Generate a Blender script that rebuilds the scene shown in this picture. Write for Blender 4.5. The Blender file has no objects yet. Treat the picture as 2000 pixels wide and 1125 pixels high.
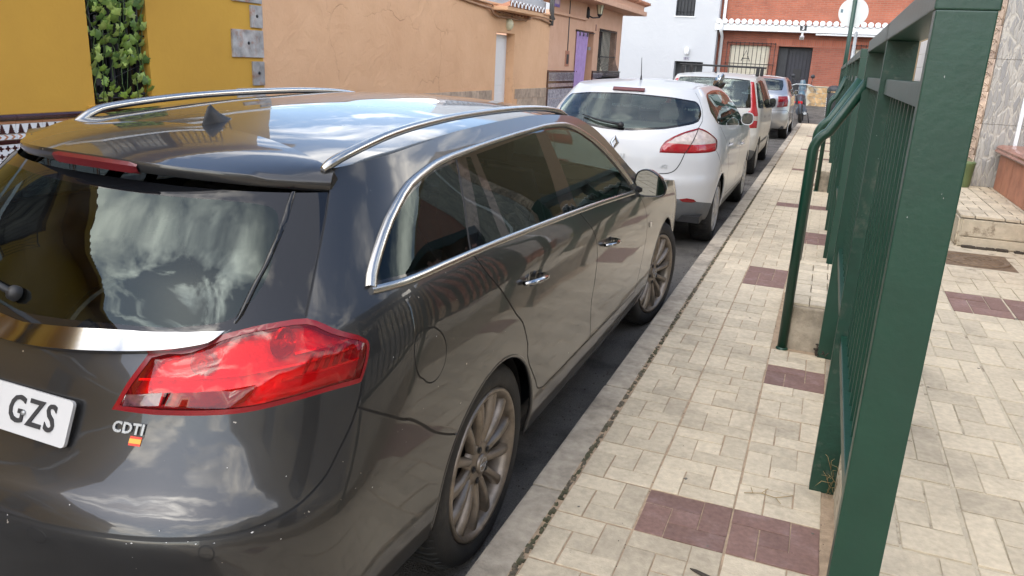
import bpy, bmesh, math, random
import numpy as np
from mathutils import Vector, Matrix
from mathutils.geometry import delaunay_2d_cdt
random.seed(7)
rnd = random.random
def ru(a, b): return a + (b - a) * rnd()
SC = bpy.context.scene
COL = SC.collection

# ------------------------------------------------------------------ camera, sky, sun, exposure
cam = bpy.data.cameras.new('camera'); camo = bpy.data.objects.new('camera', cam); COL.objects.link(camo)
cam.sensor_width = 36.0; cam.lens = 1520.0 / 2000 * 36; cam.clip_start = .05; cam.clip_end = 2000
def cam_axes(yaw, pitch, roll):
    f = Vector((-math.sin(yaw), math.cos(yaw), 0)); r = Vector((math.cos(yaw), math.sin(yaw), 0)); u = Vector((0, 0, 1))
    f2 = f * math.cos(pitch) + u * math.sin(pitch); u2 = -f * math.sin(pitch) + u * math.cos(pitch)
    return r * math.cos(roll) + u2 * math.sin(roll), -r * math.sin(roll) + u2 * math.cos(roll), f2
r_, u_, f_ = cam_axes(0.36594574799, -0.28696124088, 0.0496)
camo.matrix_world = Matrix(((r_.x, u_.x, -f_.x, 0), (r_.y, u_.y, -f_.y, 0), (r_.z, u_.z, -f_.z, 1.63), (0, 0, 0, 1)))
SC.camera = camo
SC.view_settings.view_transform = 'Standard'; SC.view_settings.look = 'None'
SC.view_settings.gamma = 1; SC.view_settings.use_curve_mapping = False
SC.view_settings.exposure = 2.2

CLOUD_Z = 3.7
SUN_EL, SUN_AZ = 47.0, 198.0          # azimuth from +Y clockwise
world = bpy.data.worlds.new('World'); SC.world = world; world.use_nodes = True
nt = world.node_tree; N = nt.nodes; Lk = nt.links
for n in list(N): N.remove(n)
out = N.new('ShaderNodeOutputWorld'); bg = N.new('ShaderNodeBackground'); bg.inputs['Strength'].default_value = .145
sky = N.new('ShaderNodeTexSky'); sky.sky_type = 'NISHITA'; sky.sun_disc = False
sky.sun_elevation = math.radians(SUN_EL); sky.sun_rotation = math.radians(SUN_AZ); sky.air_density = 1.0; sky.dust_density = .6
tc = N.new('ShaderNodeTexCoord'); sep = N.new('ShaderNodeSeparateXYZ'); Lk.new(tc.outputs['Generated'], sep.inputs[0])
mx = N.new('ShaderNodeMath'); mx.operation = 'MAXIMUM'; mx.inputs[1].default_value = 0.0; Lk.new(sep.outputs[2], mx.inputs[0])
ad = N.new('ShaderNodeMath'); ad.operation = 'ADD'; ad.inputs[1].default_value = .22; Lk.new(mx.outputs[0], ad.inputs[0])
dx = N.new('ShaderNodeMath'); dx.operation = 'DIVIDE'; Lk.new(sep.outputs[0], dx.inputs[0]); Lk.new(ad.outputs[0], dx.inputs[1])
dy = N.new('ShaderNodeMath'); dy.operation = 'DIVIDE'; Lk.new(sep.outputs[1], dy.inputs[0]); Lk.new(ad.outputs[0], dy.inputs[1])
cb = N.new('ShaderNodeCombineXYZ'); Lk.new(dx.outputs[0], cb.inputs[0]); Lk.new(dy.outputs[0], cb.inputs[1]); cb.inputs[2].default_value = CLOUD_Z
n1 = N.new('ShaderNodeTexNoise'); n1.inputs['Scale'].default_value = 1.7; n1.inputs['Detail'].default_value = 9; n1.inputs['Roughness'].default_value = .58
n1.inputs['Distortion'].default_value = .5
Lk.new(cb.outputs[0], n1.inputs['Vector'])
cr = N.new('ShaderNodeValToRGB'); cr.color_ramp.elements[0].position = .49; cr.color_ramp.elements[1].position = .64
Lk.new(n1.outputs['Fac'], cr.inputs[0])
n2 = N.new('ShaderNodeTexNoise'); n2.inputs['Scale'].default_value = 2.6; n2.inputs['Detail'].default_value = 8; n2.inputs['Roughness'].default_value = .6
Lk.new(cb.outputs[0], n2.inputs['Vector'])
cr2 = N.new('ShaderNodeValToRGB'); e = cr2.color_ramp.elements
e[0].position = .36; e[0].color = (2.8, 3.0, 3.3, 1); e[1].position = .66; e[1].color = (18, 16.8, 14.8, 1)
Lk.new(n2.outputs['Fac'], cr2.inputs[0])
# cloud around the hidden sun glows brighter than the rest
dp = N.new('ShaderNodeVectorMath'); dp.operation = 'DOT_PRODUCT'; Lk.new(tc.outputs['Generated'], dp.inputs[0])
_a, _e = math.radians(SUN_AZ), math.radians(SUN_EL); dp.inputs[1].default_value = (math.sin(_a) * math.cos(_e), math.cos(_a) * math.cos(_e), math.sin(_e))
d0 = N.new('ShaderNodeMath'); d0.operation = 'MAXIMUM'; d0.inputs[1].default_value = 0; Lk.new(dp.outputs['Value'], d0.inputs[0])
pw = N.new('ShaderNodeMath'); pw.operation = 'POWER'; pw.inputs[1].default_value = 20; Lk.new(d0.outputs[0], pw.inputs[0])
gl = N.new('ShaderNodeMath'); gl.operation = 'MULTIPLY_ADD'; gl.inputs[1].default_value = 4.0; gl.inputs[2].default_value = .75; Lk.new(pw.outputs[0], gl.inputs[0])
cs_ = N.new('ShaderNodeVectorMath'); cs_.operation = 'SCALE'; Lk.new(cr2.outputs[0], cs_.inputs[0]); Lk.new(gl.outputs[0], cs_.inputs['Scale'])
mix = N.new('ShaderNodeMixRGB'); Lk.new(cr.outputs[0], mix.inputs[0]); bl = N.new('ShaderNodeVectorMath'); bl.operation = 'SCALE'; bl.inputs['Scale'].default_value = .55; Lk.new(sky.outputs[0], bl.inputs[0]); Lk.new(bl.outputs[0], mix.inputs[1]); Lk.new(cs_.outputs[0], mix.inputs[2])
Lk.new(mix.outputs[0], bg.inputs[0]); Lk.new(bg.outputs[0], out.inputs[0])
sun = bpy.data.lights.new('sun', 'SUN'); suno = bpy.data.objects.new('sun', sun); COL.objects.link(suno)
sun.energy = .5; sun.angle = math.radians(110); sun.color = (1, .90, .77)
az = math.radians(SUN_AZ); el = math.radians(SUN_EL)
sd = Vector((math.sin(az) * math.cos(el), math.cos(az) * math.cos(el), math.sin(el)))
suno.rotation_euler = (-sd).to_track_quat('-Z', 'Y').to_euler()
SC.cycles.max_bounces = 8; SC.cycles.transparent_max_bounces = 12

# ------------------------------------------------------------------ materials
MATS = {}
def _new(name):
    m = bpy.data.materials.new(name); m.use_nodes = True; t = m.node_tree
    b = t.nodes['Principled BSDF']; return m, t, b
def setin(b, k, v):
    if k in b.inputs: b.inputs[k].default_value = v
def pm(name, col, rough=.6, metal=0., var=.12, scale=6., bump=0., bscale=60., coat=0., rv=0., col2=None, c2=(.5, .62), c2scale=3., spec=None, coatr=.03, detail=6):
    """plain procedural material: base colour with noise variation, optional second colour patches, per-object variation, bump"""
    m, t, b = _new(name); N = t.nodes; L = t.links
    geo = N.new('ShaderNodeNewGeometry')
    nz = N.new('ShaderNodeTexNoise'); nz.inputs['Scale'].default_value = scale; nz.inputs['Detail'].default_value = detail
    L.new(geo.outputs['Position'], nz.inputs['Vector'])
    mr = N.new('ShaderNodeMapRange'); mr.inputs['To Min'].default_value = 1 - var * 2; mr.inputs['To Max'].default_value = 1 + var * 2
    L.new(nz.outputs['Fac'], mr.inputs[0])
    val = mr.outputs[0]
    if rv:
        oi = N.new('ShaderNodeObjectInfo'); m2 = N.new('ShaderNodeMapRange')
        m2.inputs['To Min'].default_value = 1 - rv; m2.inputs['To Max'].default_value = 1 + rv; L.new(oi.outputs['Random'], m2.inputs[0])
        mu = N.new('ShaderNodeMath'); mu.operation = 'MULTIPLY'; L.new(val, mu.inputs[0]); L.new(m2.outputs[0], mu.inputs[1]); val = mu.outputs[0]
    base = N.new('ShaderNodeRGB'); base.outputs[0].default_value = (*col, 1); c = base.outputs[0]
    if col2:
        nb = N.new('ShaderNodeTexNoise'); nb.inputs['Scale'].default_value = c2scale; nb.inputs['Detail'].default_value = 8; nb.inputs['Roughness'].default_value = .65
        L.new(geo.outputs['Position'], nb.inputs['Vector'])
        rp = N.new('ShaderNodeMapRange'); rp.inputs['From Min'].default_value = c2[0]; rp.inputs['From Max'].default_value = c2[1]; L.new(nb.outputs['Fac'], rp.inputs[0])
        mc = N.new('ShaderNodeMixRGB'); L.new(rp.outputs[0], mc.inputs[0]); L.new(c, mc.inputs[1]); mc.inputs[2].default_value = (*col2, 1); c = mc.outputs[0]
    vm = N.new('ShaderNodeVectorMath'); vm.operation = 'SCALE'; L.new(c, vm.inputs[0]); L.new(val, vm.inputs['Scale'])
    L.new(vm.outputs[0], b.inputs['Base Color'])
    setin(b, 'Roughness', rough); setin(b, 'Metallic', metal); setin(b, 'Coat Weight', coat); setin(b, 'Coat Roughness', coatr)
    if spec is not None: setin(b, 'Specular IOR Level', spec)
    if bump:
        bz = N.new('ShaderNodeTexNoise'); bz.inputs['Scale'].default_value = bscale; bz.inputs['Detail'].default_value = 5
        L.new(geo.outputs['Position'], bz.inputs['Vector'])
        bp = N.new('ShaderNodeBump'); bp.inputs['Strength'].default_value = 1; bp.inputs['Distance'].default_value = bump
        L.new(bz.outputs['Fac'], bp.inputs['Height']); L.new(bp.outputs[0], b.inputs['Normal'])
    MATS[name] = m; return m
def carpaint(name, col, metal, flake, dust=(.30, .27, .23), dustamt=.5, rough=.32, coat=1.0):
    m, t, b = _new(name); N = t.nodes; L = t.links
    tcn = N.new('ShaderNodeTexCoord')
    v = N.new('ShaderNodeTexNoise'); v.inputs['Scale'].default_value = 900; v.inputs['Detail'].default_value = 1; L.new(tcn.outputs['Object'], v.inputs['Vector'])
    mr = N.new('ShaderNodeMapRange'); mr.inputs['To Min'].default_value = 1 - flake; mr.inputs['To Max'].default_value = 1 + flake; L.new(v.outputs['Fac'], mr.inputs[0])
    rgb = N.new('ShaderNodeRGB'); rgb.outputs[0].default_value = (*col, 1)
    sc = N.new('ShaderNodeVectorMath'); sc.operation = 'SCALE'; L.new(rgb.outputs[0], sc.inputs[0]); L.new(mr.outputs[0], sc.inputs['Scale'])
    # road dust near the sills, thin film elsewhere, chips
    sp = N.new('ShaderNodeSeparateXYZ'); L.new(tcn.outputs['Object'], sp.inputs[0])
    hz = N.new('ShaderNodeMapRange'); hz.inputs['From Min'].default_value = .95; hz.inputs['From Max'].default_value = .25; L.new(sp.outputs[2], hz.inputs[0])
    dn = N.new('ShaderNodeTexNoise'); dn.inputs['Scale'].default_value = 3.5; dn.inputs['Detail'].default_value = 10; dn.inputs['Roughness'].default_value = .7; L.new(tcn.outputs['Object'], dn.inputs['Vector'])
    mu = N.new('ShaderNodeMath'); mu.operation = 'MULTIPLY'; L.new(hz.outputs[0], mu.inputs[0]); L.new(dn.outputs['Fac'], mu.inputs[1])
    m2 = N.new('ShaderNodeMath'); m2.operation = 'MULTIPLY_ADD'; m2.inputs[1].default_value = dustamt; m2.inputs[2].default_value = .02; L.new(mu.outputs[0], m2.inputs[0])
    sn = N.new('ShaderNodeTexNoise'); sn.inputs['Scale'].default_value = 55; sn.inputs['Detail'].default_value = 3; L.new(tcn.outputs['Object'], sn.inputs['Vector'])
    sr = N.new('ShaderNodeMapRange'); sr.inputs['From Min'].default_value = .755; sr.inputs['From Max'].default_value = .77; L.new(sn.outputs['Fac'], sr.inputs[0])
    mxx = N.new('ShaderNodeMath'); mxx.operation = 'MAXIMUM'; L.new(m2.outputs[0], mxx.inputs[0]); L.new(sr.outputs[0], mxx.inputs[1])
    mc = N.new('ShaderNodeMixRGB'); L.new(mxx.outputs[0], mc.inputs[0]); L.new(sc.outputs[0], mc.inputs[1]); mc.inputs[2].default_value = (*dust, 1)
    L.new(mc.outputs[0], b.inputs['Base Color']); setin(b, 'Metallic', metal); setin(b, 'Roughness', rough)
    setin(b, 'Coat Weight', coat); setin(b, 'Coat IOR', 1.39)
    rr = N.new('ShaderNodeMapRange'); rr.inputs['From Max'].default_value = .6; rr.inputs['To Min'].default_value = .012; rr.inputs['To Max'].default_value = .35; L.new(mxx.outputs[0], rr.inputs[0]); L.new(rr.outputs[0], b.inputs['Coat Roughness'])
    wv = N.new('ShaderNodeTexNoise'); wv.inputs['Scale'].default_value = 2.2; wv.inputs['Detail'].default_value = 1; L.new(tcn.outputs['Object'], wv.inputs['Vector'])
    bp = N.new('ShaderNodeBump'); bp.inputs['Distance'].default_value = .006; bp.inputs['Strength'].default_value = .5; L.new(wv.outputs['Fac'], bp.inputs['Height'])
    L.new(bp.outputs[0], b.inputs['Coat Normal'])
    MATS[name] = m; return m
def glassmat(name, tint, refl=1.0, dirt=.03):
    m = bpy.data.materials.new(name); m.use_nodes = True; t = m.node_tree; N = t.nodes; L = t.links
    N.remove(N['Principled BSDF']); o = N['Material Output']
    tr = N.new('ShaderNodeBsdfTransparent'); tr.inputs[0].default_value = (*tint, 1)
    gl = N.new('ShaderNodeBsdfGlossy'); gl.inputs['Roughness'].default_value = .0; gl.inputs['Color'].default_value = (.80, .96, .96, 1)
    fr = N.new('ShaderNodeFresnel'); fr.inputs['IOR'].default_value = 1.52
    ml = N.new('ShaderNodeMath'); ml.operation = 'MULTIPLY'; ml.use_clamp = True; ml.inputs[1].default_value = 1.25 * refl; L.new(fr.outputs[0], ml.inputs[0])
    mx = N.new('ShaderNodeMixShader'); L.new(ml.outputs[0], mx.inputs[0]); L.new(tr.outputs[0], mx.inputs[1]); L.new(gl.outputs[0], mx.inputs[2])
    df = N.new('ShaderNodeBsdfDiffuse'); df.inputs[0].default_value = (.35, .34, .32, 1)
    tcn = N.new('ShaderNodeTexCoord'); nz = N.new('ShaderNodeTexNoise'); nz.inputs['Scale'].default_value = 7; nz.inputs['Detail'].default_value = 8; L.new(tcn.outputs['Object'], nz.inputs['Vector'])
    mr = N.new('ShaderNodeMapRange'); mr.inputs['From Min'].default_value = .3; mr.inputs['From Max'].default_value = .8; mr.inputs['To Max'].default_value = dirt * 2; L.new(nz.outputs['Fac'], mr.inputs[0])
    m3 = N.new('ShaderNodeMixShader'); L.new(mr.outputs[0], m3.inputs[0]); L.new(mx.outputs[0], m3.inputs[1]); L.new(df.outputs[0], m3.inputs[2])
    L.new(m3.outputs[0], o.inputs[0]); MATS[name] = m; return m
def brickmat(name, c1, c2, mortar, bw=.24, bh=.068, axis='x', rough=.85):
    m, t, b = _new(name); N = t.nodes; L = t.links
    geo = N.new('ShaderNodeNewGeometry'); sp = N.new('ShaderNodeSeparateXYZ'); L.new(geo.outputs['Position'], sp.inputs[0])
    cbn = N.new('ShaderNodeCombineXYZ'); L.new(sp.outputs[0 if axis == 'x' else 1], cbn.inputs[0]); L.new(sp.outputs[2], cbn.inputs[1])
    br = N.new('ShaderNodeTexBrick'); br.inputs['Scale'].default_value = 1; br.inputs['Brick Width'].default_value = bw; br.inputs['Row Height'].default_value = bh
    br.inputs['Mortar Size'].default_value = .007; br.inputs['Color1'].default_value = (*c1, 1); br.inputs['Color2'].default_value = (*c2, 1); br.inputs['Mortar'].default_value = (*mortar, 1)
    L.new(cbn.outputs[0], br.inputs['Vector'])
    nz = N.new('ShaderNodeTexNoise'); nz.inputs['Scale'].default_value = 2.; nz.inputs['Detail'].default_value = 8; L.new(geo.outputs['Position'], nz.inputs['Vector'])
    mr = N.new('ShaderNodeMapRange'); mr.inputs['To Min'].default_value = .7; mr.inputs['To Max'].default_value = 1.3; L.new(nz.outputs['Fac'], mr.inputs[0])
    sc = N.new('ShaderNodeVectorMath'); sc.operation = 'SCALE'; L.new(br.outputs['Color'], sc.inputs[0]); L.new(mr.outputs[0], sc.inputs['Scale']); L.new(sc.outputs[0], b.inputs['Base Color'])
    bp = N.new('ShaderNodeBump'); bp.inputs['Distance'].default_value = .006; bp.invert = True; L.new(br.outputs['Fac'], bp.inputs['Height']); L.new(bp.outputs[0], b.inputs['Normal'])
    setin(b, 'Roughness', rough); MATS[name] = m; return m
def stucco(name, col, col2, bump=.01, cracks=.0, sc=.9, rough=.9):
    """painted render: trowel relief, patchy tone, hairline cracks"""
    m, t, b = _new(name); N = t.nodes; L = t.links
    geo = N.new('ShaderNodeNewGeometry'); P = geo.outputs['Position']
    a = N.new('ShaderNodeTexNoise'); a.inputs['Scale'].default_value = sc; a.inputs['Detail'].default_value = 10; a.inputs['Roughness'].default_value = .62; L.new(P, a.inputs['Vector'])
    mr = N.new('ShaderNodeMapRange'); mr.inputs['From Min'].default_value = .35; mr.inputs['From Max'].default_value = .7; L.new(a.outputs['Fac'], mr.inputs[0])
    mc = N.new('ShaderNodeMixRGB'); L.new(mr.outputs[0], mc.inputs[0]); mc.inputs[1].default_value = (*col, 1); mc.inputs[2].default_value = (*col2, 1)
    f = N.new('ShaderNodeTexNoise'); f.inputs['Scale'].default_value = 28; f.inputs['Detail'].default_value = 4; L.new(P, f.inputs['Vector'])
    w = N.new('ShaderNodeTexNoise'); w.inputs['Scale'].default_value = 2.2; w.inputs['Detail'].default_value = 6; w.inputs['Distortion'].default_value = 1.6; L.new(P, w.inputs['Vector'])
    s1 = N.new('ShaderNodeMath'); s1.operation = 'MULTIPLY_ADD'; s1.inputs[1].default_value = .25; L.new(f.outputs['Fac'], s1.inputs[0]); L.new(w.outputs['Fac'], s1.inputs[2])
    h = s1.outputs[0]; c = mc.outputs[0]
    if cracks:
        dv = N.new('ShaderNodeTexNoise'); dv.inputs['Scale'].default_value = 1.7; dv.inputs['Detail'].default_value = 6; L.new(P, dv.inputs['Vector'])
        va = N.new('ShaderNodeVectorMath'); va.operation = 'MULTIPLY_ADD'; L.new(dv.outputs['Color'], va.inputs[0]); va.inputs[1].default_value = (1.1, 1.1, 1.1); L.new(P, va.inputs[2])
        vo = N.new('ShaderNodeTexVoronoi'); vo.feature = 'DISTANCE_TO_EDGE'; vo.inputs['Scale'].default_value = .42; L.new(va.outputs[0], vo.inputs['Vector'])
        ck = N.new('ShaderNodeMapRange'); ck.inputs['From Min'].default_value = .0; ck.inputs['From Max'].default_value = .006; ck.inputs['To Min'].default_value = 1; ck.inputs['To Max'].default_value = 0; L.new(vo.outputs['Distance'], ck.inputs[0])
        wk = N.new('ShaderNodeMath'); wk.operation = 'MULTIPLY'; L.new(ck.outputs[0], wk.inputs[0]); L.new(mr.outputs[0], wk.inputs[1])
        sb = N.new('ShaderNodeMath'); sb.operation = 'MULTIPLY_ADD'; sb.inputs[1].default_value = -.5 * cracks; L.new(wk.outputs[0], sb.inputs[0]); L.new(h, sb.inputs[2]); h = sb.outputs[0]
        m3 = N.new('ShaderNodeMixRGB'); m3.inputs[2].default_value = (col[0] * .55, col[1] * .5, col[2] * .45, 1); L.new(c, m3.inputs[1])
        k2 = N.new('ShaderNodeMath'); k2.operation = 'MULTIPLY'; k2.inputs[1].default_value = .55; L.new(wk.outputs[0], k2.inputs[0]); L.new(k2.outputs[0], m3.inputs[0]); c = m3.outputs[0]
    L.new(c, b.inputs['Base Color']); setin(b, 'Roughness', rough)
    bp = N.new('ShaderNodeBump'); bp.inputs['Distance'].default_value = bump; L.new(h, bp.inputs['Height']); L.new(bp.outputs[0], b.inputs['Normal'])
    MATS[name] = m; return m

pm('asphalt', (.105, .097, .086), .9, var=.45, scale=150, bump=.012, bscale=120, col2=(.05, .046, .041), c2=(.48, .62), c2scale=2.2)
pm('earth', (.22, .19, .15), .95, var=.2)
pm('mortar', (.345, .255, .17), .95, var=.3, scale=30, bump=.004, bscale=120)
pm('paver', (.495, .423, .31), .8, var=.16, scale=45, bump=.0022, bscale=170, rv=.13, col2=(.33, .28, .205), c2=(.50, .74), c2scale=2.9, detail=9)
pm('paver_red', (.18, .105, .085), .8, var=.2, scale=60, bump=.002, bscale=170, rv=.12, col2=(.23, .15, .135), c2=(.5, .7), c2scale=9)
pm('kerbstone', (.38, .33, .26), .85, var=.2, scale=25, bump=.004, bscale=90, rv=.06, col2=(.21, .18, .14), c2=(.47, .66), c2scale=4)
pm('moss', (.075, .072, .038), .95, var=.5, scale=40, bump=.01, bscale=90, col2=(.12, .10, .07), c2=(.45, .55), c2scale=14)
pm('concrete', (.33, .28, .21), .9, var=.22, scale=14, bump=.006, bscale=60, col2=(.17, .14, .10), c2=(.45, .7), c2scale=6)
pm('concrete_pale', (.45, .39, .29), .9, var=.15, scale=20, bump=.004, bscale=70, col2=(.20, .16, .11), c2=(.55, .66), c2scale=12)
pm('green_paint', (.0042, .036, .0215), .36, var=.10, scale=14, bump=.0006, bscale=60, rv=.0, col2=(.006, .034, .022), c2=(.5, .75), c2scale=5)
pm('green_worn', (.0042, .036, .0215), .45, var=.2, scale=30, bump=.001, bscale=80, col2=(.06, .075, .056), c2=(.56, .72), c2scale=26)
stucco('yellow_render', (.57, .318, .045), (.50, .272, .04), .005)
stucco('orange_render', (.71, .43, .25), (.63, .365, .205), .02, .8, 1.1)
stucco('peach_render', (.62, .375, .26), (.57, .335, .22), .02, .0, 2.0)
stucco('white_render', (.46, .47, .485), (.43, .44, .46), .012)
stucco('ochre_render', (.30, .215, .11), (.25, .175, .085), .006)
stucco('cream_render', (.62, .55, .42), (.52, .45, .33), .01, .5)
pm('white_gloss', (.72, .73, .74), .35, var=.05, scale=3)
pm('black_iron', (.012, .012, .014), .45, var=.2)
pm('dark_hole', (.014, .014, .016), .8)
pm('dark_glass', (.012, .014, .017), .04, var=.1, spec=.6)
pm('slate', (.33, .32, .315), .6, var=.45, scale=9, bump=.006, bscale=24, col2=(.30, .17, .125), c2=(.52, .66), c2scale=6, rv=.2, detail=9)
pm('leaf', (.16, .25, .04), .5, var=.3, scale=30, rv=.4)
pm('leaf_dark', (.075, .14, .028), .5, var=.3, scale=30, rv=.4)
pm('leaf_pale', (.27, .35, .08), .5, var=.3, scale=30, rv=.3)
pm('glaze_brown', (.045, .012, .011), .12, var=.25, scale=12, coat=.6)
pm('glaze_white', (.72, .73, .76), .15, var=.05, coat=.5, rv=.04)
pm('glaze_orange', (.45, .20, .10), .2, var=.15, coat=.4)
pm('glaze_grey', (.42, .41, .45), .2, var=.15, coat=.4, col2=(.25, .24, .30), c2=(.45, .55), c2scale=22)
pm('beige_tile', (.47, .36, .27), .35, var=.2, scale=12, rv=.16, col2=(.36, .27, .21), c2=(.45, .6), c2scale=8)
pm('terracotta', (.40, .17, .10), .55, var=.2, scale=8, bump=.003, bscale=60, rv=.12, col2=(.31, .125, .075), c2=(.48, .7), c2scale=3)
pm('terracotta_cap', (.26, .095, .06), .3, var=.2, scale=8, rv=.12, coat=.3)
pm('roof_tile', (.40, .19, .115), .85, var=.3, scale=14, rv=.25, bump=.004)
pm('lilac', (.36, .24, .46), .85, var=.12, scale=10)
pm('purple_sign', (.20, .14, .42), .5, var=.4, scale=40)
pm('cream_glass', (.68, .64, .44), .3, var=.08)
pm('cable', (.38, .22, .13), .7, var=.2)
pm('cable_grey', (.12, .115, .11), .7, var=.2)
brickmat('brick_red', (.35, .105, .058), (.29, .082, .046), (.27, .16, .115))
brickmat('brick_low', (.31, .095, .057), (.25, .073, .045), (.24, .135, .10))
brickmat('brick_soldier', (.42, .125, .07), (.34, .095, .055), (.30, .16, .12), bw=.068, bh=.26)
pm('door_blue', (.018, .018, .028), .45, var=.2, scale=8)
pm('blind', (.62, .57, .45), .6, var=.08)
pm('dado_stone', (.42, .27, .13), .8, var=.4, scale=7, rv=.35, bump=.01, bscale=18, col2=(.20, .19, .16), c2=(.5, .64), c2scale=4)
pm('dado_joint', (.42, .38, .30), .9, var=.2)
pm('plastic_dark', (.022, .024, .028), .5, var=.2)
pm('plastic_grey', (.085, .088, .09), .6, var=.12, scale=12, bump=.0006, bscale=300)
pm('sign_back', (.52, .54, .53), .45, metal=.5, var=.08)
pm('galv', (.36, .37, .37), .45, metal=.6, var=.15)
pm('chrome', (.36, .365, .37), .08, metal=1, var=.05)
pm('alu', (.46, .45, .425), .24, metal=1, var=.05, scale=12)
pm('gloss_black', (.006, .0065, .008), .03, var=.1, spec=.4)
pm('matt_black', (.008, .008, .009), .55, var=.2)
pm('rubber', (.013, .0125, .012), .75, var=.25, scale=20, bump=.001, bscale=160, col2=(.032, .029, .025), c2=(.5, .7), c2scale=8)
pm('rim_dusty', (.235, .20, .165), .38, metal=.7, var=.22, scale=20, col2=(.15, .125, .10), c2=(.50, .72), c2scale=16)
pm('rim_silver', (.42, .42, .42), .4, metal=.7, var=.2, scale=20)
pm('brake_dark', (.03, .028, .026), .7, metal=.3, var=.3)
pm('lamp_red', (.46, .005, .009), .25, var=.30, scale=7, coat=.55, coatr=.01, spec=.3)
pm('lamp_dark', (.17, .003, .007), .2, var=.2, scale=9, coat=.1, coatr=.01)
pm('lamp_amber', (.20, .022, .010), .2, var=.5, scale=40, coat=1, coatr=.01)
pm('lamp_clear', (.42, .35, .32), .2, var=.25, scale=30, coat=1, coatr=.01)
pm('lamp_smoke', (.10, .03, .04), .2, var=.5, scale=90, coat=1, coatr=.01)
pm('lamp_crimson', (.30, .008, .014), .16, var=.16, scale=9, coat=1, coatr=.01)
pm('lamp_mid', (.40, .006, .010), .2, var=.16, scale=9, coat=1, coatr=.01)
pm('brake_lens', (.085, .004, .007), .3, var=.2, coat=.2)
pm('plate_white', (.46, .46, .46), .35, var=.04)
pm('plate_ink', (.02, .02, .022), .5)
pm('flag_red', (.60, .04, .02), .5); pm('flag_yellow', (.75, .33, .04), .5)
pm('seat_cloth', (.022, .022, .024), .85, var=.2)
pm('seat_beige', (.25, .22, .19), .8, var=.2)
pm('cabin', (.012, .012, .013), .8, var=.2)
pm('mirror_glass', (.34, .36, .37), .01, metal=1, var=.0)
pm('indicator', (.55, .50, .44), .2, coat=1)
pm('gum', (.13, .115, .095), .9, var=.3)
pm('grass_dry', (.30, .22, .10), .9, var=.3, rv=.2)
pm('debris', (.05, .04, .03), .95, var=.5, scale=50, bump=.01)
pm('iron_rust', (.17, .115, .07), .7, metal=.3, var=.35, scale=30, bump=.004, bscale=60)
pm('pale_tile', (.62, .61, .58), .3, var=.06, rv=.05)
pm('olive_plastic', (.11, .15, .06), .5, var=.15)
pm('moto_blue', (.035, .085, .12), .3, var=.2, coat=.6)
pm('moto_grey', (.06, .075, .095), .5, var=.2)
pm('tail_white', (.55, .55, .55), .3)
carpaint('paint_grey', (.0062, .0072, .0092), .2, .5, dustamt=.07)
carpaint('paint_white', (.45, .46, .47), .0, .02, dust=(.42, .36, .27), dustamt=.35, rough=.4, coat=.65)
carpaint('paint_white_dusty', (.45, .45, .435), .0, .02, dust=(.42, .36, .25), dustamt=.85, rough=.5, coat=.4)
carpaint('paint_silver', (.36, .375, .40), .75, .25, dust=(.40, .35, .28), dustamt=.7, rough=.35)
glassmat('glass_rear', (.16, .20, .19), .62, .01)
glassmat('glass_dark', (.16, .19, .18), .42, .006)
glassmat('glass_clear', (.66, .78, .73), .62, .012)
glassmat('glass_hatch', (.50, .60, .58), 1.0, .05)
def lensmat(name, tint, refl=1.0):
    m = bpy.data.materials.new(name); m.use_nodes = True; t = m.node_tree; N = t.nodes; L = t.links
    N.remove(N['Principled BSDF']); o = N['Material Output']
    tr = N.new('ShaderNodeBsdfTransparent'); tr.inputs[0].default_value = (*tint, 1)
    df = N.new('ShaderNodeBsdfDiffuse'); df.inputs[0].default_value = (tint[0] * .6, tint[1] * .4, tint[2] * .4, 1)
    m0 = N.new('ShaderNodeMixShader'); m0.inputs[0].default_value = .16; L.new(tr.outputs[0], m0.inputs[1]); L.new(df.outputs[0], m0.inputs[2])
    gl = N.new('ShaderNodeBsdfGlossy'); gl.inputs['Roughness'].default_value = .02
    fr = N.new('ShaderNodeFresnel'); fr.inputs['IOR'].default_value = 1.5
    mx = N.new('ShaderNodeMixShader'); L.new(fr.outputs[0], mx.inputs[0]); L.new(m0.outputs[0], mx.inputs[1]); L.new(gl.outputs[0], mx.inputs[2]); L.new(mx.outputs[0], o.inputs[0]); MATS[name] = m
lensmat('lens_red', (.90, .035, .045)); lensmat('lens_amber', (.42, .06, .02))
pm('lamp_reflector', (.72, .70, .70), .3, metal=.55, var=.1, scale=20, bump=.003, bscale=45)
pm('lamp_bowl', (.80, .78, .78), .12, metal=.9, var=.05)
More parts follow.
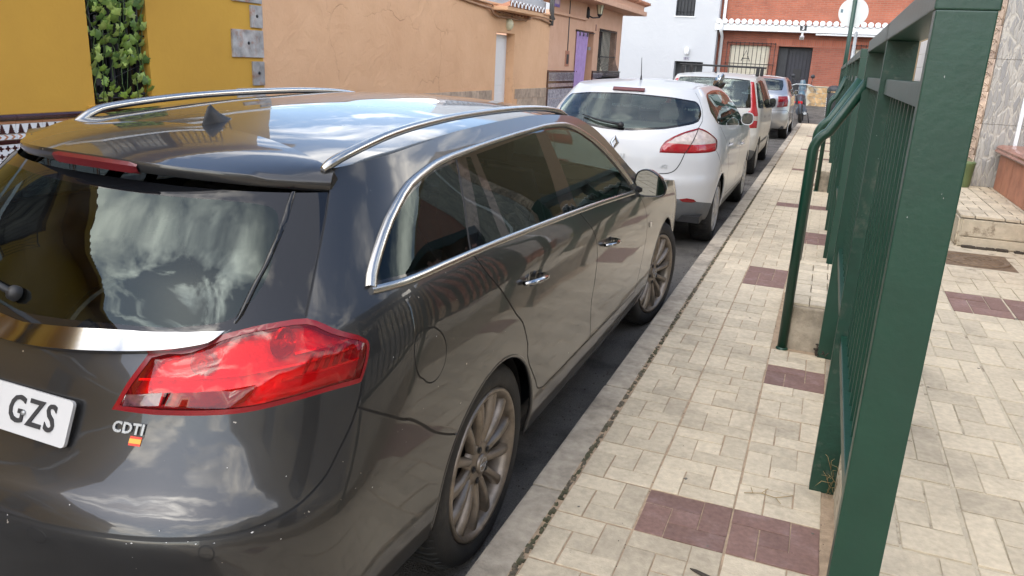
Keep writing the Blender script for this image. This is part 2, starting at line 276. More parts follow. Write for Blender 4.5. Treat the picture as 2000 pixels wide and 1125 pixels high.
# stone-look wall tile: grey slivers with pale veins
def stonetile():
    m, t, b = _new('stone_look'); N = t.nodes; L = t.links
    geo = N.new('ShaderNodeNewGeometry')
    nz = N.new('ShaderNodeTexNoise'); nz.inputs['Scale'].default_value = 7; nz.inputs['Detail'].default_value = 3; L.new(geo.outputs['Position'], nz.inputs['Vector'])
    va = N.new('ShaderNodeVectorMath'); va.operation = 'MULTIPLY_ADD'; L.new(nz.outputs['Color'], va.inputs[0]); va.inputs[1].default_value = (.05, .05, .05); L.new(geo.outputs['Position'], va.inputs[2])
    mp = N.new('ShaderNodeMapping'); mp.inputs['Scale'].default_value = (30, 30, 5); L.new(va.outputs[0], mp.inputs['Vector'])
    v = N.new('ShaderNodeTexVoronoi'); v.feature = 'DISTANCE_TO_EDGE'; v.inputs['Scale'].default_value = 1; L.new(mp.outputs[0], v.inputs['Vector'])
    v2 = N.new('ShaderNodeTexVoronoi'); v2.inputs['Scale'].default_value = 1; L.new(mp.outputs[0], v2.inputs['Vector'])
    sp = N.new('ShaderNodeSeparateXYZ'); L.new(v2.outputs['Color'], sp.inputs[0])
    cr = N.new('ShaderNodeValToRGB'); e = cr.color_ramp.elements; e[0].color = (.23, .225, .22, 1); e[1].color = (.40, .375, .335, 1); L.new(sp.outputs[0], cr.inputs[0])
    mr = N.new('ShaderNodeMapRange'); mr.inputs['From Min'].default_value = .02; mr.inputs['From Max'].default_value = .12; L.new(v.outputs['Distance'], mr.inputs[0])
    mc = N.new('ShaderNodeMixRGB'); L.new(mr.outputs[0], mc.inputs[0]); mc.inputs[1].default_value = (.42, .39, .34, 1); L.new(cr.outputs[0], mc.inputs[2]); L.new(mc.outputs[0], b.inputs['Base Color'])
    bp = N.new('ShaderNodeBump'); bp.inputs['Distance'].default_value = .004; L.new(mr.outputs[0], bp.inputs['Height']); L.new(bp.outputs[0], b.inputs['Normal'])
    setin(b, 'Roughness', .45); MATS['stone_look'] = m
stonetile()
def tyre_like_lamp(name):  # fine vertical ribs inside a lens
    m = MATS[name]; t = m.node_tree; N = t.nodes; L = t.links; b = N['Principled BSDF']
    tcn = N.new('ShaderNodeTexCoord'); w = N.new('ShaderNodeTexWave'); w.bands_direction = 'Z'; w.inputs['Scale'].default_value = 22; w.inputs['Distortion'].default_value = 1.2
    L.new(tcn.outputs['Object'], w.inputs['Vector'])
    bp = N.new('ShaderNodeBump'); bp.inputs['Distance'].default_value = .0012; bp.inputs['Strength'].default_value = .35; L.new(w.outputs['Fac'], bp.inputs['Height']); L.new(bp.outputs[0], b.inputs['Normal'])
tyre_like_lamp('lamp_amber')
# ------------------------------------------------------------------ geometry helpers
def M_(n): return MATS[n] if isinstance(n, str) else n
class MB:
    """collects shapes (world coordinates, or local ones when the parent stands at the origin) into one mesh"""
    def __init__(s): s.v = []; s.f = []; s.m = []; s.s = []
    def add(s, vs, fs, mi=0, smooth=False):
        o = len(s.v); s.v += [tuple(p) for p in vs]
        for f in fs: s.f.append([i + o for i in f]); s.m.append(mi); s.s.append(smooth)
        return s
    def box(s, a, b, mi=0, bev=0.):
        x0, y0, z0 = a; x1, y1, z1 = b
        if bev <= 0:
            vs = [(x0, y0, z0), (x1, y0, z0), (x1, y1, z0), (x0, y1, z0), (x0, y0, z1), (x1, y0, z1), (x1, y1, z1), (x0, y1, z1)]
            return s.add(vs, [(0, 3, 2, 1), (4, 5, 6, 7), (0, 1, 5, 4), (1, 2, 6, 5), (2, 3, 7, 6), (3, 0, 4, 7)], mi)
        bm = bmesh.new(); bmesh.ops.create_cube(bm, size=1)
        for v in bm.verts: v.co = Vector(((v.co.x + .5) * (x1 - x0) + x0, (v.co.y + .5) * (y1 - y0) + y0, (v.co.z + .5) * (z1 - z0) + z0))
        bmesh.ops.bevel(bm, geom=list(bm.edges), offset=bev, segments=2, affect='EDGES', profile=.6)
        bm.verts.index_update()
        s.add([v.co[:] for v in bm.verts], [[v.index for v in f.verts] for f in bm.faces], mi); bm.free(); return s
    def tube(s, path, rad, n=8, mi=0, caps=True, flat=1.0, up=None):
        P = [Vector(p) for p in path]; R = rad if isinstance(rad, (list, tuple)) else [rad] * len(P)
        vs = []; prev = None
        for i, p in enumerate(P):
            t = (P[min(i + 1, len(P) - 1)] - P[max(i - 1, 0)]).normalized()
            if prev is None:
                u = Vector(up) if up else (Vector((0, 0, 1)) if abs(t.z) < .9 else Vector((1, 0, 0)))
            else: u = prev
            u = (u - t * u.dot(t)).normalized(); prev = u; w = t.cross(u)
            for k in range(n):
                a = 2 * math.pi * k / n; vs.append(p + (u * math.cos(a) * flat + w * math.sin(a)) * R[i])
        fs = [(i * n + k, i * n + (k + 1) % n, (i + 1) * n + (k + 1) % n, (i + 1) * n + k) for i in range(len(P) - 1) for k in range(n)]
        s.add(vs, fs, mi, True)
        if caps:
            o = len(s.v) - len(vs)
            s.f.append([o + k for k in range(n)][::-1]); s.m.append(mi); s.s.append(False)
            s.f.append([o + (len(P) - 1) * n + k for k in range(n)]); s.m.append(mi); s.s.append(False)
        return s
    def cyl(s, c, r, h, n=16, mi=0, axis='z', r2=None):
        c = Vector(c); d = {'x': Vector((1, 0, 0)), 'y': Vector((0, 1, 0)), 'z': Vector((0, 0, 1))}[axis]
        return s.tube([c, c + d * h], [r, r if r2 is None else r2], n, mi)
    def lathe(s, prof, c, axis='x', n=48, mi=0, smooth=True, a0=0, a1=2 * math.pi):
        """prof: list of (offset along the axis, radius)"""
        c = Vector(c); full = abs(a1 - a0 - 2 * math.pi) < 1e-6; m = n if full else n + 1; vs = []
        for (h, r) in prof:
            for k in range(m):
                a = a0 + (a1 - a0) * k / n; ca, sa = math.cos(a) * r, math.sin(a) * r
                vs.append(c + (Vector((h, ca, sa)) if axis == 'x' else Vector((ca, sa, h)) if axis == 'z' else Vector((sa, h, ca))))
        fs = []
        for i in range(len(prof) - 1):
            for k in range(n if full else m - 1): fs.append((i * m + k, i * m + (k + 1) % m, (i + 1) * m + (k + 1) % m, (i + 1) * m + k))
        return s.add(vs, fs, mi, smooth)
    def prism(s, poly, fn, d, mi=0, smooth=False):
        """poly: 2-D points; fn(u, v, w) -> world; extruded from w = 0 to w = d"""
        n = len(poly); vs = [fn(u, v, 0) for u, v in poly] + [fn(u, v, d) for u, v in poly]
        fs = [list(range(n))[::-1], [n + i for i in range(n)]] + [(i, (i + 1) % n, n + (i + 1) % n, n + i) for i in range(n)]
        return s.add(vs, fs, mi, smooth)
    def build(s, name, mats, parent=None, recalc=True, off=True):
        me = bpy.data.meshes.new(name)
        o0 = Vector((0, 0, 0))
        if parent is not None and off: o0 = parent.matrix_basis.translation if parent.parent is None else parent.parent.matrix_basis.translation
        me.from_pydata([(v[0] - o0.x, v[1] - o0.y, v[2] - o0.z) for v in s.v], [], s.f)
        for m in (mats if isinstance(mats, (list, tuple)) else [mats]): me.materials.append(M_(m))
        me.polygons.foreach_set('material_index', s.m); me.polygons.foreach_set('use_smooth', s.s)
        if recalc:
            bm = bmesh.new(); bm.from_mesh(me); bmesh.ops.recalc_face_normals(bm, faces=bm.faces); bm.to_mesh(me); bm.free()
        me.update()
        o = bpy.data.objects.new(name, me); COL.objects.link(o)
        if parent is not None: o.parent = parent
        return o
def tag(o, label=None, cat=None, group=None, kind=None):
    if label: o['label'] = label
    if cat: o['category'] = cat
    if group: o['group'] = group
    if kind: o['kind'] = kind
    return o
def thing(name, label, cat, loc=(0, 0, 0), group=None):
    o = bpy.data.objects.new(name, None); COL.objects.link(o); o.location = loc; o.matrix_basis.translation = Vector(loc)
    o.empty_display_size = .1
    return tag(o, label, cat, group)
def inst(name, mesh, parent, loc, scale=(1, 1, 1), rot=(0, 0, 0), mat=None):
    o = bpy.data.objects.new(name, mesh); COL.objects.link(o)
    o.parent = parent
    base = parent.matrix_basis.translation if parent is not None else Vector((0, 0, 0))
    o.location = Vector(loc) - base; o.scale = scale; o.rotation_euler = rot
    if mat: o.material_slots[0].link = 'OBJECT'; o.material_slots[0].material = M_(mat)
    return o
def mesh_of(mb, name, mats):
    o = mb.build(name, mats); me = o.data; bpy.data.objects.remove(o); return me
def piece_mesh(name, mat, ch=.02, depth=.6):
    """unit chamfered slab, top at z = 0, footprint -.5 .. .5 (scaled to size where it is laid)"""
    m = MB(); a, b = .5, .5 - ch
    top = [(-b, -b, 0), (b, -b, 0), (b, b, 0), (-b, b, 0)]; mid = [(-a, -a, -ch * 2), (a, -a, -ch * 2), (a, a, -ch * 2), (-a, a, -ch * 2)]; bot = [(x, y, -depth) for x, y, _ in mid]
    f = [(0, 1, 2, 3)] + [(4 + i, 4 + (i + 1) % 4, (i + 1) % 4, i) for i in range(4)] + [(8 + i, 8 + (i + 1) % 4, 4 + (i + 1) % 4, 4 + i) for i in range(4)]
    m.add(top + mid + bot, f); return mesh_of(m, name, [mat])
def facade(mb, fn, u0, u1, v0, v1, holes, depth, mi=0):
    """flat wall with rectangular openings; fn(u, v, w): w > 0 goes into the wall"""
    us = sorted({u0, u1, *[min(max(h[i], u0), u1) for h in holes for i in (0, 1)]}); vs = sorted({v0, v1, *[min(max(h[i], v0), v1) for h in holes for i in (2, 3)]})
    def inh(u, v): return any(h[0] < u < h[1] and h[2] < v < h[3] for h in holes)
    for i in range(len(us) - 1):
        for j in range(len(vs) - 1):
            if not inh((us[i] + us[i + 1]) / 2, (vs[j] + vs[j + 1]) / 2):
                mb.add([fn(us[i], vs[j], 0), fn(us[i + 1], vs[j], 0), fn(us[i + 1], vs[j + 1], 0), fn(us[i], vs[j + 1], 0)], [(0, 1, 2, 3)], mi)
    for h in holes:
        a, b, c, d = h[:4]; dp = h[4] if len(h) > 4 else depth
        q = [(a, c), (b, c), (b, d), (a, d)]
        for i in range(4):
            p, r = q[i], q[(i + 1) % 4]
            mb.add([fn(*p, 0), fn(*r, 0), fn(*r, dp), fn(*p, dp)], [(0, 1, 2, 3)], mi)
PIN = [(0, 2 / 3, 2 / 3, 1), (2 / 3, 1, 1 / 3, 1), (1 / 3, 1, 0, 1 / 3), (0, 1 / 3, 0, 2 / 3), (1 / 3, 2 / 3, 1 / 3, 2 / 3)]   # pinwheel of five pieces
def text_mesh(name, txt, size, fn, mat, parent, depth=.003, bold=0.0, spacing=1.0):
    """lettering as geometry: fn maps (u, v, w) of the text plane into the parent's space"""
    c = bpy.data.curves.new(name, 'FONT'); c.body = txt; c.size = size; c.extrude = depth / 2; c.offset = bold; c.align_x = 'CENTER'; c.align_y = 'CENTER'; c.space_character = spacing; c.resolution_u = 3
    o = bpy.data.objects.new(name, c); COL.objects.link(o); dg = bpy.context.evaluated_depsgraph_get()
    me = bpy.data.meshes.new_from_object(o.evaluated_get(dg)); bpy.data.objects.remove(o); bpy.data.curves.remove(c)
    me.transform(Matrix.Translation((0, 0, depth / 2)))
    for v in me.vertices: v.co = Vector(fn(v.co.x, v.co.y, v.co.z))
    me.materials.clear(); me.materials.append(M_(mat)); me.name = name
    q = bpy.data.objects.new(name, me); COL.objects.link(q); q.parent = parent; return q

# ------------------------------------------------------------------ ground, road, pavements
m = MB(); m.box((-400, -400, -1.2), (400, 400, -.06)); tag(m.build('ground', 'earth'), kind='structure')
m = MB()
prof = [(-30, 0), (25.5, 0), (27, .06), (29, .2), (31, .33), (33.2, .42)]
for i in range(len(prof) - 1):
    (y0, z0), (y1, z1) = prof[i], prof[i + 1]
    xs = (-12, 12) if y0 >= 25.5 else (-5.4, -.76)
    m.add([(xs[0], y0, z0), (xs[1], y0, z0), (xs[1], y1, z1), (xs[0], y1, z1)], [(0, 1, 2, 3)])
tag(m.build('road', 'asphalt', recalc=False), kind='structure')
m = MB(); m.box((-6.0, -14, -.05), (-5.4, 25.4, .11), bev=.012); tag(m.build('far_pavement', 'concrete'), kind='structure')

# kerb: real stones
kerb = MB().box((-.81, -14, -.05), (-.70, 26.4, .09)).build('kerb', 'mortar'); tag(kerb, kind='structure')
km = mesh_of(MB().box((0, -.5, -.17), (.122, .5, 0), bev=.012), 'kerb_stone', ['kerbstone'])
y = 1.415 - 1.03 * 10
while y < 26:
    inst('kerb_stone', km, kerb, (-.82 + ru(-.003, .003), y + .515, .121 + ru(-.004, .003)), (1, 1.022, 1), (ru(-.006, .006), ru(-.012, .012), ru(-.003, .003))); y += 1.03
m = MB()
for i in range(1400):   # gritty moss in the joint behind the kerb
    yy = ru(1.2, 14) if i < 1150 else ru(-1, 24); s = ru(.002, .008); xx = -.688 + ru(-.007, .007)
    m.box((xx - s, yy, .09), (xx + s, yy + ru(.006, .03), .1175 + ru(0, .006)))
tag(m.build('moss', 'moss', kerb), kind='stuff')

# lower pavement: scored paving stones laid in pinwheels, a few of them dark red
lp = MB().box((-.70, -14, -.05), (.262, 26.4, .1168)).build('pavement', 'mortar'); tag(lp, kind='structure')
pmesh = piece_mesh('paver', 'paver')
colsx = [-.676, -.405, -.103, .19]
rows = [2.31 + .2915 * k for k in range(-50, 0)]
rows = sorted(rows) + [2.31 + .29 * k for k in range(0, 6)] + [3.87, 4.155] + [4.155 + .2717 * k for k in range(1, 7)] + [6.08 + .29 * k for k in range(1, 71)]
def rowat(yv): return min(range(len(rows)), key=lambda i: abs(rows[i] - yv))
RED = set()
for yv, cs in [(2.31, (1, 2)), (3.87, (2,)), (5.785, (1,)), (7.55, (2,)), (7.84, (2,)), (9.55, (1, 2)), (11.6, (2,)), (13.3, (1, 2)), (15.4, (2,)), (17.1, (1, 2)), (19.1, (2,)), (21, (1, 2)), (23, (2,)), (.4, (1,)), (-1.5, (1, 2))]:
    for c in cs: RED.add((rowat(yv), c))
pieces = []
BL = [(-.055, 4.44, 5.62), (0.0, 11.12, 12.32)]   # footprints of the two concrete steps
for i in range(len(rows) - 1):
    y0, y1 = rows[i], rows[i + 1]
    if y0 > 26 or y0 < -4: continue
    for c in range(3):
        x0 = colsx[c]; x1 = colsx[c + 1]
        red = (i, c) in RED
        sub = PIN if c < 3 else [(0, 1, 0, .5), (0, 1, .5, 1)]
        if y1 - y0 < .2: sub = [(0, .5, 0, 1), (.5, 1, 0, 1)]
        flip = (i // 3 + c) % 2 if y0 > 3.8 else 0
        for (a, b, d, e) in sub:
            if flip: a, b = 1 - b, 1 - a
            X0, X1 = x0 + (x1 - x0) * a, x0 + (x1 - x0) * b; Y0, Y1 = y0 + (y1 - y0) * d, y0 + (y1 - y0) * e
            if any(X1 > bx and Y1 > b0 and Y0 < b1 for bx, b0, b1 in BL): continue
            g = ru(.001, .0027); X0 += .0038 if a < .01 else g; X1 -= .0038 if b > .99 else g; Y0 += .0036 if d < .01 else g; Y1 -= .0036 if e > .99 else g
            pieces.append(((X0 + X1) / 2, (Y0 + Y1) / 2, X1 - X0, Y1 - Y0, red))
def lay(pieces, parent, z, limit, ref, th=.03, gap=.006, jit=.0012):
    near = sorted(pieces, key=lambda p: (p[1] < ref[1], math.hypot(p[0] - ref[0], p[1] - ref[1])))
    for k, (cx, cy, w, h, red) in enumerate(near[:limit]):
        inst('paver', pmesh, parent, (cx + ru(-.0015, .0015), cy + ru(-.0015, .0015), z + ru(-jit, jit)), (w - gap + ru(-.002, .001), h - gap + ru(-.002, .001), th), (ru(-.004, .004), ru(-.004, .004), ru(-.006, .006)), 'paver_red' if red else None)
    mb = MB()
    for (cx, cy, w, h, red) in near[limit:]:
        w2, h2 = (w - gap) / 2, (h - gap) / 2; zz = z + ru(-jit, jit)
        mb.add([(cx - w2, cy - h2, zz), (cx + w2, cy - h2, zz), (cx + w2, cy + h2, zz), (cx - w2, cy + h2, zz), (cx - w2, cy - h2, zz - .02), (cx + w2, cy - h2, zz - .02), (cx + w2, cy + h2, zz - .02), (cx - w2, cy + h2, zz - .02)],
               [(0, 1, 2, 3), (4, 5, 1, 0), (5, 6, 2, 1), (6, 7, 3, 2), (7, 4, 0, 3)], 1 if red else 0)
    if mb.v: tag(mb.build('paver', ['paver', 'paver_red'], parent), kind='stuff')
lay(pieces, lp, .1205, 300, (0, 1.9), gap=0)

m = MB()
yy = 1.0
while yy < 26:   # dirty concrete strip along the foot of the fence
    d = ru(.25, .6); m.box((.193 + ru(-.012, .01), yy, .10), (.262, yy + d, .1165 + ru(-.002, .004)), bev=.003); yy += d
tag(m.build('edge_strip', 'concrete', lp), kind='stuff')
m = MB()
for k in range(900):   # grit and bits in the gutter and joints
    if k < 520: x, yv, z = -.83 - abs(random.gauss(0, .10)), ru(1.6, 13), .003
    elif k < 760: x, yv, z = random.choice([-.405, -.103, .19, -.69]) + random.gauss(0, .006), ru(1.7, 9), .119
    else: x, yv, z = ru(-.68, .2), ru(1.7, 10), .121
    s = ru(.0012, .0045) if k < 520 else ru(.001, .0026); a = ru(0, 3.1)
    p = [(x + s * math.cos(a + q * 1.57) * (1 if q % 2 else 1.5), yv + s * math.sin(a + q * 1.57) * (1 if q % 2 else 1.5)) for q in range(4)]
    m.add([(u, v, z - .002) for u, v in p] + [(x, yv, z + s * .8)], [(0, 1, 4), (1, 2, 4), (2, 3, 4), (3, 0, 4)])
tag(m.build('grit', 'debris'), kind='stuff')
m = MB()
for k in range(26):   # trodden gum and drips on the stones
    x, yv, z = (ru(-.68, .18), 1.8 + 9 * rnd() ** 1.6, .1222) if k < 18 else (ru(.3, 1.2), ru(1.6, 5), .4022); r = ru(.003, .009); n = 9
    m.add([(x, yv, z + .0012)] + [(x + r * ru(.7, 1.2) * math.cos(q * 6.283 / n), yv + r * ru(.7, 1.3) * math.sin(q * 6.283 / n), z - .001) for q in range(n)], [(0, 1 + q, 1 + (q + 1) % n) for q in range(n)])
tag(m.build('chewing_gum', 'gum'), kind='stuff')

# raised walkway on the right of the fence
uw = MB().box((.245, -14, -.05), (3.2, 24, .396)).build('walkway', 'concrete_pale'); tag(uw, kind='structure')
pieces = []
ux = [.27 + .28 * k for k in range(11)]; uy = [1.24 + .44 * k for k in range(-10, 30)]
uxn = [.27, .54, .81, 1.12, 1.42, 1.72, 2.02, 2.32, 2.62, 2.92, 3.19]
for i in range(len(uy) - 1):
    for c in range(len(uxn) - 1):
        x0, x1, y0, y1 = uxn[c], uxn[c + 1], uy[i], uy[i + 1]
        red = (abs(y0 - 4.76) < .1 and c in (2, 3)) or (abs(y0 - 1.24) < .1 and c == 5)
        for (a, b, d, e) in PIN:
            X0, X1 = x0 + (x1 - x0) * a, x0 + (x1 - x0) * b; Y0, Y1 = y0 + (y1 - y0) * d, y0 + (y1 - y0) * e
            if X1 > 1.04 and Y1 > 6.72: continue
            if X0 < 1.37 and X1 > .92 and Y0 < 6.55 and Y1 > 6.02: continue
            g = ru(.002, .004); X0 += .007 if a < .01 else g; X1 -= .007 if b > .99 else g; Y0 += .007 if d < .01 else g; Y1 -= .007 if e > .99 else g
            pieces.append(((X0 + X1) / 2, (Y0 + Y1) / 2, X1 - X0, Y1 - Y0, red))
lay(pieces, uw, .4005, 300, (.75, 2.0), gap=0)
# rough mortar lip under the fence along the walkway edge
m = MB()
for i in range(150):
    yy = 1.1 + i * .06; s = ru(.006, .022)
    m.box((.236 - s * .3, yy, .11), (.25, yy + .062, .28 + ru(-.06, .1)), bev=.004)
tag(m.build('mortar_lip', 'concrete_pale', uw), kind='stuff')

# manhole in the walkway
t = thing('manhole_cover', 'rusty round manhole cover in a square frame set in the raised walkway', 'manhole cover', (1.145, 6.285, .392))
m = MB().box((.925, 6.03, .380), (1.365, 6.54, .397)); m.build('frame', 'iron_rust', t)
m = MB().lathe([(.0, .215), (.006, .21), (.006, .19), (.002, .188), (.002, .17)], (1.145, 6.285, .399), 'z', 40)
m.build('rim', 'iron_rust', t)
m = MB().lathe([(.001, .168), (.004, .165), (.004, .0)], (1.145, 6.285, .399), 'z', 40)
for k in range(26):
    a = ru(0, 6.28); rr = ru(.02, .15); cx, cy = 1.145 + rr * math.cos(a), 6.285 + rr * math.sin(a); m.box((cx - .012, cy - .006, .402), (cx + .012, cy + .006, .4065))
m.build('lid', 'iron_rust', t)

# two concrete steps between the pavement and the walkway
def step(x0, y0, y1, label):
    t = thing('concrete_step', label, 'step', (x0, y0, .12), 'concrete steps up to the walkway')
    m = MB().box((x0, y0, .10), (.244, y1, .372), bev=.014); m.build('body', 'concrete', t)
    n = 4; ln = (y1 - y0 - .02) / n
    for i in range(n):
        for (a, b, d, e) in PIN:
            cx = x0 + .008 + (.236 - x0) * (a + b) / 2; cy = y0 + .014 + ln * (i + (d + e) / 2)
            inst('paver', pmesh, t, (cx, cy, .389 + ru(-.001, .001)), ((.236 - x0) * (b - a) - .006, ln * (e - d) - .008, .024))
step(-.035, 4.475, 5.60, 'stained concrete step beside the nearest green handrail foot')
step(.0, 11.14, 12.30, 'pale concrete step further along the pavement beside the second handrail pair')
for (yy, lb) in [(4.44, 'clump of dry dirt and roots in the corner below the nearest step'), ]:
    m = MB()
    for k in range(90):
        a = ru(0, 6.28); rr = ru(0, .07) ; p = Vector((.17 + .5 * rr * math.cos(a), yy + rr * math.sin(a) * .6 - .01, .12 + ru(0, .09) * (1 - rr / .08)))
        q = p + Vector((ru(-.03, .03), ru(-.03, .03), ru(.0, .03))); m.tube([p, (p + q) / 2 + Vector((0, 0, .006)), q], .0035, 4)
    m.box((.13, yy - .03, .118), (.23, yy + .03, .15), bev=.012)
    tag(m.build('dirt_clump', 'debris'), lb, 'dirt')

# ------------------------------------------------------------------ left: yellow house
XL = -6.0
def L_(u, v, w=0): return (XL - w, u, v)           # facade plane: u along the street, v up, w into the wall
yh = thing('yellow_house', 'mustard yellow house with tiled dado and ivy covered window', 'house', (XL, 3, 0))
m = MB()
YH = [(5.18, 5.83, 1.055, 2.45, .16), (-.2, .95, .11, 2.4, .18), (-4.6, -3.5, 1.05, 2.45, .16), (4.6, 5.9, 2.95, 4.4, .2), (.0, 1.3, 2.95, 4.4, .2), (-4.7, -3.4, 2.95, 4.4, .2)]
facade(m, L_, -14, 7.46, 0, 4.7, YH, .16)
m.add([L_(-14, 4.7), L_(7.46, 4.7), L_(7.46, 4.7, 8), L_(-14, 4.7, 8)], [(0, 1, 2, 3)]); m.add([L_(7.46, 0), L_(7.46, 0, 8), L_(7.46, 4.7, 8), L_(7.46, 4.7)], [(0, 1, 2, 3)])
m.build('wall', 'yellow_render', yh)
for h in YH:
    m = MB(); m.add([L_(h[0] - .002, h[2], .14), L_(h[1] + .002, h[2], .14), L_(h[1] + .002, h[3], .14), L_(h[0] - .002, h[3], .14)], [(0, 1, 2, 3)])
    w = m.build('window', 'dark_glass', yh)
    m = MB(); c = (h[0] + h[1]) / 2
    for (a, b, d, e) in [(h[0], h[0] + .05, h[2], h[3]), (h[1] - .05, h[1], h[2], h[3]), (c - .025, c + .025, h[2], h[3]), (h[0], h[1], h[2], h[2] + .05), (h[0], h[1], h[3] - .05, h[3])]:
        m.box((XL - .135, a, d), (XL - .115, b, e))
    m.build('frame', 'door_blue', w)
m = MB().box((XL - .02, 5.10, 1.02), (XL + .055, 5.95, 1.052), bev=.006); m.build('sill', 'yellow_render', yh)
m = MB().box((XL - .1, -14, 2.7), (XL + .02, 7.46, 2.82), bev=.01); m.build('cornice', 'white_gloss', yh)
for h in YH[3:]:
    m = MB().box((XL, h[0] - .25, 2.82), (XL + .55, h[1] + .25, 2.94), bev=.01); bal = m.build('balcony', 'white_gloss', yh)
    m = MB()
    for k in range(18):
        yy = h[0] - .22 + k * (h[1] - h[0] + .44) / 17; m.tube([(XL + .52, yy, 2.94), (XL + .52, yy, 3.85)], .008, 6)
    for zz in (3.0, 3.85): m.tube([(XL + .02, h[0] - .22, zz), (XL + .52, h[0] - .22, zz), (XL + .52, h[1] + .22, zz), (XL + .02, h[1] + .22, zz)], .013, 6)
    m.build('railing', 'black_iron', bal)
m = MB().box((XL - .3, -14, 4.7), (XL + .45, 7.46, 4.82), bev=.01); m.build('eave', 'yellow_render', yh)
rt = MB().lathe([(0, .075), (.5, .062)], (0, 0, 0), 'x', 10, a0=0, a1=math.pi); rtm = mesh_of(rt, 'roof_tile', ['roof_tile'])
for k in range(110):
    inst('roof_tile', rtm, yh, (XL + .40, -13.9 + k * .195, 4.83), (-1, 1, 1), (0, -.25, 0))
# slate corner plates with a bolt each
sq = [(7.26, 7.455, 1.60, 2.05), (6.95, 7.455, 1.385 + .10, 1.385 + .42), (7.265, 7.455, 1.20, 1.47), (7.0, 7.455, .89, 1.185), (7.265, 7.455, .62, .875), (6.98, 7.455, 2.07, 2.36), (7.265, 7.455, 2.38, 2.62)]
sq[1] = (6.955, 7.455, 1.50, 1.80); sq[0] = (7.265, 7.455, 1.815, 2.06)
for (a, b, c, d) in sq:
    m = MB().box((XL - .01, a, c), (XL + .022, b, d - .012), bev=.004); q = m.build('slate_plate', 'slate', yh)
    m = MB().lathe([(0, .018), (.008, .016), (.012, .0)], (XL + .022, (a + b) / 2, (c + d) / 2), 'x', 10); m.build('bolt', 'black_iron', q)
# dado tiles, row by row
def tile_row(parent, fn, u0, u1, du, v0, v1, proud, mat, deco=None, name='tile', bull=False):
    m = MB(); w, h = du - .004, v1 - v0 - .003
    if bull:
        pts = [(0, 0), (proud * .7, h * .05), (proud, h * .35), (proud, h * .65), (proud * .7, h * .95), (0, h)]
        n = len(pts); vs = [(p, 0, z) for p, z in pts] + [(p, w, z) for p, z in pts]
        m.add(vs, [(i, i + 1, n + i + 1, n + i) for i in range(n - 1)] + [list(range(n)), [n + i for i in range(n)][::-1]])
    else: m.box((-.01, 0, 0), (proud, w, h), bev=.002)
    if deco: deco(m, w, h, proud)
    me = mesh_of(m, name, [mat, 'glaze_brown', 'glaze_orange', 'glaze_white'])
    k = 0
    while u0 + k * du < u1 - .02:
        p = fn(u0 + k * du, v0, 0); inst(name, me, parent, (p[0] + ru(-.0005, .001), p[1], p[2])); k += 1
def flat(m, pts, x, mi): m.add([(x, a, b) for a, b in pts], [tuple(range(len(pts)))], mi)
def trees(m, w, h, p):
    n = 3
    for k in range(n):
        c = w * (k + .5) / n; ww = w / n * .42
        for j in range(4):
            z0 = h * (.02 + .22 * j); z1 = z0 + h * .225; b0 = ww * (1 - .19 * j); b1 = b0 * .55
            flat(m, [(c - b0, z0), (c + b0, z0), (c + b1, z1), (c - b1, z1)], p + .0012, 1)
        flat(m, [(c - ww * .16, h * .86), (c + ww * .16, h * .86), (c + ww * .34, h * .97), (c - ww * .34, h * .97)], p + .0012, 1)
def chev(m, w, h, p):
    n = 4
    for k in range(n):
        a = w * k / n; s = w / n
        flat(m, [(a + s * .1, h * .1), (a + s * .45, h * .1), (a + s * .85, h * .5), (a + s * .5, h * .5)], p + .0012, 2)
        flat(m, [(a + s * .5, h * .5), (a + s * .85, h * .5), (a + s * .45, h * .9), (a + s * .1, h * .9)], p + .0012, 2)
    flat(m, [(0, 0), (w, 0), (w, h * .05), (0, h * .05)], p + .0011, 1); flat(m, [(0, h * .95), (w, h * .95), (w, h), (0, h)], p + .0011, 1)
def stars(m, w, h, p):
    nx, nz = 4, 2
    for i in range(nx):
        for j in range(nz):
            cx, cz = w * (i + .5) / nx, h * (j + .5) / nz; r = w / nx * .36; q = r * .38
            flat(m, [(cx - q, cz - r), (cx + q, cz - r), (cx + q, cz + r), (cx - q, cz + r)], p + .0012, 1)
            flat(m, [(cx - r, cz - q), (cx + r, cz - q), (cx + r, cz + q), (cx - r, cz + q)], p + .0014, 1)
            flat(m, [(cx + w / nx * .5 - q * .5, cz - q * .5), (cx + w / nx * .5 + q * .5, cz - q * .5), (cx + w / nx * .5 + q * .5, cz + q * .5), (cx + w / nx * .5 - q * .5, cz + q * .5)], p + .0012, 2)
def panel(m, w, h, p):
    flat(m, [(w * .1, h * .1), (w * .9, h * .1), (w * .9, h * .9), (w * .1, h * .9)], p + .0011, 1); flat(m, [(w * .13, h * .13), (w * .87, h * .13), (w * .87, h * .87), (w * .13, h * .87)], p + .0016, 3)
    flat(m, [(0, 0), (w * .07, 0), (w * .07, h), (0, h)], p + .0011, 2)
tile_row(yh, L_, 3.0, 7.0, .235, .965, 1.02, .04, 'glaze_brown', bull=True)
tile_row(yh, L_, 3.0, 7.0, .235, .942, .965, .012, 'glaze_orange')
tile_row(yh, L_, 3.0, 7.0, .235, .866, .942, .011, 'glaze_white', trees)
tile_row(yh, L_, 3.0, 7.0, .235, .818, .866, .011, 'glaze_white', chev)
tile_row(yh, L_, 3.0, 7.0, .235, .785, .818, .014, 'glaze_brown')
tile_row(yh, L_, 3.0, 7.0, .235, .66, .785, .011, 'glaze_white', stars)
tile_row(yh, L_, 3.0, 7.0, .235, .40, .66, .011, 'glaze_white', panel)
m = MB().box((XL - .005, -14, 0), (XL + .008, 3.0, 1.0)); m.box((XL - .005, 3.0, 0), (XL + .008, 7.4, .40)); m.build('dado', 'glaze_grey', yh)
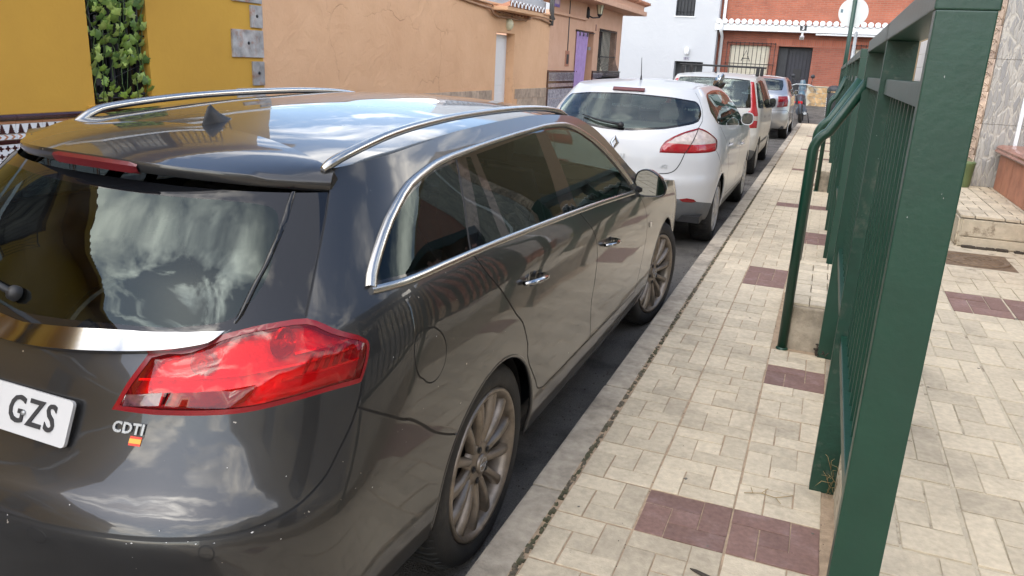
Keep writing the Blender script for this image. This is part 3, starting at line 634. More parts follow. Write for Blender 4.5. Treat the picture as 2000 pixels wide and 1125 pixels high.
# window grille and the artificial ivy on it
gr = thing('window_grille', 'black wrought iron grille over the window of the yellow house', 'grille', (XL, 5.5, 1.08))
def bar(parent, a, b, r, name='bar', mat='black_iron', knots=()):
    m = MB(); m.tube([a, b], r, 6)
    for z in knots: m.lathe([(-.02, r), (-.01, r * 2.2), (.01, r * 2.2), (.02, r)], (a[0], a[1], z), 'z', 8)
    return m.build(name, mat, parent)
for k in range(5): yy = 5.245 + k * .13; bar(gr, (XL - .05, yy, 1.06), (XL - .05, yy, 2.44), .011, knots=(1.14, 1.62, 2.1))
for zz in (1.11, 1.66, 2.2): bar(gr, (XL - .05, 5.18, zz), (XL - .05, 5.83, zz), .010, 'rail')
for k in range(4): bar(gr, (XL - .04, 5.2, 1.2 + .3 * k), (XL - .04, 5.8, 1.42 + .3 * k), .004, 'wire')
ivy = thing('ivy_garland', 'trailing ivy with pale green leaves woven through the black window grille', 'ivy', (XL, 5.5, 1.08))
def leafmesh(mat):
    m = MB(); pts = [(0, 0), (.028, -.012), (.05, .008), (.04, .03), (.062, .048), (.03, .058), (0, .10), (-.03, .058), (-.062, .048), (-.04, .03), (-.05, .008), (-.028, -.012)]
    vs = [(0, .035, .012)] + [(x, y, -.25 * abs(x) - .1 * max(0, y - .05)) for x, y in pts]; n = len(pts)
    m.add(vs, [(0, 1 + i, 1 + (i + 1) % n) for i in range(n)], 0, True); return mesh_of(m, 'leaf', [mat])
lms = [leafmesh(q) for q in ('leaf', 'leaf_dark', 'leaf_pale')]
m = MB()
for k in range(7):
    y0 = 5.22 + k * .095; p = [(XL - .03 + ru(0, .03), y0 + ru(-.05, .05), 1.08 + j * .15) for j in range(10)]; m.tube(p, .004, 5)
m.build('stem', 'leaf_dark', ivy)
for k in range(290):
    dens = rnd(); zz = 1.08 + 1.36 * rnd() ** (.75); yy = 5.215 + .60 * rnd() ** .9 + (.06 * rnd() if rnd() < .10 else 0)
    s = ru(.5, .95)
    o = inst('leaf', lms[0 if dens < .45 else (1 if dens < .6 else 2)], ivy, (XL - ru(-.02, .06), yy, zz), (s, s, s), (math.pi / 2 + ru(-.7, .5), ru(-.5, .5), math.pi / 2 + ru(-.8, .8)))
    o.rotation_euler = (math.pi + ru(-1.45, -.35) - .35, ru(-.8, .8), math.pi / 2 + ru(-.5, .5))

# ------------------------------------------------------------------ left: orange yard wall
ow = thing('orange_wall', 'long cracked orange rendered wall with a white door', 'building', (XL, 12, 0))
m = MB(); facade(m, L_, 7.46, 17.2, 0, 2.56, [(14.18, 15.12, .11, 2.09, .18)], .18)
m.add([L_(7.46, 2.56), L_(17.2, 2.56), L_(17.2, 2.56, 6), L_(7.46, 2.56, 6)], [(0, 1, 2, 3)]); m.build('wall', 'orange_render', ow)
m = MB().box((XL - .05, 7.46, 2.56), (XL + .03, 17.2, 2.60), bev=.012); m.build('coping', 'orange_render', ow)
m = MB().box((XL - .22, 14.185, .11), (XL - .17, 15.115, 2.06), bev=.004); d = m.build('door', 'white_gloss', ow)
m = MB()
for (z0, z1) in ((.3, .95), (1.1, 1.9)): m.box((XL - .171, 14.3, z0), (XL - .163, 15.0, z1), bev=.004)
m.build('door_panel', 'white_gloss', d)
m = MB().lathe([(0, .03), (.01, .03), (.012, .012), (.04, .012), (.045, .03), (.07, .028), (.078, 0)], (XL - .17, 14.26, 1.05), 'x', 14); m.build('handle', 'chrome', d)
tile_m = mesh_of(MB().box((-.01, 0, 0), (.012, .296, .196), bev=.002), 'tile', ['beige_tile'])
for r in range(3):
    yy = 7.75 - (.15 if r % 2 else 0)
    while yy < 17.1:
        if not (13.9 < yy < 15.12): inst('tile', tile_m, ow, (XL, yy, .43 + .2 * r))
        yy += .3
m = MB().box((XL - .005, 7.46, 0), (XL + .006, 14.18, .43)); m.box((XL - .005, 15.12, 0), (XL + .006, 17.2, .43)); m.build('dado', 'beige_tile', ow)
m = MB().lathe([(0, .115), (.03, .115), (.055, .10), (.085, .07), (.10, 0)], (XL, 14.75, 2.255), 'x', 24); q = tag(m.build('wall_lamp', 'cream_glass'), 'round cream bulkhead lamp above the white door in the orange wall', 'lamp')
m = MB().tube([(XL + .02, 14.88, 2.25), (XL + .015, 14.89, 2.46)], .012, 6); m.build('lamp_cable', 'cable_grey', q)
cp = thing('door_canopy', 'small tiled canopy with white tile ends above the white door', 'canopy', (XL, 14.8, 2.5))
m = MB().box((XL - .02, 13.85, 2.46), (XL + .34, 15.8, 2.53), bev=.01); m.build('slab', 'orange_render', cp)
ctm = mesh_of(MB().lathe([(0, .095), (.42, .08)], (0, 0, 0), 'x', 12, a0=0, a1=math.pi), 'roof_tile', ['roof_tile'])
cem = mesh_of(MB().lathe([(.0, .093), (.012, .078), (.0, .06)], (0, 0, 0), 'x', 12, a0=-.15, a1=math.pi + .15), 'tile_end', ['white_gloss'])
for k in range(10):
    a = inst('roof_tile', ctm, cp, (XL + .38, 13.98 + k * .19, 2.545), (-1, 1, 1), (0, -.3, 0))
    b = inst('tile_end', cem, cp, (XL + .384, 13.98 + k * .19, 2.545))
def cablething(pts, r, label, mat='cable'):
    m = MB(); m.tube(pts, r, 6); return tag(m.build('cable', mat), label, 'cable')
P_ = lambda pts: [(XL + .03 + w, y, z) for y, z, w in pts]
cablething(P_([(11.9, 2.62, 0), (12.6, 2.54, 0), (13.3, 2.5, 0), (13.75, 2.48, .02), (13.85, 2.40, .03), (14.1, 2.36, .02), (14.6, 2.37, .02), (15.2, 2.36, .02), (15.75, 2.41, .03), (15.9, 2.47, .02), (16.5, 2.46, 0), (17.2, 2.4, 0)]), .022, 'sagging painted cable bundle running under the door canopy along the orange wall')
cablething(P_([(12.0, 2.70, 0), (13.0, 2.58, .02), (13.8, 2.55, .02), (13.95, 2.46, .03), (15.1, 2.40, .05), (15.5, 2.36, .05), (15.85, 2.5, .02), (16.6, 2.5, .03), (17.2, 2.46, .03)]), .014, 'thinner painted cable looped above the bundle on the orange wall')
wp = thing('white_parapet', 'white roof parapet with pierced lattice blocks above the orange wall', 'parapet', (XL - .12, 15, 2.6))
m = MB().box((XL - .32, 12.6, 2.56), (XL - .10, 17.15, 2.84), bev=.01); m.build('base', 'white_render', wp)
m = MB().box((XL - .32, 12.6, 3.22), (XL - .10, 17.15, 3.32), bev=.01); m.build('rail', 'white_render', wp)
bm_ = MB(); bm_.prism([(-.11, 0), (-.07, 0), (0, .17), (.07, 0), (.11, 0), (.02, .19), (.11, .38), (.07, .38), (0, .21), (-.07, .38), (-.11, .38), (-.02, .19)], lambda u, v, w: (w, u, v), .14)
bmm = mesh_of(bm_, 'lattice_block', ['white_render'])
for k in range(19): inst('lattice_block', bmm, wp, (XL - .28, 12.75 + k * .235, 2.84))
m = MB().tube([(XL + .04, 17.17, 2.36), (XL + .05, 17.15, 3.3)], .05, 8); m.tube([(XL + .06, 17.28, 2.5), (XL + .03, 17.1, 2.66), (XL + .04, 17.05, 3.3)], .03, 8)
tag(m.build('conduit', 'cable_grey'), 'grey conduit bundle at the corner between orange wall and peach house', 'conduit')

# ------------------------------------------------------------------ left: peach house with the lilac curtain
ph = thing('peach_house', 'peach rendered house with lilac door curtain and bulging window grille', 'house', (XL, 20, 0))
m = MB(); facade(m, L_, 17.2, 23.65, 0, 3.1, [(19.15, 20.75, .11, 2.38, .3), (21.25, 22.95, 1.27, 2.5, .14)], .2)
m.add([L_(23.65, 0), L_(23.65, 0, 8), L_(23.65, 3.1, 8), L_(23.65, 3.1)], [(0, 1, 2, 3)])
m.build('wall', 'peach_render', ph)
m = MB().box((XL - .31, 19.15, .11), (XL - .29, 20.75, 2.38)); m.build('door', 'terracotta_cap', ph)
m = MB().box((XL, 17.2, 2.62), (XL + .06, 19.9, 2.68), bev=.01); m.build('ledge', 'peach_render', ph)
m = MB().box((XL - 1, 17.2, 3.02), (XL + .52, 24.5, 3.14), bev=.015); m.box((XL - 1, 17.2, 3.14), (XL + .44, 24.4, 3.3)); m.build('eave', 'peach_render', ph)
for k in range(38):
    for j in range(3): inst('roof_tile', rtm, ph, (XL + .60 - .40 * j, 17.3 + k * .195, 3.33 + .10 * j), (-1, 1.05, 1), (0, -.25, 0))
m = MB().add([L_(21.25, 1.27, .13), L_(22.95, 1.27, .13), L_(22.95, 2.5, .13), L_(21.25, 2.5, .13)], [(0, 1, 2, 3)]); w = m.build('window', 'blind', ph)
m = MB().box((XL - .128, 21.3, 1.3), (XL - .12, 22.0, 2.45)); m.build('pane', 'dark_glass', w)
dd = [(.965, 1.0, 'glaze_brown'), ]
def strip(z0, z1, mat, pr, a=17.25, b=23.6):
    for (y0, y1) in ((a, 19.12), (20.78, b)): tile_row(ph, L_, y0, y1, .30, z0, z1, pr, mat)
def comb(m, w, h, p):
    for k in range(10): flat(m, [(w * (k + .25) / 10, h * .1), (w * (k + .6) / 10, h * .1), (w * (k + .6) / 10, h * .9), (w * (k + .25) / 10, h * .9)], p + .0012, 1)
for (y0, y1) in ((17.25, 19.12), (20.78, 23.6)):
    tile_row(ph, L_, y0, y1, .30, 1.36, 1.41, .03, 'glaze_brown', bull=True)
    tile_row(ph, L_, y0, y1, .30, 1.17, 1.36, .012, 'glaze_grey', comb)
    tile_row(ph, L_, y0, y1, .30, 1.12, 1.17, .016, 'glaze_brown')
    tile_row(ph, L_, y0, y1, .30, 1.03, 1.12, .012, 'glaze_grey', chev)
    tile_row(ph, L_, y0, y1, .30, .99, 1.03, .016, 'glaze_brown')
    for r in range(4): tile_row(ph, L_, y0, y1, .30, .11 + .22 * r, .33 + .22 * r, .012, 'glaze_grey')
for yy in (17.22, 20.80): MB().box((XL - .01, yy - .03, .11), (XL + .03, yy + .03, 1.41), bev=.004).build('tile_border', 'glaze_brown', ph)
m = MB(); rowsz = [2.33 - i * .11 for i in range(21)]; vs = []; n = 40
for i, z in enumerate(rowsz):
    t_ = i / 20; y0 = 19.17 + .02 * t_; y1 = 20.16 - .36 * t_ ** 1.1
    for k in range(n + 1):
        f = k / n; vs.append((XL + .02 + .035 * math.sin(f * math.pi * 7) * (.6 + .4 * t_), y0 + (y1 - y0) * f, z))
m.add(vs, [(i * (n + 1) + k, i * (n + 1) + k + 1, (i + 1) * (n + 1) + k + 1, (i + 1) * (n + 1) + k) for i in range(20) for k in range(n)], 0, True)
cu = tag(m.build('door_curtain', 'lilac', recalc=False), 'lilac curtain hanging in the doorway of the peach house', 'curtain')
for k in range(3): MB().lathe([(0, .05), (.01, .045), (.01, .0)], (XL + .062, 19.3 + k * .32, 2.28), 'x', 12).build('eyelet', 'black_iron', cu)
MB().tube([(XL + .02, 19.1, 2.345), (XL + .02, 20.75, 2.345)], .014, 8).build('rod', 'black_iron', cu)
gp = thing('bulging_grille', 'dark iron window grille with bulging foot on the peach house', 'grille', (XL, 22.1, 1.3))
for k in range(14):
    yy = 21.25 + k * .131; m = MB(); m.tube([(XL + .03, yy, 2.5), (XL + .04, yy, 1.75), (XL + .07, yy, 1.6), (XL + .17, yy, 1.42), (XL + .2, yy, 1.32), (XL + .17, yy, 1.24), (XL + .0, yy, 1.2)], .011, 5); m.build('bar', 'black_iron', gp)
for zz, xx in ((2.46, .03), (1.78, .04), (1.26, .18)): MB().tube([(XL + xx, 21.2, zz), (XL + xx, 23.0, zz)], .014, 5).build('rail', 'black_iron', gp)
la = thing('wall_lantern', 'black wall lantern on a bracket high on the peach house', 'lantern', (XL, 20.2, 2.85))
m = MB().lathe([(-.16, .02), (-.10, .06), (.08, .05), (.14, .02)], (XL + .015, 20.0, 2.82), 'z', 10); m.tube([(XL, 20.0, 2.76), (XL + .14, 20.05, 2.70), (XL + .27, 20.2, 2.72), (XL + .27, 20.2, 2.78)], .018, 6); m.build('bracket', 'black_iron', la)
m = MB().lathe([(2.80, .055), (3.02, .095)], (XL + .27, 20.2, 0), 'z', 6, smooth=False); g = m.build('glass', 'cream_glass', la)
m = MB().lathe([(3.02, .12), (3.10, .07), (3.13, .02), (3.17, .02), (3.18, 0)], (XL + .27, 20.2, 0), 'z', 6, smooth=False); m.lathe([(2.70, .0), (2.74, .03), (2.79, .07), (2.80, .06)], (XL + .27, 20.2, 0), 'z', 6)
for k in range(6): a = k * math.pi / 3; m.tube([(XL + .27 + .057 * math.cos(a), 20.2 + .057 * math.sin(a), 2.8), (XL + .27 + .098 * math.cos(a), 20.2 + .098 * math.sin(a), 3.02)], .006, 4)
m.build('cage', 'black_iron', la)
m = MB().box((XL - .01, 18.42, 1.50), (XL + .012, 18.72, 1.86), bev=.004); q = tag(m.build('meter_cover', 'terracotta'), 'narrow brown meter cover on the peach wall left of the curtain', 'cover')
MB().box((XL + .01, 18.5, 1.56), (XL + .018, 18.66, 1.78)).build('hatch', 'plastic_dark', q)
m = MB().tube([(XL + .012, 18.55, 1.86), (XL + .012, 18.53, 3.0)], .012, 5); tag(m.build('cable', 'cable_grey'), 'thin dark cable running up from the meter cover', 'cable')
m = MB().box((XL - .01, 20.25, 1.92), (XL + .03, 20.42, 2.0), bev=.004); tag(m.build('doorbell', 'galv'), 'small grey doorbell box inside the curtained doorway of the peach house', 'doorbell')
m = MB().box((XL, 17.35, 2.78), (XL + .02, 17.75, 3.0), bev=.003); q = tag(m.build('wall_sign', 'purple_sign'), 'small purple and white tile sign beneath the peach eave', 'sign')
for k in range(3): MB().box((XL + .02, 17.42 + k * .1, 2.84), (XL + .024, 17.48 + k * .1, 2.95)).build('mark', 'glaze_white', q)
q = tag(MB().box((XL - .01, 20.85, 2.42), (XL + .012, 20.93, 2.58), bev=.002).build('name_plate', 'terracotta_cap'), 'tiny brown plate on the peach wall beside the doorway', 'plate')
hn = tag(MB().box((XL - .3, 20.08, 1.2), (XL - .26, 20.42, 1.36), bev=.003).build('house_number', 'glaze_white'), 'white tile plate reading A4 in the curtained doorway', 'house number')
text_mesh('number', 'A4', .17, lambda u, v, w: (XL - .26 + w, 20.25 + u, 1.28 + v), 'plate_ink', hn, .004, .004)
# ------------------------------------------------------------------ end of the street: white house
YW = 32.5
def E_(u, v, w=0): return (u, YW + w, v)
wh = thing('white_house', 'tall plain white house with small barred window at the street end', 'house', (-8, YW, .4))
m = MB(); facade(m, E_, -16, -4.46, .2, 9, [(-6.14, -5.40, 3.53, 4.9, .16), (-5.99, -4.86, .3, 1.83, .4)], .2)
m.add([E_(-4.46, .2), E_(-4.46, .2, .55), E_(-4.46, 9, .55), E_(-4.46, 9)], [(0, 1, 2, 3)]); m.build('wall', 'white_render', wh)
m = MB().add([E_(-6.15, 3.5, .15), E_(-5.38, 3.5, .15), E_(-5.38, 4.9, .15), E_(-6.15, 4.9, .15)], [(0, 1, 2, 3)]); w = m.build('window', 'plastic_dark', wh)
m = MB()
for k in range(6): m.tube([E_(-6.1 + k * .132, 3.55, .06), E_(-6.1 + k * .132, 4.9, .06)], .012, 5)
for zz in (3.7, 4.3): m.tube([E_(-6.12, zz, .06), E_(-5.42, zz, .06)], .012, 5)
m.build('bars', 'black_iron', w)
MB().box((-6.18, YW - .03, 3.49), (-5.36, YW + .02, 3.53)).build('sill', 'white_gloss', wh)
m = MB().add([E_(-6, .3, .38), E_(-4.84, .3, .38), E_(-4.84, 1.85, .38), E_(-6, 1.85, .38)], [(0, 1, 2, 3)]); g = m.build('garage_door', 'plastic_dark', wh)
m = MB(); m.box((-5.6, YW + .33, .4), (-5.55, YW + .37, 1.8)); m.box((-5.2, YW + .33, .4), (-5.15, YW + .37, 1.8)); m.build('door_rib', 'plastic_grey', g)
m = MB().lathe([(0, .06), (.05, .09), (.22, .09), (.27, .03), (.28, 0)], (-5.53, YW - .1, 2.1), 'z', 16); m.box((-5.57, YW - .1, 2.18), (-5.49, YW, 2.28)); tag(m.build('porch_lamp', 'white_gloss'), 'white bulb lamp above the dark garage opening of the white house', 'lamp')
q = tag(MB().box((-5.64, YW - .012, 1.885), (-5.42, YW, 2.0)).build('house_number', 'glaze_grey'), 'small grey number plate over the garage opening of the white house', 'house number')
text_mesh('number', '33', .11, lambda u, v, w: (-5.53 + u, YW - .012 - w, 1.943 + v), 'plate_ink', q, .004)

# ------------------------------------------------------------------ end of the street: brick house
YB = 33.0
def B_(u, v, w=0): return (u, YB + w, v)
bh = thing('brick_house', 'red brick house with white tiled canopy and dark front door', 'house', (0, YB, .4))
m = MB(); facade(m, B_, -4.46, 9, .2, 3.06, [(-2.13, -.88, .40, 2.56, .55), (-3.95, -2.45, 1.15, 2.55, .14), (.56, 2.1, 1.15, 2.6, .14)], .2); m.build('wall', 'brick_low', bh)
m = MB(); facade(m, B_, -4.46, 9, 3.06, 10, [], .2); m.build('upper_wall', 'brick_red', bh)
for (a, b) in ((-2.35, -.66), ): MB().box((-2.6, YB - .015, 2.56), (2.2, YB + .01, 2.83)).build('soldier_course', 'brick_soldier', bh)
m = MB().box((-4.55, YB - .55, 3.06), (9, YB + .02, 3.32), bev=.012); m.build('canopy', 'white_gloss', bh)
ce = mesh_of(MB().lathe([(0, .105), (.5, .09)], (0, 0, 0), 'y', 12, a0=-math.pi / 2, a1=math.pi / 2), 'canopy_tile', ['white_gloss'])
cs = mesh_of(MB().lathe([(0, .10), (.03, .085), (.0, .06), (.02, 0)], (0, 0, 0), 'y', 14), 'tile_end', ['white_gloss'])
k = 0; xx = -4.42
while xx < 5.2:
    inst('canopy_tile', ce, bh, (xx, YB - .6, 3.375)); inst('tile_end', cs, bh, (xx, YB - .602, 3.385), (1, -1, 1)); xx += .235; k += 1
def mitre(): pass
m = MB().box((-.85, YB - .5, 2.98), (1.5, YB - .3, 3.05), bev=.02); tag(m.build('rolled_awning', 'white_gloss'), 'rolled white awning tucked under the brick house canopy', 'awning')
q = tag(MB().box((-1.43, YB - .57, 3.13), (-1.19, YB - .552, 3.315), bev=.003).build('house_number', 'plate_ink'), 'black plate with white number 3 on the canopy edge', 'house number')
text_mesh('number', '3', .19, lambda u, v, w: (-1.31 + u, YB - .571 - w, 3.222 + v), 'white_gloss', q, .004, .006)
q = tag(MB().box((-1.40, YB - .5, 2.80), (-1.24, YB - .42, 2.95), bev=.01).build('floodlight', 'glaze_grey'), 'small grey floodlight under the brick house canopy above the door', 'floodlight')
MB().box((-1.36, YB - .46, 2.94), (-1.28, YB - .44, 3.06)).build('bracket', 'glaze_white', q); MB().box((-1.39, YB - .505, 2.81), (-1.25, YB - .5, 2.9)).build('lens', 'dark_glass', q)
m = MB().box((-2.13, YB + .48, .4), (-.88, YB + .54, 2.56)); d = m.build('door', 'door_blue', bh)
m = MB()
for k in range(6): m.box((-1.72 + k * .14, YB + .45, .5), (-1.62 + k * .14, YB + .475, 2.45), bev=.004)
for k in range(7): m.box((-1.75 + k * .13, YB + .44, 2.42), (-1.69 + k * .13, YB + .476, 2.5))
m.build('slat', 'door_blue', d)
m = MB()
for (a, b, c, e) in ((-1.5, -1.2, 1.35, 1.75), (-1.45, -1.25, .9, 1.2)): m.box((a, YB + .43, c), (b, YB + .45, e), bev=.004)
m.build('door_ornament', 'black_iron', d)
MB().box((-2.12, YB + .3, .4), (-1.78, YB + .47, 2.5)).build('side_panel', 'plastic_dark', bh)
for (x0, x1, z1, lab) in ((-3.95, -2.45, 2.55, 'black iron grille over the blind left of the brick house door'), (.56, 2.1, 2.6, 'black iron grille over the window right of the brick house door')):
    m = MB().add([B_(x0, 1.15, .13), B_(x1, 1.15, .13), B_(x1, z1, .13), B_(x0, z1, .13)], [(0, 1, 2, 3)]); w = m.build('window', 'blind', bh)
    m = MB()
    for k in range(12): zz = 1.2 + k * .112; m.box((x0 + .05, YB + .105, zz), (x1 - .05, YB + .125, zz + .1))
    m.build('blind', 'blind', w)
    g = thing('window_grille', lab, 'grille', ((x0 + x1) / 2, YB, 1.2))
    for k in range(12):
        xk = x0 - .1 + k * (x1 - x0 + .3) / 11; MB().tube([(xk, YB - .13, 1.1), (xk, YB - .13, z1 + .12)], .012, 5).build('bar', 'black_iron', g)
    for zz in (1.15, 1.85, z1 + .08): MB().tube([(x0 - .12, YB, zz), (x0 - .12, YB - .13, zz), (x1 + .22, YB - .13, zz), (x1 + .22, YB, zz)], .014, 5).build('rail', 'black_iron', g)
    m = MB(); xc = (x0 + x1) / 2 - .1
    m.tube([(xc - .16, YB - .135, 1.95), (xc, YB - .135, 2.35), (xc + .16, YB - .135, 1.95)], .014, 5); m.tube([(xc - .14, YB - .135, 2.05), (xc + .14, YB - .135, 2.05)], .014, 5); m.build('ornament', 'black_iron', g)
m = MB().tube([(-4.33, YB - .12, 10), (-4.30, YB - .12, 3.4), (-4.30, YB - .62, 3.3), (-4.3, YB - .62, 3.05), (-4.3, YB - .12, 2.85), (-4.28, YB - .12, .4)], .062, 10); tag(m.build('drainpipe', 'white_gloss'), 'white drainpipe down the corner between white house and brick house', 'drainpipe')
# crazy-paved dado right of the door: each stone a piece
m = MB().box((-.88, YB - .05, .28), (5, YB + .005, 1.13)); dj = m.build('dado', 'dado_joint', bh)
MB().box((-.90, YB - .08, 1.12), (5, YB, 1.16), bev=.006).build('dado_cap', 'concrete_pale', bh)
nx, nz = 12, 4; gx = [[-.86 + (i + (.5 if j % 2 else 0) + ru(-.16, .16)) * .24 for i in range(nx + 1)] for j in range(nz + 1)]; gz = [[.31 + (j + (ru(-.2, .2) if 0 < j < nz else 0)) * .2 for i in range(nx + 1)] for j in range(nz + 1)]
for j in range(nz):
    for i in range(nx):
        q = [(gx[j][i], gz[j][i]), (gx[j][i + 1], gz[j][i + 1]), (gx[j + 1][i + 1], gz[j + 1][i + 1]), (gx[j + 1][i], gz[j + 1][i])]
        q = [(max(a, -.87), b) for a, b in q]; cx = sum(p[0] for p in q) / 4; cz = sum(p[1] for p in q) / 4
        pts = []
        for k in range(4):
            a, b = q[k], q[(k + 1) % 4]; pts.append((a[0] + (cx - a[0]) * .16, a[1] + (cz - a[1]) * .16)); mx_ = ((a[0] + b[0]) / 2, (a[1] + b[1]) / 2); pts.append((mx_[0] + (cx - mx_[0]) * ru(.0, .1), mx_[1] + (cz - mx_[1]) * ru(.0, .1)))
        MB().prism(pts, lambda u, v, w: (u, YB - .05 - w, v), .018).build('stone', 'dado_stone', bh)

# ------------------------------------------------------------------ right: tiled houses behind the walkway
sh = thing('stone_tiled_house', 'house clad in grey stone-look tiles beside the raised walkway', 'house', (1.3, 8.8, .64))
m = MB().box((1.26, 8.82, 0), (7, 17, 4.3)); m.build('wall', 'ochre_render', sh)
stm = mesh_of(MB().box((0, -.012, 0), (.297, .006, .597), bev=.003), 'tile', ['stone_look'])
for i in range(3):
    for j in range(6): inst('tile', stm, sh, (1.40 + i * .30 if i == 0 else 1.40 + i * .30 + (.03 if i > 0 else 0), 8.81, .64 + j * .60), ((.29 / .297) if i == 0 else 1, 1, 1))
# relief border strip
def relief(m):
    m.box((0, -.014, 0), (.128, .004, .297), bev=.003)
    for k in range(3):
        z = .05 + k * .098; p = [(.064 + .04 * math.cos(a) * (1 - a / 14), -.016, z + .036 * math.sin(a) * (1 - a / 14)) for a in np.linspace(0, 9, 20)]; m.tube(p, .006, 4)
    m.tube([(.01, -.015, .0), (.01, -.015, .297)], .006, 4); m.tube([(.118, -.015, .0), (.118, -.015, .297)], .006, 4)
rm = MB(); relief(rm); rmm = mesh_of(rm, 'border_tile', ['beige_tile'])
for j in range(12): inst('border_tile', rmm, sh, (1.268, 8.808, .64 + .30 * j))
MB().box((1.69, 8.78, .9), (1.725, 8.83, 4.2), bev=.004).build('trim', 'white_gloss', sh)
MB().box((2.33, 8.79, .64), (4.5, 8.815, 4.2)).build('door_surround', 'terracotta_cap', sh)
ptm = mesh_of(MB().box((-.008, 0, 0), (.005, .297, .197), bev=.002), 'wall_tile', ['pale_tile'])
for i in range(20):
    for j in range(9): inst('wall_tile', ptm, sh, (1.256, 8.9 + i * .30, .40 + j * .2))
# landing in front of it
ld = thing('tiled_landing', 'worn tiled landing block in front of the stone-look wall', 'step', (1.06, 6.77, .4))
m = MB().box((1.075, 6.785, .38), (3.2, 8.8, .615), bev=.01); m.build('body', 'concrete_pale', ld)
for i in range(7):
    for j in range(7):
        x0, y0 = 1.065 + i * .30, 6.772 + j * .29
        for (a, b, d, e) in PIN:
            inst('paver', pmesh, ld, (x0 + .3 * (a + b) / 2, y0 + .29 * (d + e) / 2, .64 + ru(-.0015, .0015)), (.3 * (b - a) - .009, .29 * (e - d) - .009, .03))
for i in range(4):   # riser slabs
    x0 = 1.085 + i * .46
    for (z0, z1) in ((.405, .475), (.482, .612)):
        MB().box((x0, 6.772, z0), (x0 + .45, 6.79, z1), bev=.005).build('riser_tile', 'concrete_pale', ld)
for j in range(4):
    MB().box((1.062, 6.80 + j * .47, .41), (1.08, 7.26 + j * .47, .612), bev=.005).build('riser_tile', 'concrete_pale', ld)
m = MB()
for k in range(60):
    xx = ru(1.1, 2.0); m.box((xx, 6.752 - ru(0, .03), .396), (xx + ru(.01, .06), 6.775, .402 + ru(0, .012)))
tag(m.build('grime', 'debris', ld), kind='stuff')
tw = thing('terracotta_wall', 'low terracotta tiled stair wall with moulded brown cap', 'wall', (1.6, 8.7, .64))
m = MB().box((1.605, 5.5, .40), (1.86, 8.72, .985)); m.build('body', 'mortar', tw)
k = 0; yy = 5.5
while yy < 8.7:
    for (z0, z1) in ((.642, .985), (.405, .636)): MB().box((1.59, yy, z0), (1.612, yy + .315, z1), bev=.003).build('tile', 'terracotta', tw)
    yy += .32
m = MB().box((1.605, 8.715, .642), (1.86, 8.735, .985), bev=.003)
yy = 5.5
capp = [(-.05, 0), (-.06, .015), (-.045, .03), (-.05, .05), (-.03, .066), (0, .072), (.3, .072), (.3, 0)]
while yy < 8.75:
    MB().prism(capp, lambda u, v, w: (1.60 + u, yy + w, .985 + v), .245).build('cap_tile', 'terracotta_cap', tw); yy += .25
m = MB().lathe([(0, .075), (.02, .082), (.22, .095), (.235, .10), (.24, .092), (.245, .05), (.25, 0)], (1.30, 8.66, .64), 'z', 20)
q = tag(m.build('green_bucket', 'olive_plastic'), 'olive green lidded bucket standing on the landing by the wall', 'bucket')
MB().tube([(1.30 + .095 * math.cos(a), 8.66 + .095 * math.sin(a) * .3, .86 + .05 * math.sin(a)) for a in np.linspace(0, 3.14, 9)], .004, 4).build('handle', 'olive_plastic', q)

# house opposite the near car (seen in its paint and glass), behind the camera to the right
rh = thing('tiled_villa', 'tall house with stone-look cladding along the raised walkway behind the fence', 'house', (3.2, 0, .4))
m = MB(); R_ = lambda u, v, w=0: (3.2 + w, u, v)
RH = [(-5, -3.8, 1.5, 2.8, .15), (-1.5, -.4, .42, 2.6, .2), (1.5, 2.9, 1.5, 2.8, .15)]
facade(m, R_, -14, 5.2, .3, 3.5, RH, .15); m.add([R_(5.2, .3), R_(5.2, .3, 6), R_(5.2, 3.5, 6), R_(5.2, 3.5)], [(0, 1, 2, 3)]); m.build('wall', 'cream_render', rh)
m = MB(); facade(m, lambda u, v, w=0: (3.18 + w, u, v), -14, 5.2, .39, 1.75, [(a, b, max(c, .39), min(d, 1.75), .02) for a, b, c, d, _ in RH[:3]], .02); m.build('dado', 'stone_look', rh)
for h in RH: MB().add([R_(h[0] - .01, h[2], .14), R_(h[1] + .01, h[2], .14), R_(h[1] + .01, h[3], .14), R_(h[0] - .01, h[3], .14)], [(0, 1, 2, 3)]).build('window', 'dark_glass', rh)
MB().box((2.75, -14, 3.5), (3.5, 5.3, 3.62)).build('eave', 'white_gloss', rh)

# ------------------------------------------------------------------ green fence
fe = thing('green_fence', 'dark green steel fence of wide posts and thin bars along the walkway', 'fence', (.19, 1.55, .12))
POSTS = [1.55, 2.865, 4.40, 5.70, 7.0, 8.31, 9.62, 11.06, 12.36, 13.67, 14.98, 16.29, 17.6, 18.91, 20.22, 21.5]
GAPS = {(4.40, 5.70), (11.06, 12.36)}
X0, X1 = .143, .236
for yv in POSTS:
    m = MB().box((X0, yv, .118), (X1, yv + .042, 1.742), bev=.0025); m.build('post', 'green_worn' if 2.5 < yv < 3 else 'green_paint', fe)
barm = mesh_of(MB().box((-.016, -.007, 0), (.016, .007, 1), bev=.0018), 'bar', ['green_paint'])
for a, b in zip(POSTS[:-1], POSTS[1:]):
    if (a, b) in GAPS: continue
    MB().box((X0 - .003, a, 1.742), (X1 + .003, b + .042, 1.795), bev=.003).build('top_rail', 'green_paint', fe)
    MB().box((.158, a + .042, 1.575), (.220, b, 1.622), bev=.002).build('mid_rail', 'green_paint', fe)
    MB().box((.160, a + .042, .700), (.218, b, .742), bev=.002).build('bottom_rail', 'green_paint', fe)
    n = 12
    for k in range(1, n): inst('bar', barm, fe, (.192, a + .042 + (b - a - .042) * k / n, .742), (1, 1, .833))
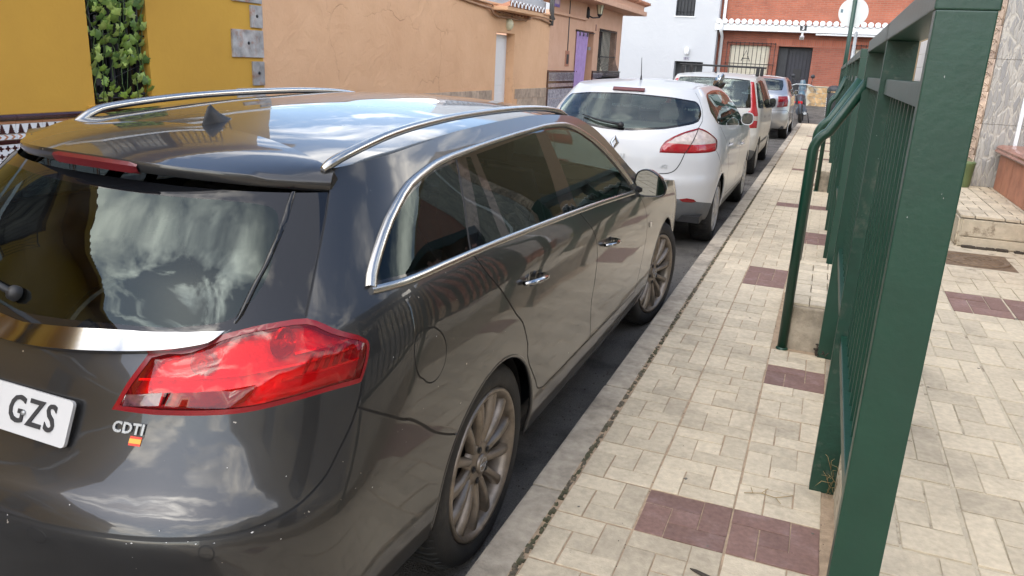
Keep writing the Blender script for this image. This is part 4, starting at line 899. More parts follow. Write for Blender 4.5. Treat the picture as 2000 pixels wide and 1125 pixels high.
def handrail(x, yv, zf, ye, label):
    m = MB(); p = [(x, yv, zf), (x, yv, 1.22)]
    for k in range(1, 9):
        a = k / 8 * math.radians(58); r = .14; p.append((x + r * (1 - math.cos(a)), yv, 1.22 + r * math.sin(a)))
    e = p[-1]; p.append((.165, ye, 1.60))
    m.tube(p, .0265, 14); t = tag(m.build('handrail', 'green_paint'), label, 'handrail', 'green tubular handrails of the steps')
    MB().lathe([(0, .034), (.008, .032), (.012, .027)], (x, yv, zf), 'z', 14).build('foot', 'green_worn', t)
handrail(-.046, 4.452, .12, 4.42, 'nearest green tubular handrail standing beside the stained step')
handrail(-.046, 5.635, .12, 5.70, 'second green handrail half hidden behind the nearest one')
handrail(.005, 11.12, .12, 11.08, 'third green handrail beside the further concrete step')
handrail(.005, 12.33, .12, 12.37, 'farthest green handrail just beyond the further concrete step')
m = MB()
for k in range(10):   # chips and scratches on the nearest posts
    x, z = ru(X0 + .004, X1 - .004), ru(.3, 1.7); yv = POSTS[0] - .0006 if k < 6 else POSTS[1] - .0006; a, b = ru(.0004, .0011), ru(.001, .004)
    m.add([(x - a, yv, z), (x + a * .4, yv, z - b), (x + a, yv, z + b * .3), (x, yv, z + b)], [(0, 1, 2, 3)])
tag(m.build('paint_chip', 'galv', fe, recalc=False), kind='stuff')
# dry grass at the foot of the second post, twig on the stones
m = MB()
for k in range(22):
    p = Vector((ru(.20, .245), ru(2.80, 2.87), .12 + ru(0, .12))); q = p + Vector((ru(-.06, .03), ru(-.05, .02), ru(-.01, .07))); m.tube([p, (p + q) / 2 + Vector((ru(-.01, .01), 0, .012)), q], [.0015, .0011, .0005], 3)
for k in range(0): x = ru(.19, .245); yv = ru(2.6, 2.87); m.box((x, yv, .118), (x + ru(.008, .03), yv + .03, .128 + ru(0, .02)), bev=.003)
tag(m.build('dry_grass', 'grass_dry'), kind='stuff')
m = MB(); c = Vector((-.08, 2.72, .125))
m.tube([c, c + Vector((.06, .02, .004)), c + Vector((.11, .012, .002)), c + Vector((.17, .05, .006))], .0016, 5)
for (a, b) in (((.06, .02), (.08, .06)), ((.11, .012), (.13, -.03)), ((.03, .01), (.02, .04))): m.tube([c + Vector((*a, .003)), c + Vector((*b, .006))], .0015, 4)
tag(m.build('twig', 'grass_dry'), 'thin dry twig lying on the paving near the second fence post', 'twig')
leafb = MB().prism([(-.05, 0), (-.03, .008), (.02, .01), (.05, .0), (.02, -.008), (-.03, -.006)], lambda u, v, w: (-.14 + u, 2.155 + v - u * .35, .124 + w), .004)
tag(leafb.build('dead_leaf', 'debris'), 'small dark dead leaf on the paving in front of the red block', 'leaf')

# ------------------------------------------------------------------ far end: sign, poles, bin
sg = thing('road_sign', 'round road sign seen from its grey back on a green pole', 'road sign', (.24, 23.8, .12))
MB().tube([(.24, 23.8, .1), (.24, 23.8, 4.2)], .055, 12).build('pole', 'green_paint', sg)
m = MB().lathe([(0, 0), (0, .37), (.02, .372), (.022, .35), (.022, 0)], (.24, 23.86, 3.235), 'y', 40, smooth=False); q = m.build('disc', 'sign_back', sg)
m = MB().box((.20, 23.835, 3.0), (.28, 23.862, 3.06)); m.box((.20, 23.835, 3.4), (.28, 23.862, 3.46)); m.build('clamp', 'galv', q)
MB().box((-.08, 23.855, 3.22), (-.02, 23.8595, 3.31)).build('sticker', 'moto_blue', q)
gp2 = thing('metal_pole', 'galvanised grey pole just behind the green sign pole', 'pole', (.40, 24.3, .12))
MB().tube([(.40, 24.3, .1), (.40, 24.3, 2.75)], .045, 12).build('shaft', 'galv', gp2); MB().lathe([(0, .045), (.02, .04), (.03, 0)], (.4, 24.3, 2.75), 'z', 12).build('cap', 'galv', gp2)
lb = thing('litter_bin', 'dark grey litter bin with domed lid on a short black post', 'litter bin', (.09, 23.7, .12))
MB().tube([(.10, 23.78, .1), (.10, 23.78, .55)], .05, 10).build('post', 'matt_black', lb); MB().lathe([(0, .10), (.01, .10), (.012, .05)], (.10, 23.78, .12), 'z', 14).build('base', 'matt_black', lb)
MB().lathe([(.42, 0), (.42, .12), (.46, .15), (1.12, .185), (1.14, .175), (1.14, .0)], (.09, 23.7, 0), 'z', 22).build('body', 'plastic_dark', lb)
m = MB().lathe([(1.17, .195), (1.22, .20), (1.29, .17), (1.32, .10), (1.33, 0)], (.09, 23.7, 0), 'z', 22)
for k in range(4): a = .8 + k * 1.57; m.tube([(.09 + .17 * math.cos(a), 23.7 + .17 * math.sin(a), 1.1), (.09 + .17 * math.cos(a), 23.7 + .17 * math.sin(a), 1.2)], .02, 6)
m.build('lid', 'plastic_dark', lb)
m = MB()
for k in range(9):
    z = .52 + k * .055; a = math.radians(196); r = .158 + (z - .46) * .053 + .002; m.box((.09 + r * math.cos(a) - .006, 23.7 + r * math.sin(a) - .012, z), (.09 + r * math.cos(a) + .004, 23.7 + r * math.sin(a) + .012 * (1 if k % 3 else .4), z + .035))
m.build('lettering', 'glaze_white', lb)
MB().box((-.11, 23.6, 1.13), (-.06, 23.8, 1.19), bev=.01).build('ring', 'green_paint', lb)

# ------------------------------------------------------------------ parked motorcycle, seen from behind
mo = thing('motorcycle', 'blue motorcycle parked at the kerb end before the dark door', 'motorcycle', (-.80, 27.2, .13))
def W(x, y, z): return (-.80 + x - (z - .3) * .10, 27.2 + y, .10 + z)
def wheel2(y0, nm):
    m = MB(); vs = []
    for k in range(28):
        a = 2 * math.pi * k / 28
        for j in range(8):
            b = 2 * math.pi * j / 8; r = .255 + .055 * math.cos(b); vs.append(W(.06 * math.sin(b), y0 + r * math.cos(a), .31 + r * math.sin(a)))
    m.add(vs, [(k * 8 + j, k * 8 + (j + 1) % 8, ((k + 1) % 28) * 8 + (j + 1) % 8, ((k + 1) % 28) * 8 + j) for k in range(28) for j in range(8)], 0, True); q = m.build('wheel', 'rubber', mo)
    m = MB()
    for k in range(5): a = k * 1.2566; m.tube([W(0, y0, .31), W(0, y0 + .21 * math.cos(a), .31 + .21 * math.sin(a))], .02, 5)
    m.tube([W(-.06, y0, .31), W(.06, y0, .31)], .04, 8); m.build('rim', 'galv', q)
wheel2(-.62, 0); wheel2(.62, 1)
m = MB().tube([W(0, -.95, .62), W(0, -.85, .72), W(0, -.6, .82), W(0, -.2, .80)], [.05, .09, .12, .12], 10, flat=.5, up=(0, 0, 1)); m.build('seat', 'plastic_dark', mo)
m = MB().tube([W(0, -1.0, .3), W(0, -.99, .5), W(0, -.9, .68), W(0, -.7, .74)], [.09, .10, .11, .12], 10, flat=.35); m.build('rear_mudguard', 'moto_grey', mo)
m = MB().tube([W(0, -.2, .78), W(0, 0, .9), W(0, .25, .95), W(0, .45, .86)], [.08, .11, .12, .07], 12, flat=.8); m.build('tank', 'moto_blue', mo)
m = MB().tube([W(0, .3, .95), W(0, .5, 1.12), W(0, .45, 1.3)], [.09, .12, .07], 10, flat=.5); m.build('fairing', 'moto_blue', mo)
m = MB().tube([W(-.02, -.45, .35), W(0, 0, .35), W(.0, .3, .45)], [.12, .18, .12], 10); m.build('engine', 'moto_grey', mo)
m = MB().tube([W(-.36, .28, 1.1), W(-.2, .36, 1.16), W(.2, .36, 1.16), W(.36, .28, 1.1)], .02, 8); m.build('handlebar', 'galv', mo)
for s in (-1, 1):
    m = MB().tube([W(s * .25, .36, 1.14), W(s * .30, .34, 1.38)], .01, 6); q = m.build('mirror', 'plastic_dark', mo)
    m = MB().lathe([(-.02, 0), (-.02, .05), (0, .065), (.015, .05), (.02, 0)], W(s * .30, .34, 1.42), 'y', 14); m.build('mirror_head', 'plastic_dark', q)
    MB().tube([W(s * .09, .66, .31), W(s * .09, .45, 1.08)], .03, 8).build('fork', 'galv', mo)
MB().box(W(-.07, -1.03, .60), W(.07, -.98, .68), bev=.01).build('tail_light', 'lamp_red', mo)
m = MB().tube([W(.14, -.9, .32), W(.15, -.3, .26), W(.08, .1, .3)], [.05, .05, .03], 10); m.build('exhaust', 'galv', mo)
m = MB().tube([W(.05, -.1, .32), W(.22, -.55, .30), W(.26, -.62, .02)], .014, 6); m.build('stand', 'matt_black', mo)
# ------------------------------------------------------------------ cars: analytic body shells, cut along their panel lines
def pchip(xs,ys):
    xs=np.array(xs,float);ys=np.array(ys,float)
    h=np.diff(xs);d=np.diff(ys)/h
    m=np.zeros(len(xs))
    m[0]=d[0];m[-1]=d[-1]
    for i in range(1,len(xs)-1):
        if d[i-1]*d[i]>0:
            w1=2*h[i]+h[i-1];w2=h[i]+2*h[i-1]
            m[i]=(w1+w2)/(w1/d[i-1]+w2/d[i])
    def f(x):
        x=np.asarray(x,float)
        xc=np.clip(x,xs[0],xs[-1])
        i=np.clip(np.searchsorted(xs,xc,side='right')-1,0,len(h)-1)
        t=(xc-xs[i])/h[i]
        v=ys[i]*(1+2*t)*(1-t)**2+h[i]*m[i]*t*(1-t)**2+ys[i+1]*t*t*(3-2*t)+h[i]*m[i+1]*t*t*(t-1)
        v=v+np.where(x<xs[0],m[0]*(x-xs[0]),0)+np.where(x>xs[-1],m[-1]*(x-xs[-1]),0)
        return v
    return f
class Surf:
    # s: 0..A rear quarter, A..A+LEN side, then front quarter to A+LEN+A
    def __init__(k,yc,W,L,yf,Lf,taper,zt,n=2.6,A=1.1):
        k.yc=pchip(*yc);k.W=pchip(*W);k.L=pchip(*L);k.yf=pchip(*yf);k.Lf=Lf;k.tp=pchip(*taper);k.zt=pchip(*zt);k.n=n;k.A=A
        k.LEN=yf[1][len(yf[1])//2]-Lf-(yc[1][len(yc[1])//2]+L[1][len(L[1])//2])
    def P(k,s,z):
        s=np.asarray(s,float);z=np.asarray(z,float)
        yc=k.yc(z);L=k.L(z);W=k.W(z);yf=k.yf(z)
        e=2/k.n
        th=np.clip(s/k.A,0,1)*np.pi/2
        xr=np.sin(th)**e;yr=yc+L*(1-np.clip(np.cos(th),0,1)**e)
        y0=yc+L;y1=yf-k.Lf
        ys=y0+(s-k.A)/k.LEN*(y1-y0)
        th2=np.clip((k.A*2+k.LEN-s)/k.A,0,1)*np.pi/2
        xf=np.sin(th2)**e;yfv=yf-k.Lf*(1-np.clip(np.cos(th2),0,1)**e)
        y=np.where(s<k.A,yr,np.where(s>k.A+k.LEN,yfv,ys))
        fx=np.where(s<k.A,xr,np.where(s>k.A+k.LEN,xf,1))
        x=W*k.tp(y)*fx
        return np.stack([x,y,z+0*x],-1)
    def s_of_y(k,y,z):
        y0=k.yc(z)+k.L(z);y1=k.yf(z)-k.Lf;e=2/k.n
        if y<y0:return k.A*2/np.pi*np.arccos(np.clip(1-(y-k.yc(z))/k.L(z),0,1)**(1/e))
        if y>y1:return 2*k.A+k.LEN-k.A*2/np.pi*np.arccos(np.clip(1-(k.yf(z)-y)/k.Lf,0,1)**(1/e))
        return k.A+k.LEN*(y-y0)/(y1-y0)
def make():
    c={}
    c['estate']=Surf(
     yc=([.20,.30,.45,.60,.66,.71,.77,.82,.91,.97,1.02,1.05,1.12,1.20,1.28,1.32,1.42],[-1.07,-1.12,-1.15,-1.155,-1.135,-1.095,-1.06,-1.036,-1.003,-.972,-.945,-.925,-.875,-.80,-.72,-.675,-.605]),
     W=([.20,.30,.42,.55,.7,.85,.95,1.0,1.05,1.1,1.2,1.30,1.36,1.42],[.73,.77,.793,.798,.802,.80,.793,.78,.76,.73,.67,.605,.565,.52]),
     L=([.2,.6,.8,1.0,1.1,1.3,1.42],[.48,.48,.52,.56,.54,.48,.42]),
     yf=([.2,.45,.7,.8,1.0],[3.62,3.70,3.66,3.58,3.3]),Lf=.6,
     taper=([-1.1,-.5,0,1.2,2.4,3.0,3.7],[.95,.975,.995,1,.995,.98,.94]),
     zt=([-.72,-.52,-.27,.3,.8,1.3,1.55,2.0,2.6,3.3,3.7],[1.305,1.335,1.365,1.40,1.41,1.39,1.33,1.05,.97,.86,.72]))
    return c
CARS = make()
CARS['hatch']=Surf(
 yc=([.22,.32,.5,.62,.70,.85,.98,1.07,1.2,1.32,1.40,1.46],[-.70,-.78,-.81,-.815,-.79,-.77,-.74,-.69,-.56,-.44,-.36,-.30]),
 W=([.22,.30,.5,.7,.85,.95,1.05,1.2,1.32,1.40,1.46],[.83,.87,.895,.90,.895,.88,.85,.78,.70,.64,.58]),
 L=([.2,.6,.9,1.1,1.3,1.46],[.55,.6,.62,.6,.5,.42]),
 yf=([.2,.45,.7,.8,1.0],[3.40,3.45,3.42,3.36,3.1]),Lf=.6,
 taper=([-.85,-.3,.3,1.2,2.2,2.7,3.5],[.96,.985,1,1,.995,.98,.94]),
 zt=([-.36,-.1,.4,.8,1.2,1.45,1.95,2.5,3.1,3.5],[1.41,1.43,1.45,1.45,1.43,1.37,1.05,.98,.88,.72]),n=2.3)
CARS['mpv']=Surf(
 yc=([.22,.32,.5,.62,.70,.85,1.0,1.1,1.3,1.45,1.55],[-.46,-.52,-.56,-.56,-.535,-.52,-.51,-.49,-.42,-.36,-.28]),
 W=([.22,.30,.5,.7,.9,1.0,1.1,1.3,1.45,1.55],[.72,.76,.785,.79,.785,.775,.755,.70,.655,.60]),
 L=([.2,.6,1.0,1.3,1.55],[.32,.34,.32,.28,.25]),
 yf=([.2,.45,.7,.9,1.05],[2.85,2.95,2.93,2.85,2.6]),Lf=.5,
 taper=([-.6,-.2,.3,1.2,2.2,3.0],[.98,.995,1,1,.99,.95]),
 zt=([-.36,-.1,.4,.8,1.2,1.45,2.0,2.5,2.9],[1.49,1.51,1.53,1.53,1.51,1.45,1.10,1.0,.8]),n=3.0)
CARS['sedan']=Surf(
 yc=([.22,.32,.5,.62,.75,.95,1.08,1.16,1.3,1.42,1.5],[-.75,-.82,-.86,-.86,-.83,-.81,-.76,-.62,-.42,-.26,-.12]),
 W=([.22,.30,.5,.7,.9,1.0,1.1,1.3,1.42,1.5],[.78,.83,.855,.86,.855,.84,.80,.72,.66,.60]),
 L=([.2,.6,1.0,1.16,1.3,1.5],[.42,.45,.45,.42,.4,.35]),
 yf=([.2,.45,.7,.8,1.0],[3.3,3.4,3.36,3.3,3.1]),Lf=.5,
 taper=([-.9,-.3,.3,1.2,2.2,3.3],[.97,.99,1,1,.99,.95]),
 zt=([-.26,.0,.4,.8,1.2,1.45,1.95,2.5,3.0,3.4],[1.44,1.47,1.49,1.49,1.46,1.39,1.05,.97,.87,.75]),n=2.6)

def arr(p): return np.array(p, float)
def inpoly(px, py, poly):
    c = np.zeros(len(px), bool); n = len(poly); j = n - 1
    for i in range(n):
        xi, yi = poly[i]; xj, yj = poly[j]
        t = ((yi > py) != (yj > py)) & (px < (xj - xi) * (py - yi) / ((yj - yi) if yj != yi else 1e-12) + xi); c ^= t; j = i
    return c
def dseg(px, py, line):
    d = np.full(len(px), 9.)
    for (a, b) in zip(line[:-1], line[1:]):
        a = arr(a); b = arr(b); ab = b - a; L2 = max(ab @ ab, 1e-12)
        t = np.clip(((px - a[0]) * ab[0] + (py - a[1]) * ab[1]) / L2, 0, 1); d = np.minimum(d, np.hypot(px - a[0] - t * ab[0], py - a[1] - t * ab[1]))
    return d
def smooth(p, n=6, closed=False):
    p = arr(p); m = len(p); o = []
    for i in range(m if closed else m - 1):
        p0, p1, p2, p3 = (p[(i - 1) % m], p[i], p[(i + 1) % m], p[(i + 2) % m]) if closed else (p[max(i - 1, 0)], p[i], p[i + 1], p[min(i + 2, m - 1)])
        for k in range(n):
            t = k / n; o.append(.5 * (2 * p1 + (p2 - p0) * t + (2 * p0 - 5 * p1 + 4 * p2 - p3) * t * t + (3 * p1 - p0 - 3 * p2 + p3) * t ** 3))
    if not closed: o.append(p[-1])
    return [tuple(q) for q in o]
def dens(p, d=.03, closed=False):
    o = []; m = len(p)
    for i in range(m if closed else m - 1):
        a, b = arr(p[i]), arr(p[(i + 1) % m]); n = max(1, int(np.hypot(*(b - a)) / d))
        o += [tuple(a + (b - a) * k / n) for k in range(n)]
    if not closed: o.append(tuple(p[-1]))
    return o
def smooth3(p, n=4): return smooth(p, n)
def ell(c, a, b, n=28): return [(c[0] + a[0] * math.cos(t) + b[0] * math.sin(t), c[1] + a[1] * math.cos(t) + b[1] * math.sin(t)) for t in np.linspace(0, 2 * math.pi, n, endpoint=False)]
def insetp(p, d):
    """shrink a polygon by d"""
    p = [arr(q) for q in p]; n = len(p); ar = sum(p[i][0] * p[(i + 1) % n][1] - p[(i + 1) % n][0] * p[i][1] for i in range(n)); sg = 1 if ar > 0 else -1; o = []
    for i in range(n):
        a, b, c = p[i - 1], p[i], p[(i + 1) % n]; e1 = (b - a) / max(np.hypot(*(b - a)), 1e-9); e2 = (c - b) / max(np.hypot(*(c - b)), 1e-9)
        n1 = arr((-e1[1], e1[0])) * sg; n2 = arr((-e2[1], e2[0])) * sg; k = n1 + n2; k = k / max(np.hypot(*k), 1e-9); o.append(tuple(b + k * d / max(k @ n1, .4)))
    return o
class Car:
    def __init__(k, name, label, cat, sf, org, paint, tilt=0.):
        k.sf = sf; k.root = thing(name, label, cat, (org[0], org[1], 0)); k.paint = paint; k.F = []; k.G = []; k.sE = 2 * sf.A + sf.LEN
        k.org = org
        if tilt: k.root.rotation_euler = (0, tilt, 0)
    def nrm(k, s, z):
        s = np.asarray(s, float); z = np.asarray(z, float); h = .004; sf = k.sf
        a = sf.P(np.clip(s + h, .002, k.sE - .002), z) - sf.P(np.clip(s - h, .002, k.sE - .004), z); a[np.abs(a).sum(-1) < 1e-9] = (1, 0, 0)
        b = sf.P(s, z + h) - sf.P(s, z - h); n = np.cross(a, b); return n / np.maximum(np.linalg.norm(n, axis=-1, keepdims=True), 1e-9)
    def at(k, s, z, w=0, mir=False):
        p = k.sf.P(np.array([max(s, 0)]), np.array([z]))[0] + k.nrm(np.array([max(s, 0.001)]), np.array([z]))[0] * w
        if s < 0: p[0] = s
        return Vector((-p[0] if mir else p[0], p[1], p[2]))
    def feat(k, n, p, mat, mode='pair', puff=0., sub=None, d=.025, back=0., tilt=0.): k.F.append(dict(n=n, p=p, mat=mat, mode=mode, puff=puff, sub=sub, d=d, back=back, tilt=tilt, q=dens(p, d, True)))
    def gap(k, line, w=.007, depth=.007): k.G.append((line, w, depth))
    def topz(k, s):
        z = np.full(len(s), 1.3)
        for _ in range(40): z = .5 * z + .5 * k.sf.zt(k.sf.P(s, z)[:, 1])
        return z
    def shell(k, zb, s_sp, ztr, arches, crown=.15, hood=.10, ws=(1.5, 2.0), roofmat=None, bodyname='body', ds=.05, dz=.038):
        sf = k.sf; V = []; Ed = []
        def addline(p, closed=False):
            o = len(V); V.extend(p); n = len(p)
            for i in range(n if closed else n - 1): Ed.append((o + i, o + (i + 1) % n))
        sT = np.arange(s_sp, k.sE + 1e-6, .04); sT[-1] = k.sE; zT = k.topz(sT)
        top = [(float(a), float(b)) for a, b in zip(sT, zT)]; k.top = top
        rear = [(0., ztr)] + dens([(0., ztr), (s_sp, ztr)], .04)[1:] if s_sp > 0 else []
        dom = [(float(s), zb) for s in np.arange(0, k.sE, .05)] + dens([(k.sE, zb), top[-1]], .03)[:-1] + top[::-1] + rear[::-1]
        dom = dom + dens([dom[-1], (0., zb)], .02)[1:-1]
        k.dom = dom; addline(dom, True)
        holes = []
        for (yc, zc, r) in arches:
            pts = []
            for a in np.linspace(-.6, math.pi + .6, 46):
                yy, zz = yc + r * math.cos(a), zc + r * math.sin(a); pts.append((float(sf.s_of_y(yy, zz)), zz))
            holes.append(pts); addline(pts, True)
        for f in k.F: addline(f['q'], True)
        mids = []
        for (ln, w, dp) in k.G:
            ln = dens(ln, .03); P = [arr(p) for p in ln]; l1 = []; l2 = []
            for i in range(len(P)):
                t = P[min(i + 1, len(P) - 1)] - P[max(i - 1, 0)]; t /= max(np.hypot(*t), 1e-9); n = arr((-t[1], t[0])); l1.append(tuple(P[i] + n * w / 2)); l2.append(tuple(P[i] - n * w / 2))
            addline(l1); addline(ln); addline(l2); mids.append((ln, w, dp))
        gs, gz = np.meshgrid(np.concatenate([np.arange(.02, sf.A, ds * .7), np.arange(sf.A, k.sE, ds)]), np.arange(zb + .02, 1.6, dz)); gs = gs.ravel(); gz = gz.ravel()
        ok = inpoly(gs, gz, dom)
        V.extend([(float(a) + ru(-.004, .004), float(b) + ru(-.004, .004)) for a, b in zip(gs[ok], gz[ok])])
        r = delaunay_2d_cdt([Vector(v) for v in V], Ed, [], 0, 1e-5)
        v2 = np.array([(v.x, v.y) for v in r[0]]); tri = np.array([f for f in r[2] if len(f) == 3])
        a_ = v2[tri[:, 1]] - v2[tri[:, 0]]; b_ = v2[tri[:, 2]] - v2[tri[:, 0]]; cr_ = a_[:, 0] * b_[:, 1] - a_[:, 1] * b_[:, 0]
        tri[cr_ < 0] = tri[cr_ < 0][:, ::-1]; tri = tri[np.abs(cr_) > 1e-9]
        c = v2[tri].mean(1); keep = inpoly(c[:, 0], c[:, 1], dom)
        for h in holes: keep &= ~inpoly(c[:, 0], c[:, 1], h)
        tri = tri[keep]; c = c[keep]
        cls = np.full(len(tri), -1)
        for i in range(len(k.F) - 1, -1, -1): cls[inpoly(c[:, 0], c[:, 1], k.F[i]['p'])] = i
        gapf = np.zeros(len(tri), bool); rec = np.zeros(len(v2))
        for (ln, w, dp) in mids:
            gapf |= dseg(c[:, 0], c[:, 1], ln) < w * .5
            dm = dseg(v2[:, 0], v2[:, 1], ln); rec = np.maximum(rec, np.where(dm < w * .12, dp, 0))
        Pv = sf.P(np.maximum(v2[:, 0], 0), v2[:, 1]); Nv = k.nrm(np.maximum(v2[:, 0], .001), v2[:, 1])
        def obj(name, faces, mats, mi, off, parent, mirror=(1,), extra=None, geo=False):
            vs = []; fs = []; ms = []; ns = []
            for sgn in mirror:
                used = np.unique(tri[faces]); mp = {u: i for i, u in enumerate(used)}; o = len(vs)
                for u in used:
                    p = Pv[u] + Nv[u] * off[u]; vs.append((p[0] * sgn, p[1], p[2])); ns.append((Nv[u][0] * sgn, Nv[u][1], Nv[u][2]))
                for q, fi in enumerate(faces):
                    t = [o + mp[u] for u in tri[fi]]; fs.append(t if sgn > 0 else t[::-1]); ms.append(int(mi[q]))
            if extra:
                o = len(vs); vs += extra[0]; ns += extra[1]; fs += [[o + i for i in f] for f in extra[2]]; ms += extra[3]
            me = bpy.data.meshes.new(name); me.from_pydata(vs, [], fs)
            for m in mats: me.materials.append(M_(m))
            me.polygons.foreach_set('material_index', ms); me.polygons.foreach_set('use_smooth', [True] * len(fs))
            if geo:
                bm = bmesh.new(); bm.from_mesh(me); bmesh.ops.remove_doubles(bm, verts=bm.verts, dist=1e-5); bm.to_mesh(me); bm.free()
            else: me.normals_split_custom_set_from_vertices(ns)
            me.update()
            ob = bpy.data.objects.new(name, me); COL.objects.link(ob); ob.parent = parent; return ob
        # roof, windscreen, bonnet strip between the two sides
        ev = []; en = []; ef = []; em = []; wf = []; NT = 18; s2 = np.array([t[0] for t in top]); z2 = np.array([t[1] for t in top]); E = sf.P(s2, z2)
        def Rz(x, y, Xe): return sf.zt(y) + np.where(y < 1.5, crown, hood) * (Xe ** 2 - x ** 2)
        ztf = sf.zt
        for i in range(len(s2)):
            for j in range(NT + 1):
                t = -1 + 2 * j / NT; x = E[i, 0] * t; y = E[i, 1]; kk = crown + (hood - crown) * np.clip((y - 1.3) / .4, 0, 1)
                z = E[i, 2] + kk * (E[i, 0] ** 2 - x ** 2); ev.append((x, y, float(z)))
                dzy = float(ztf(y + .02) - ztf(y - .02)) / .04; n = Vector((2 * kk * x, -dzy, 1)).normalized(); en.append(tuple(n))
        for i in range(len(s2) - 1):
            for j in range(NT):
                f = [i * (NT + 1) + j, i * (NT + 1) + j + 1, (i + 1) * (NT + 1) + j + 1, (i + 1) * (NT + 1) + j]
                ym = (E[i, 1] + E[i + 1, 1]) / 2; (wf if ws[0] < ym < ws[1] and 0 < j < NT - 1 else ef).append(f)
        zero = np.zeros(len(v2)); bodyoff = -rec
        b = np.where((cls == -1) | gapf)[0]
        body = obj(bodyname, b, [k.paint, 'matt_black', roofmat or k.paint], gapf[b].astype(int), bodyoff, k.root, (1, -1), (ev, en, ef, [2] * len(ef)))
        k.body = body
        wsv = MB(); wsv.add(ev, wf, 0, True); wso = wsv.build('windscreen', 'glass_clear', k.root, recalc=False, off=False)
        made = {}
        for i, f in sorted(enumerate(k.F), key=lambda q: bool(q[1]['sub'])):
            fi = np.where((cls == i) & ~gapf)[0]
            if not len(fi): continue
            off = zero - rec
            if f['puff']:
                d = dseg(v2[:, 0], v2[:, 1], f['p'] + [f['p'][0]]); d = np.where(v2[:, 0] < .001, np.minimum(dseg(v2[:, 0], v2[:, 1], f['p'][:-1] if f.get('open') else f['p']), 9), d)
                off = f['puff'] * np.sqrt(np.clip(d / .02, 0, 1))
            for sg in ((1, -1),) if f['mode'] == 'center' else ((1,), (-1,)):
                par = made.get((f['sub'], sg), made.get((f['sub'], (1, -1)), k.root)) if f['sub'] else k.root
                if f['tilt']:
                    zz = v2[np.unique(tri[fi])][:, 1]; lo = np.interp(v2[:, 0], [q[0] for q in f['lo']], [q[1] for q in f['lo']]) if 'lo' in f else zz.min(); off = off + f['tilt'] * np.clip((zz.max() - v2[:, 1]) / (zz.max() - zz.min()), 0, 1)
                if f['back']: obj('lamp_reflector', fi, ['lamp_reflector'], np.zeros(len(fi)), zero - f['back'], made.get((f['sub'], sg), k.root), sg)
                o_ = obj(f['n'], fi, [f['mat']], np.zeros(len(fi)), off, par, sg, geo=bool(f['puff'] or f['tilt'])); made.setdefault((f['n'], sg), o_)
        k.made = made
        # arch lips and wheel housings
        for (yc, zc, r) in arches:
            for sg in (1, -1):
                pts = []
                for a in np.linspace(-.12, math.pi + .12, 40):
                    yy, zz = yc + r * math.cos(a), zc + r * math.sin(a)
                    if zz < zb: continue
                    p = sf.P(np.array([sf.s_of_y(yy, zz)]), np.array([zz]))[0]; pts.append(((p[0] - .006) * sg, p[1], p[2]))
                MB().tube(pts, .009, 6).build('arch_lip', k.paint, k.root, off=False)
                m = MB(); xo = min(float(sf.P(np.array([sf.s_of_y(yc + q, zc)]), np.array([zc]))[0][0]) for q in (-r, r)) - .02
                m.lathe([(0, r + .004), (-.32, r + .004), (-.32, 0)], (0, 0, 0), 'x', 30, a0=-.25, a1=math.pi + .25)
                m.v = [((v[0] + xo) * sg, v[1] + yc, v[2] + zc) for v in m.v]; m.build('wheel_housing', 'matt_black', k.root, off=False)
        m = MB(); w = float(sf.W(np.array(.3))) - .06; y0 = float(sf.yc(np.array(zb))) + .12; y1 = float(sf.yf(np.array(zb))) - .15
        for (a, b2) in ((y0, arches[0][0] - .42), (arches[0][0] + .42, arches[1][0] - .42), (arches[1][0] + .42, y1)): m.box((-w, a, zb + .0), (w, b2, zb + .06))
        m.box((-w + .3, y0, zb + .02), (w - .3, y1, zb + .08)); m.build('underbody', 'matt_black', k.root, off=False)
    def ribbon(k, line, w, h, mat, name, zoff=0., mir=True):
        """flat trim strip following a line on the body"""
        for sg in (1, -1) if mir else (1,):
            m = MB(); vs = []; n = len(line); prof = [(-.5, -.2), (-.42, .7), (-.2, 1), (.2, 1), (.42, .7), (.5, -.2)]
            P = [k.at(s, z) for s, z in line]; Nn = [Vector(k.nrm(np.array([s]), np.array([z]))[0]) for s, z in line]
            for i in range(n):
                t = (P[min(i + 1, n - 1)] - P[max(i - 1, 0)]).normalized(); nn = Nn[i]; b = nn.cross(t).normalized()
                ww = w(i / (n - 1)) if callable(w) else w
                for (u, v) in prof: p = P[i] + b * u * ww + nn * (v * h + zoff); vs.append((p.x * sg, p.y, p.z))
            q = len(prof); fs = [(i * q + j, i * q + j + 1, (i + 1) * q + j + 1, (i + 1) * q + j) for i in range(n - 1) for j in range(q - 1)]
            m.add(vs, fs, 0, True); m.add(vs[:q], [tuple(range(q))]); m.add(vs[-q:], [tuple(range(q))]); m.build(name, mat, k.root, off=False)
    def txt(k, name, s, size, sc, zc, mat='chrome', depth=.004, bold=.002, spacing=1.0, parent=None):
        e = .02; sc_ = abs((k.at(sc + e, zc) - k.at(max(sc - e, 0), zc)).length) / (e + min(e, sc))
        if sc < 1e-6:
            base = k.at(.0, zc)
            def fn(u, v, w):
                lo, hi = 0., .9
                for _ in range(24):
                    md = (lo + hi) / 2
                    if k.at(md, zc + v).x < abs(u): lo = md
                    else: hi = md
                p = k.at(lo, zc + v, w + .001); p.x = abs(p.x) * (1 if u >= 0 else -1); return p
        else:
            def fn(u, v, w): return k.at(sc + u / sc_, zc + v, w + .001)
        return text_mesh(name, s, size, fn, mat, parent or k.root, depth, bold, spacing)
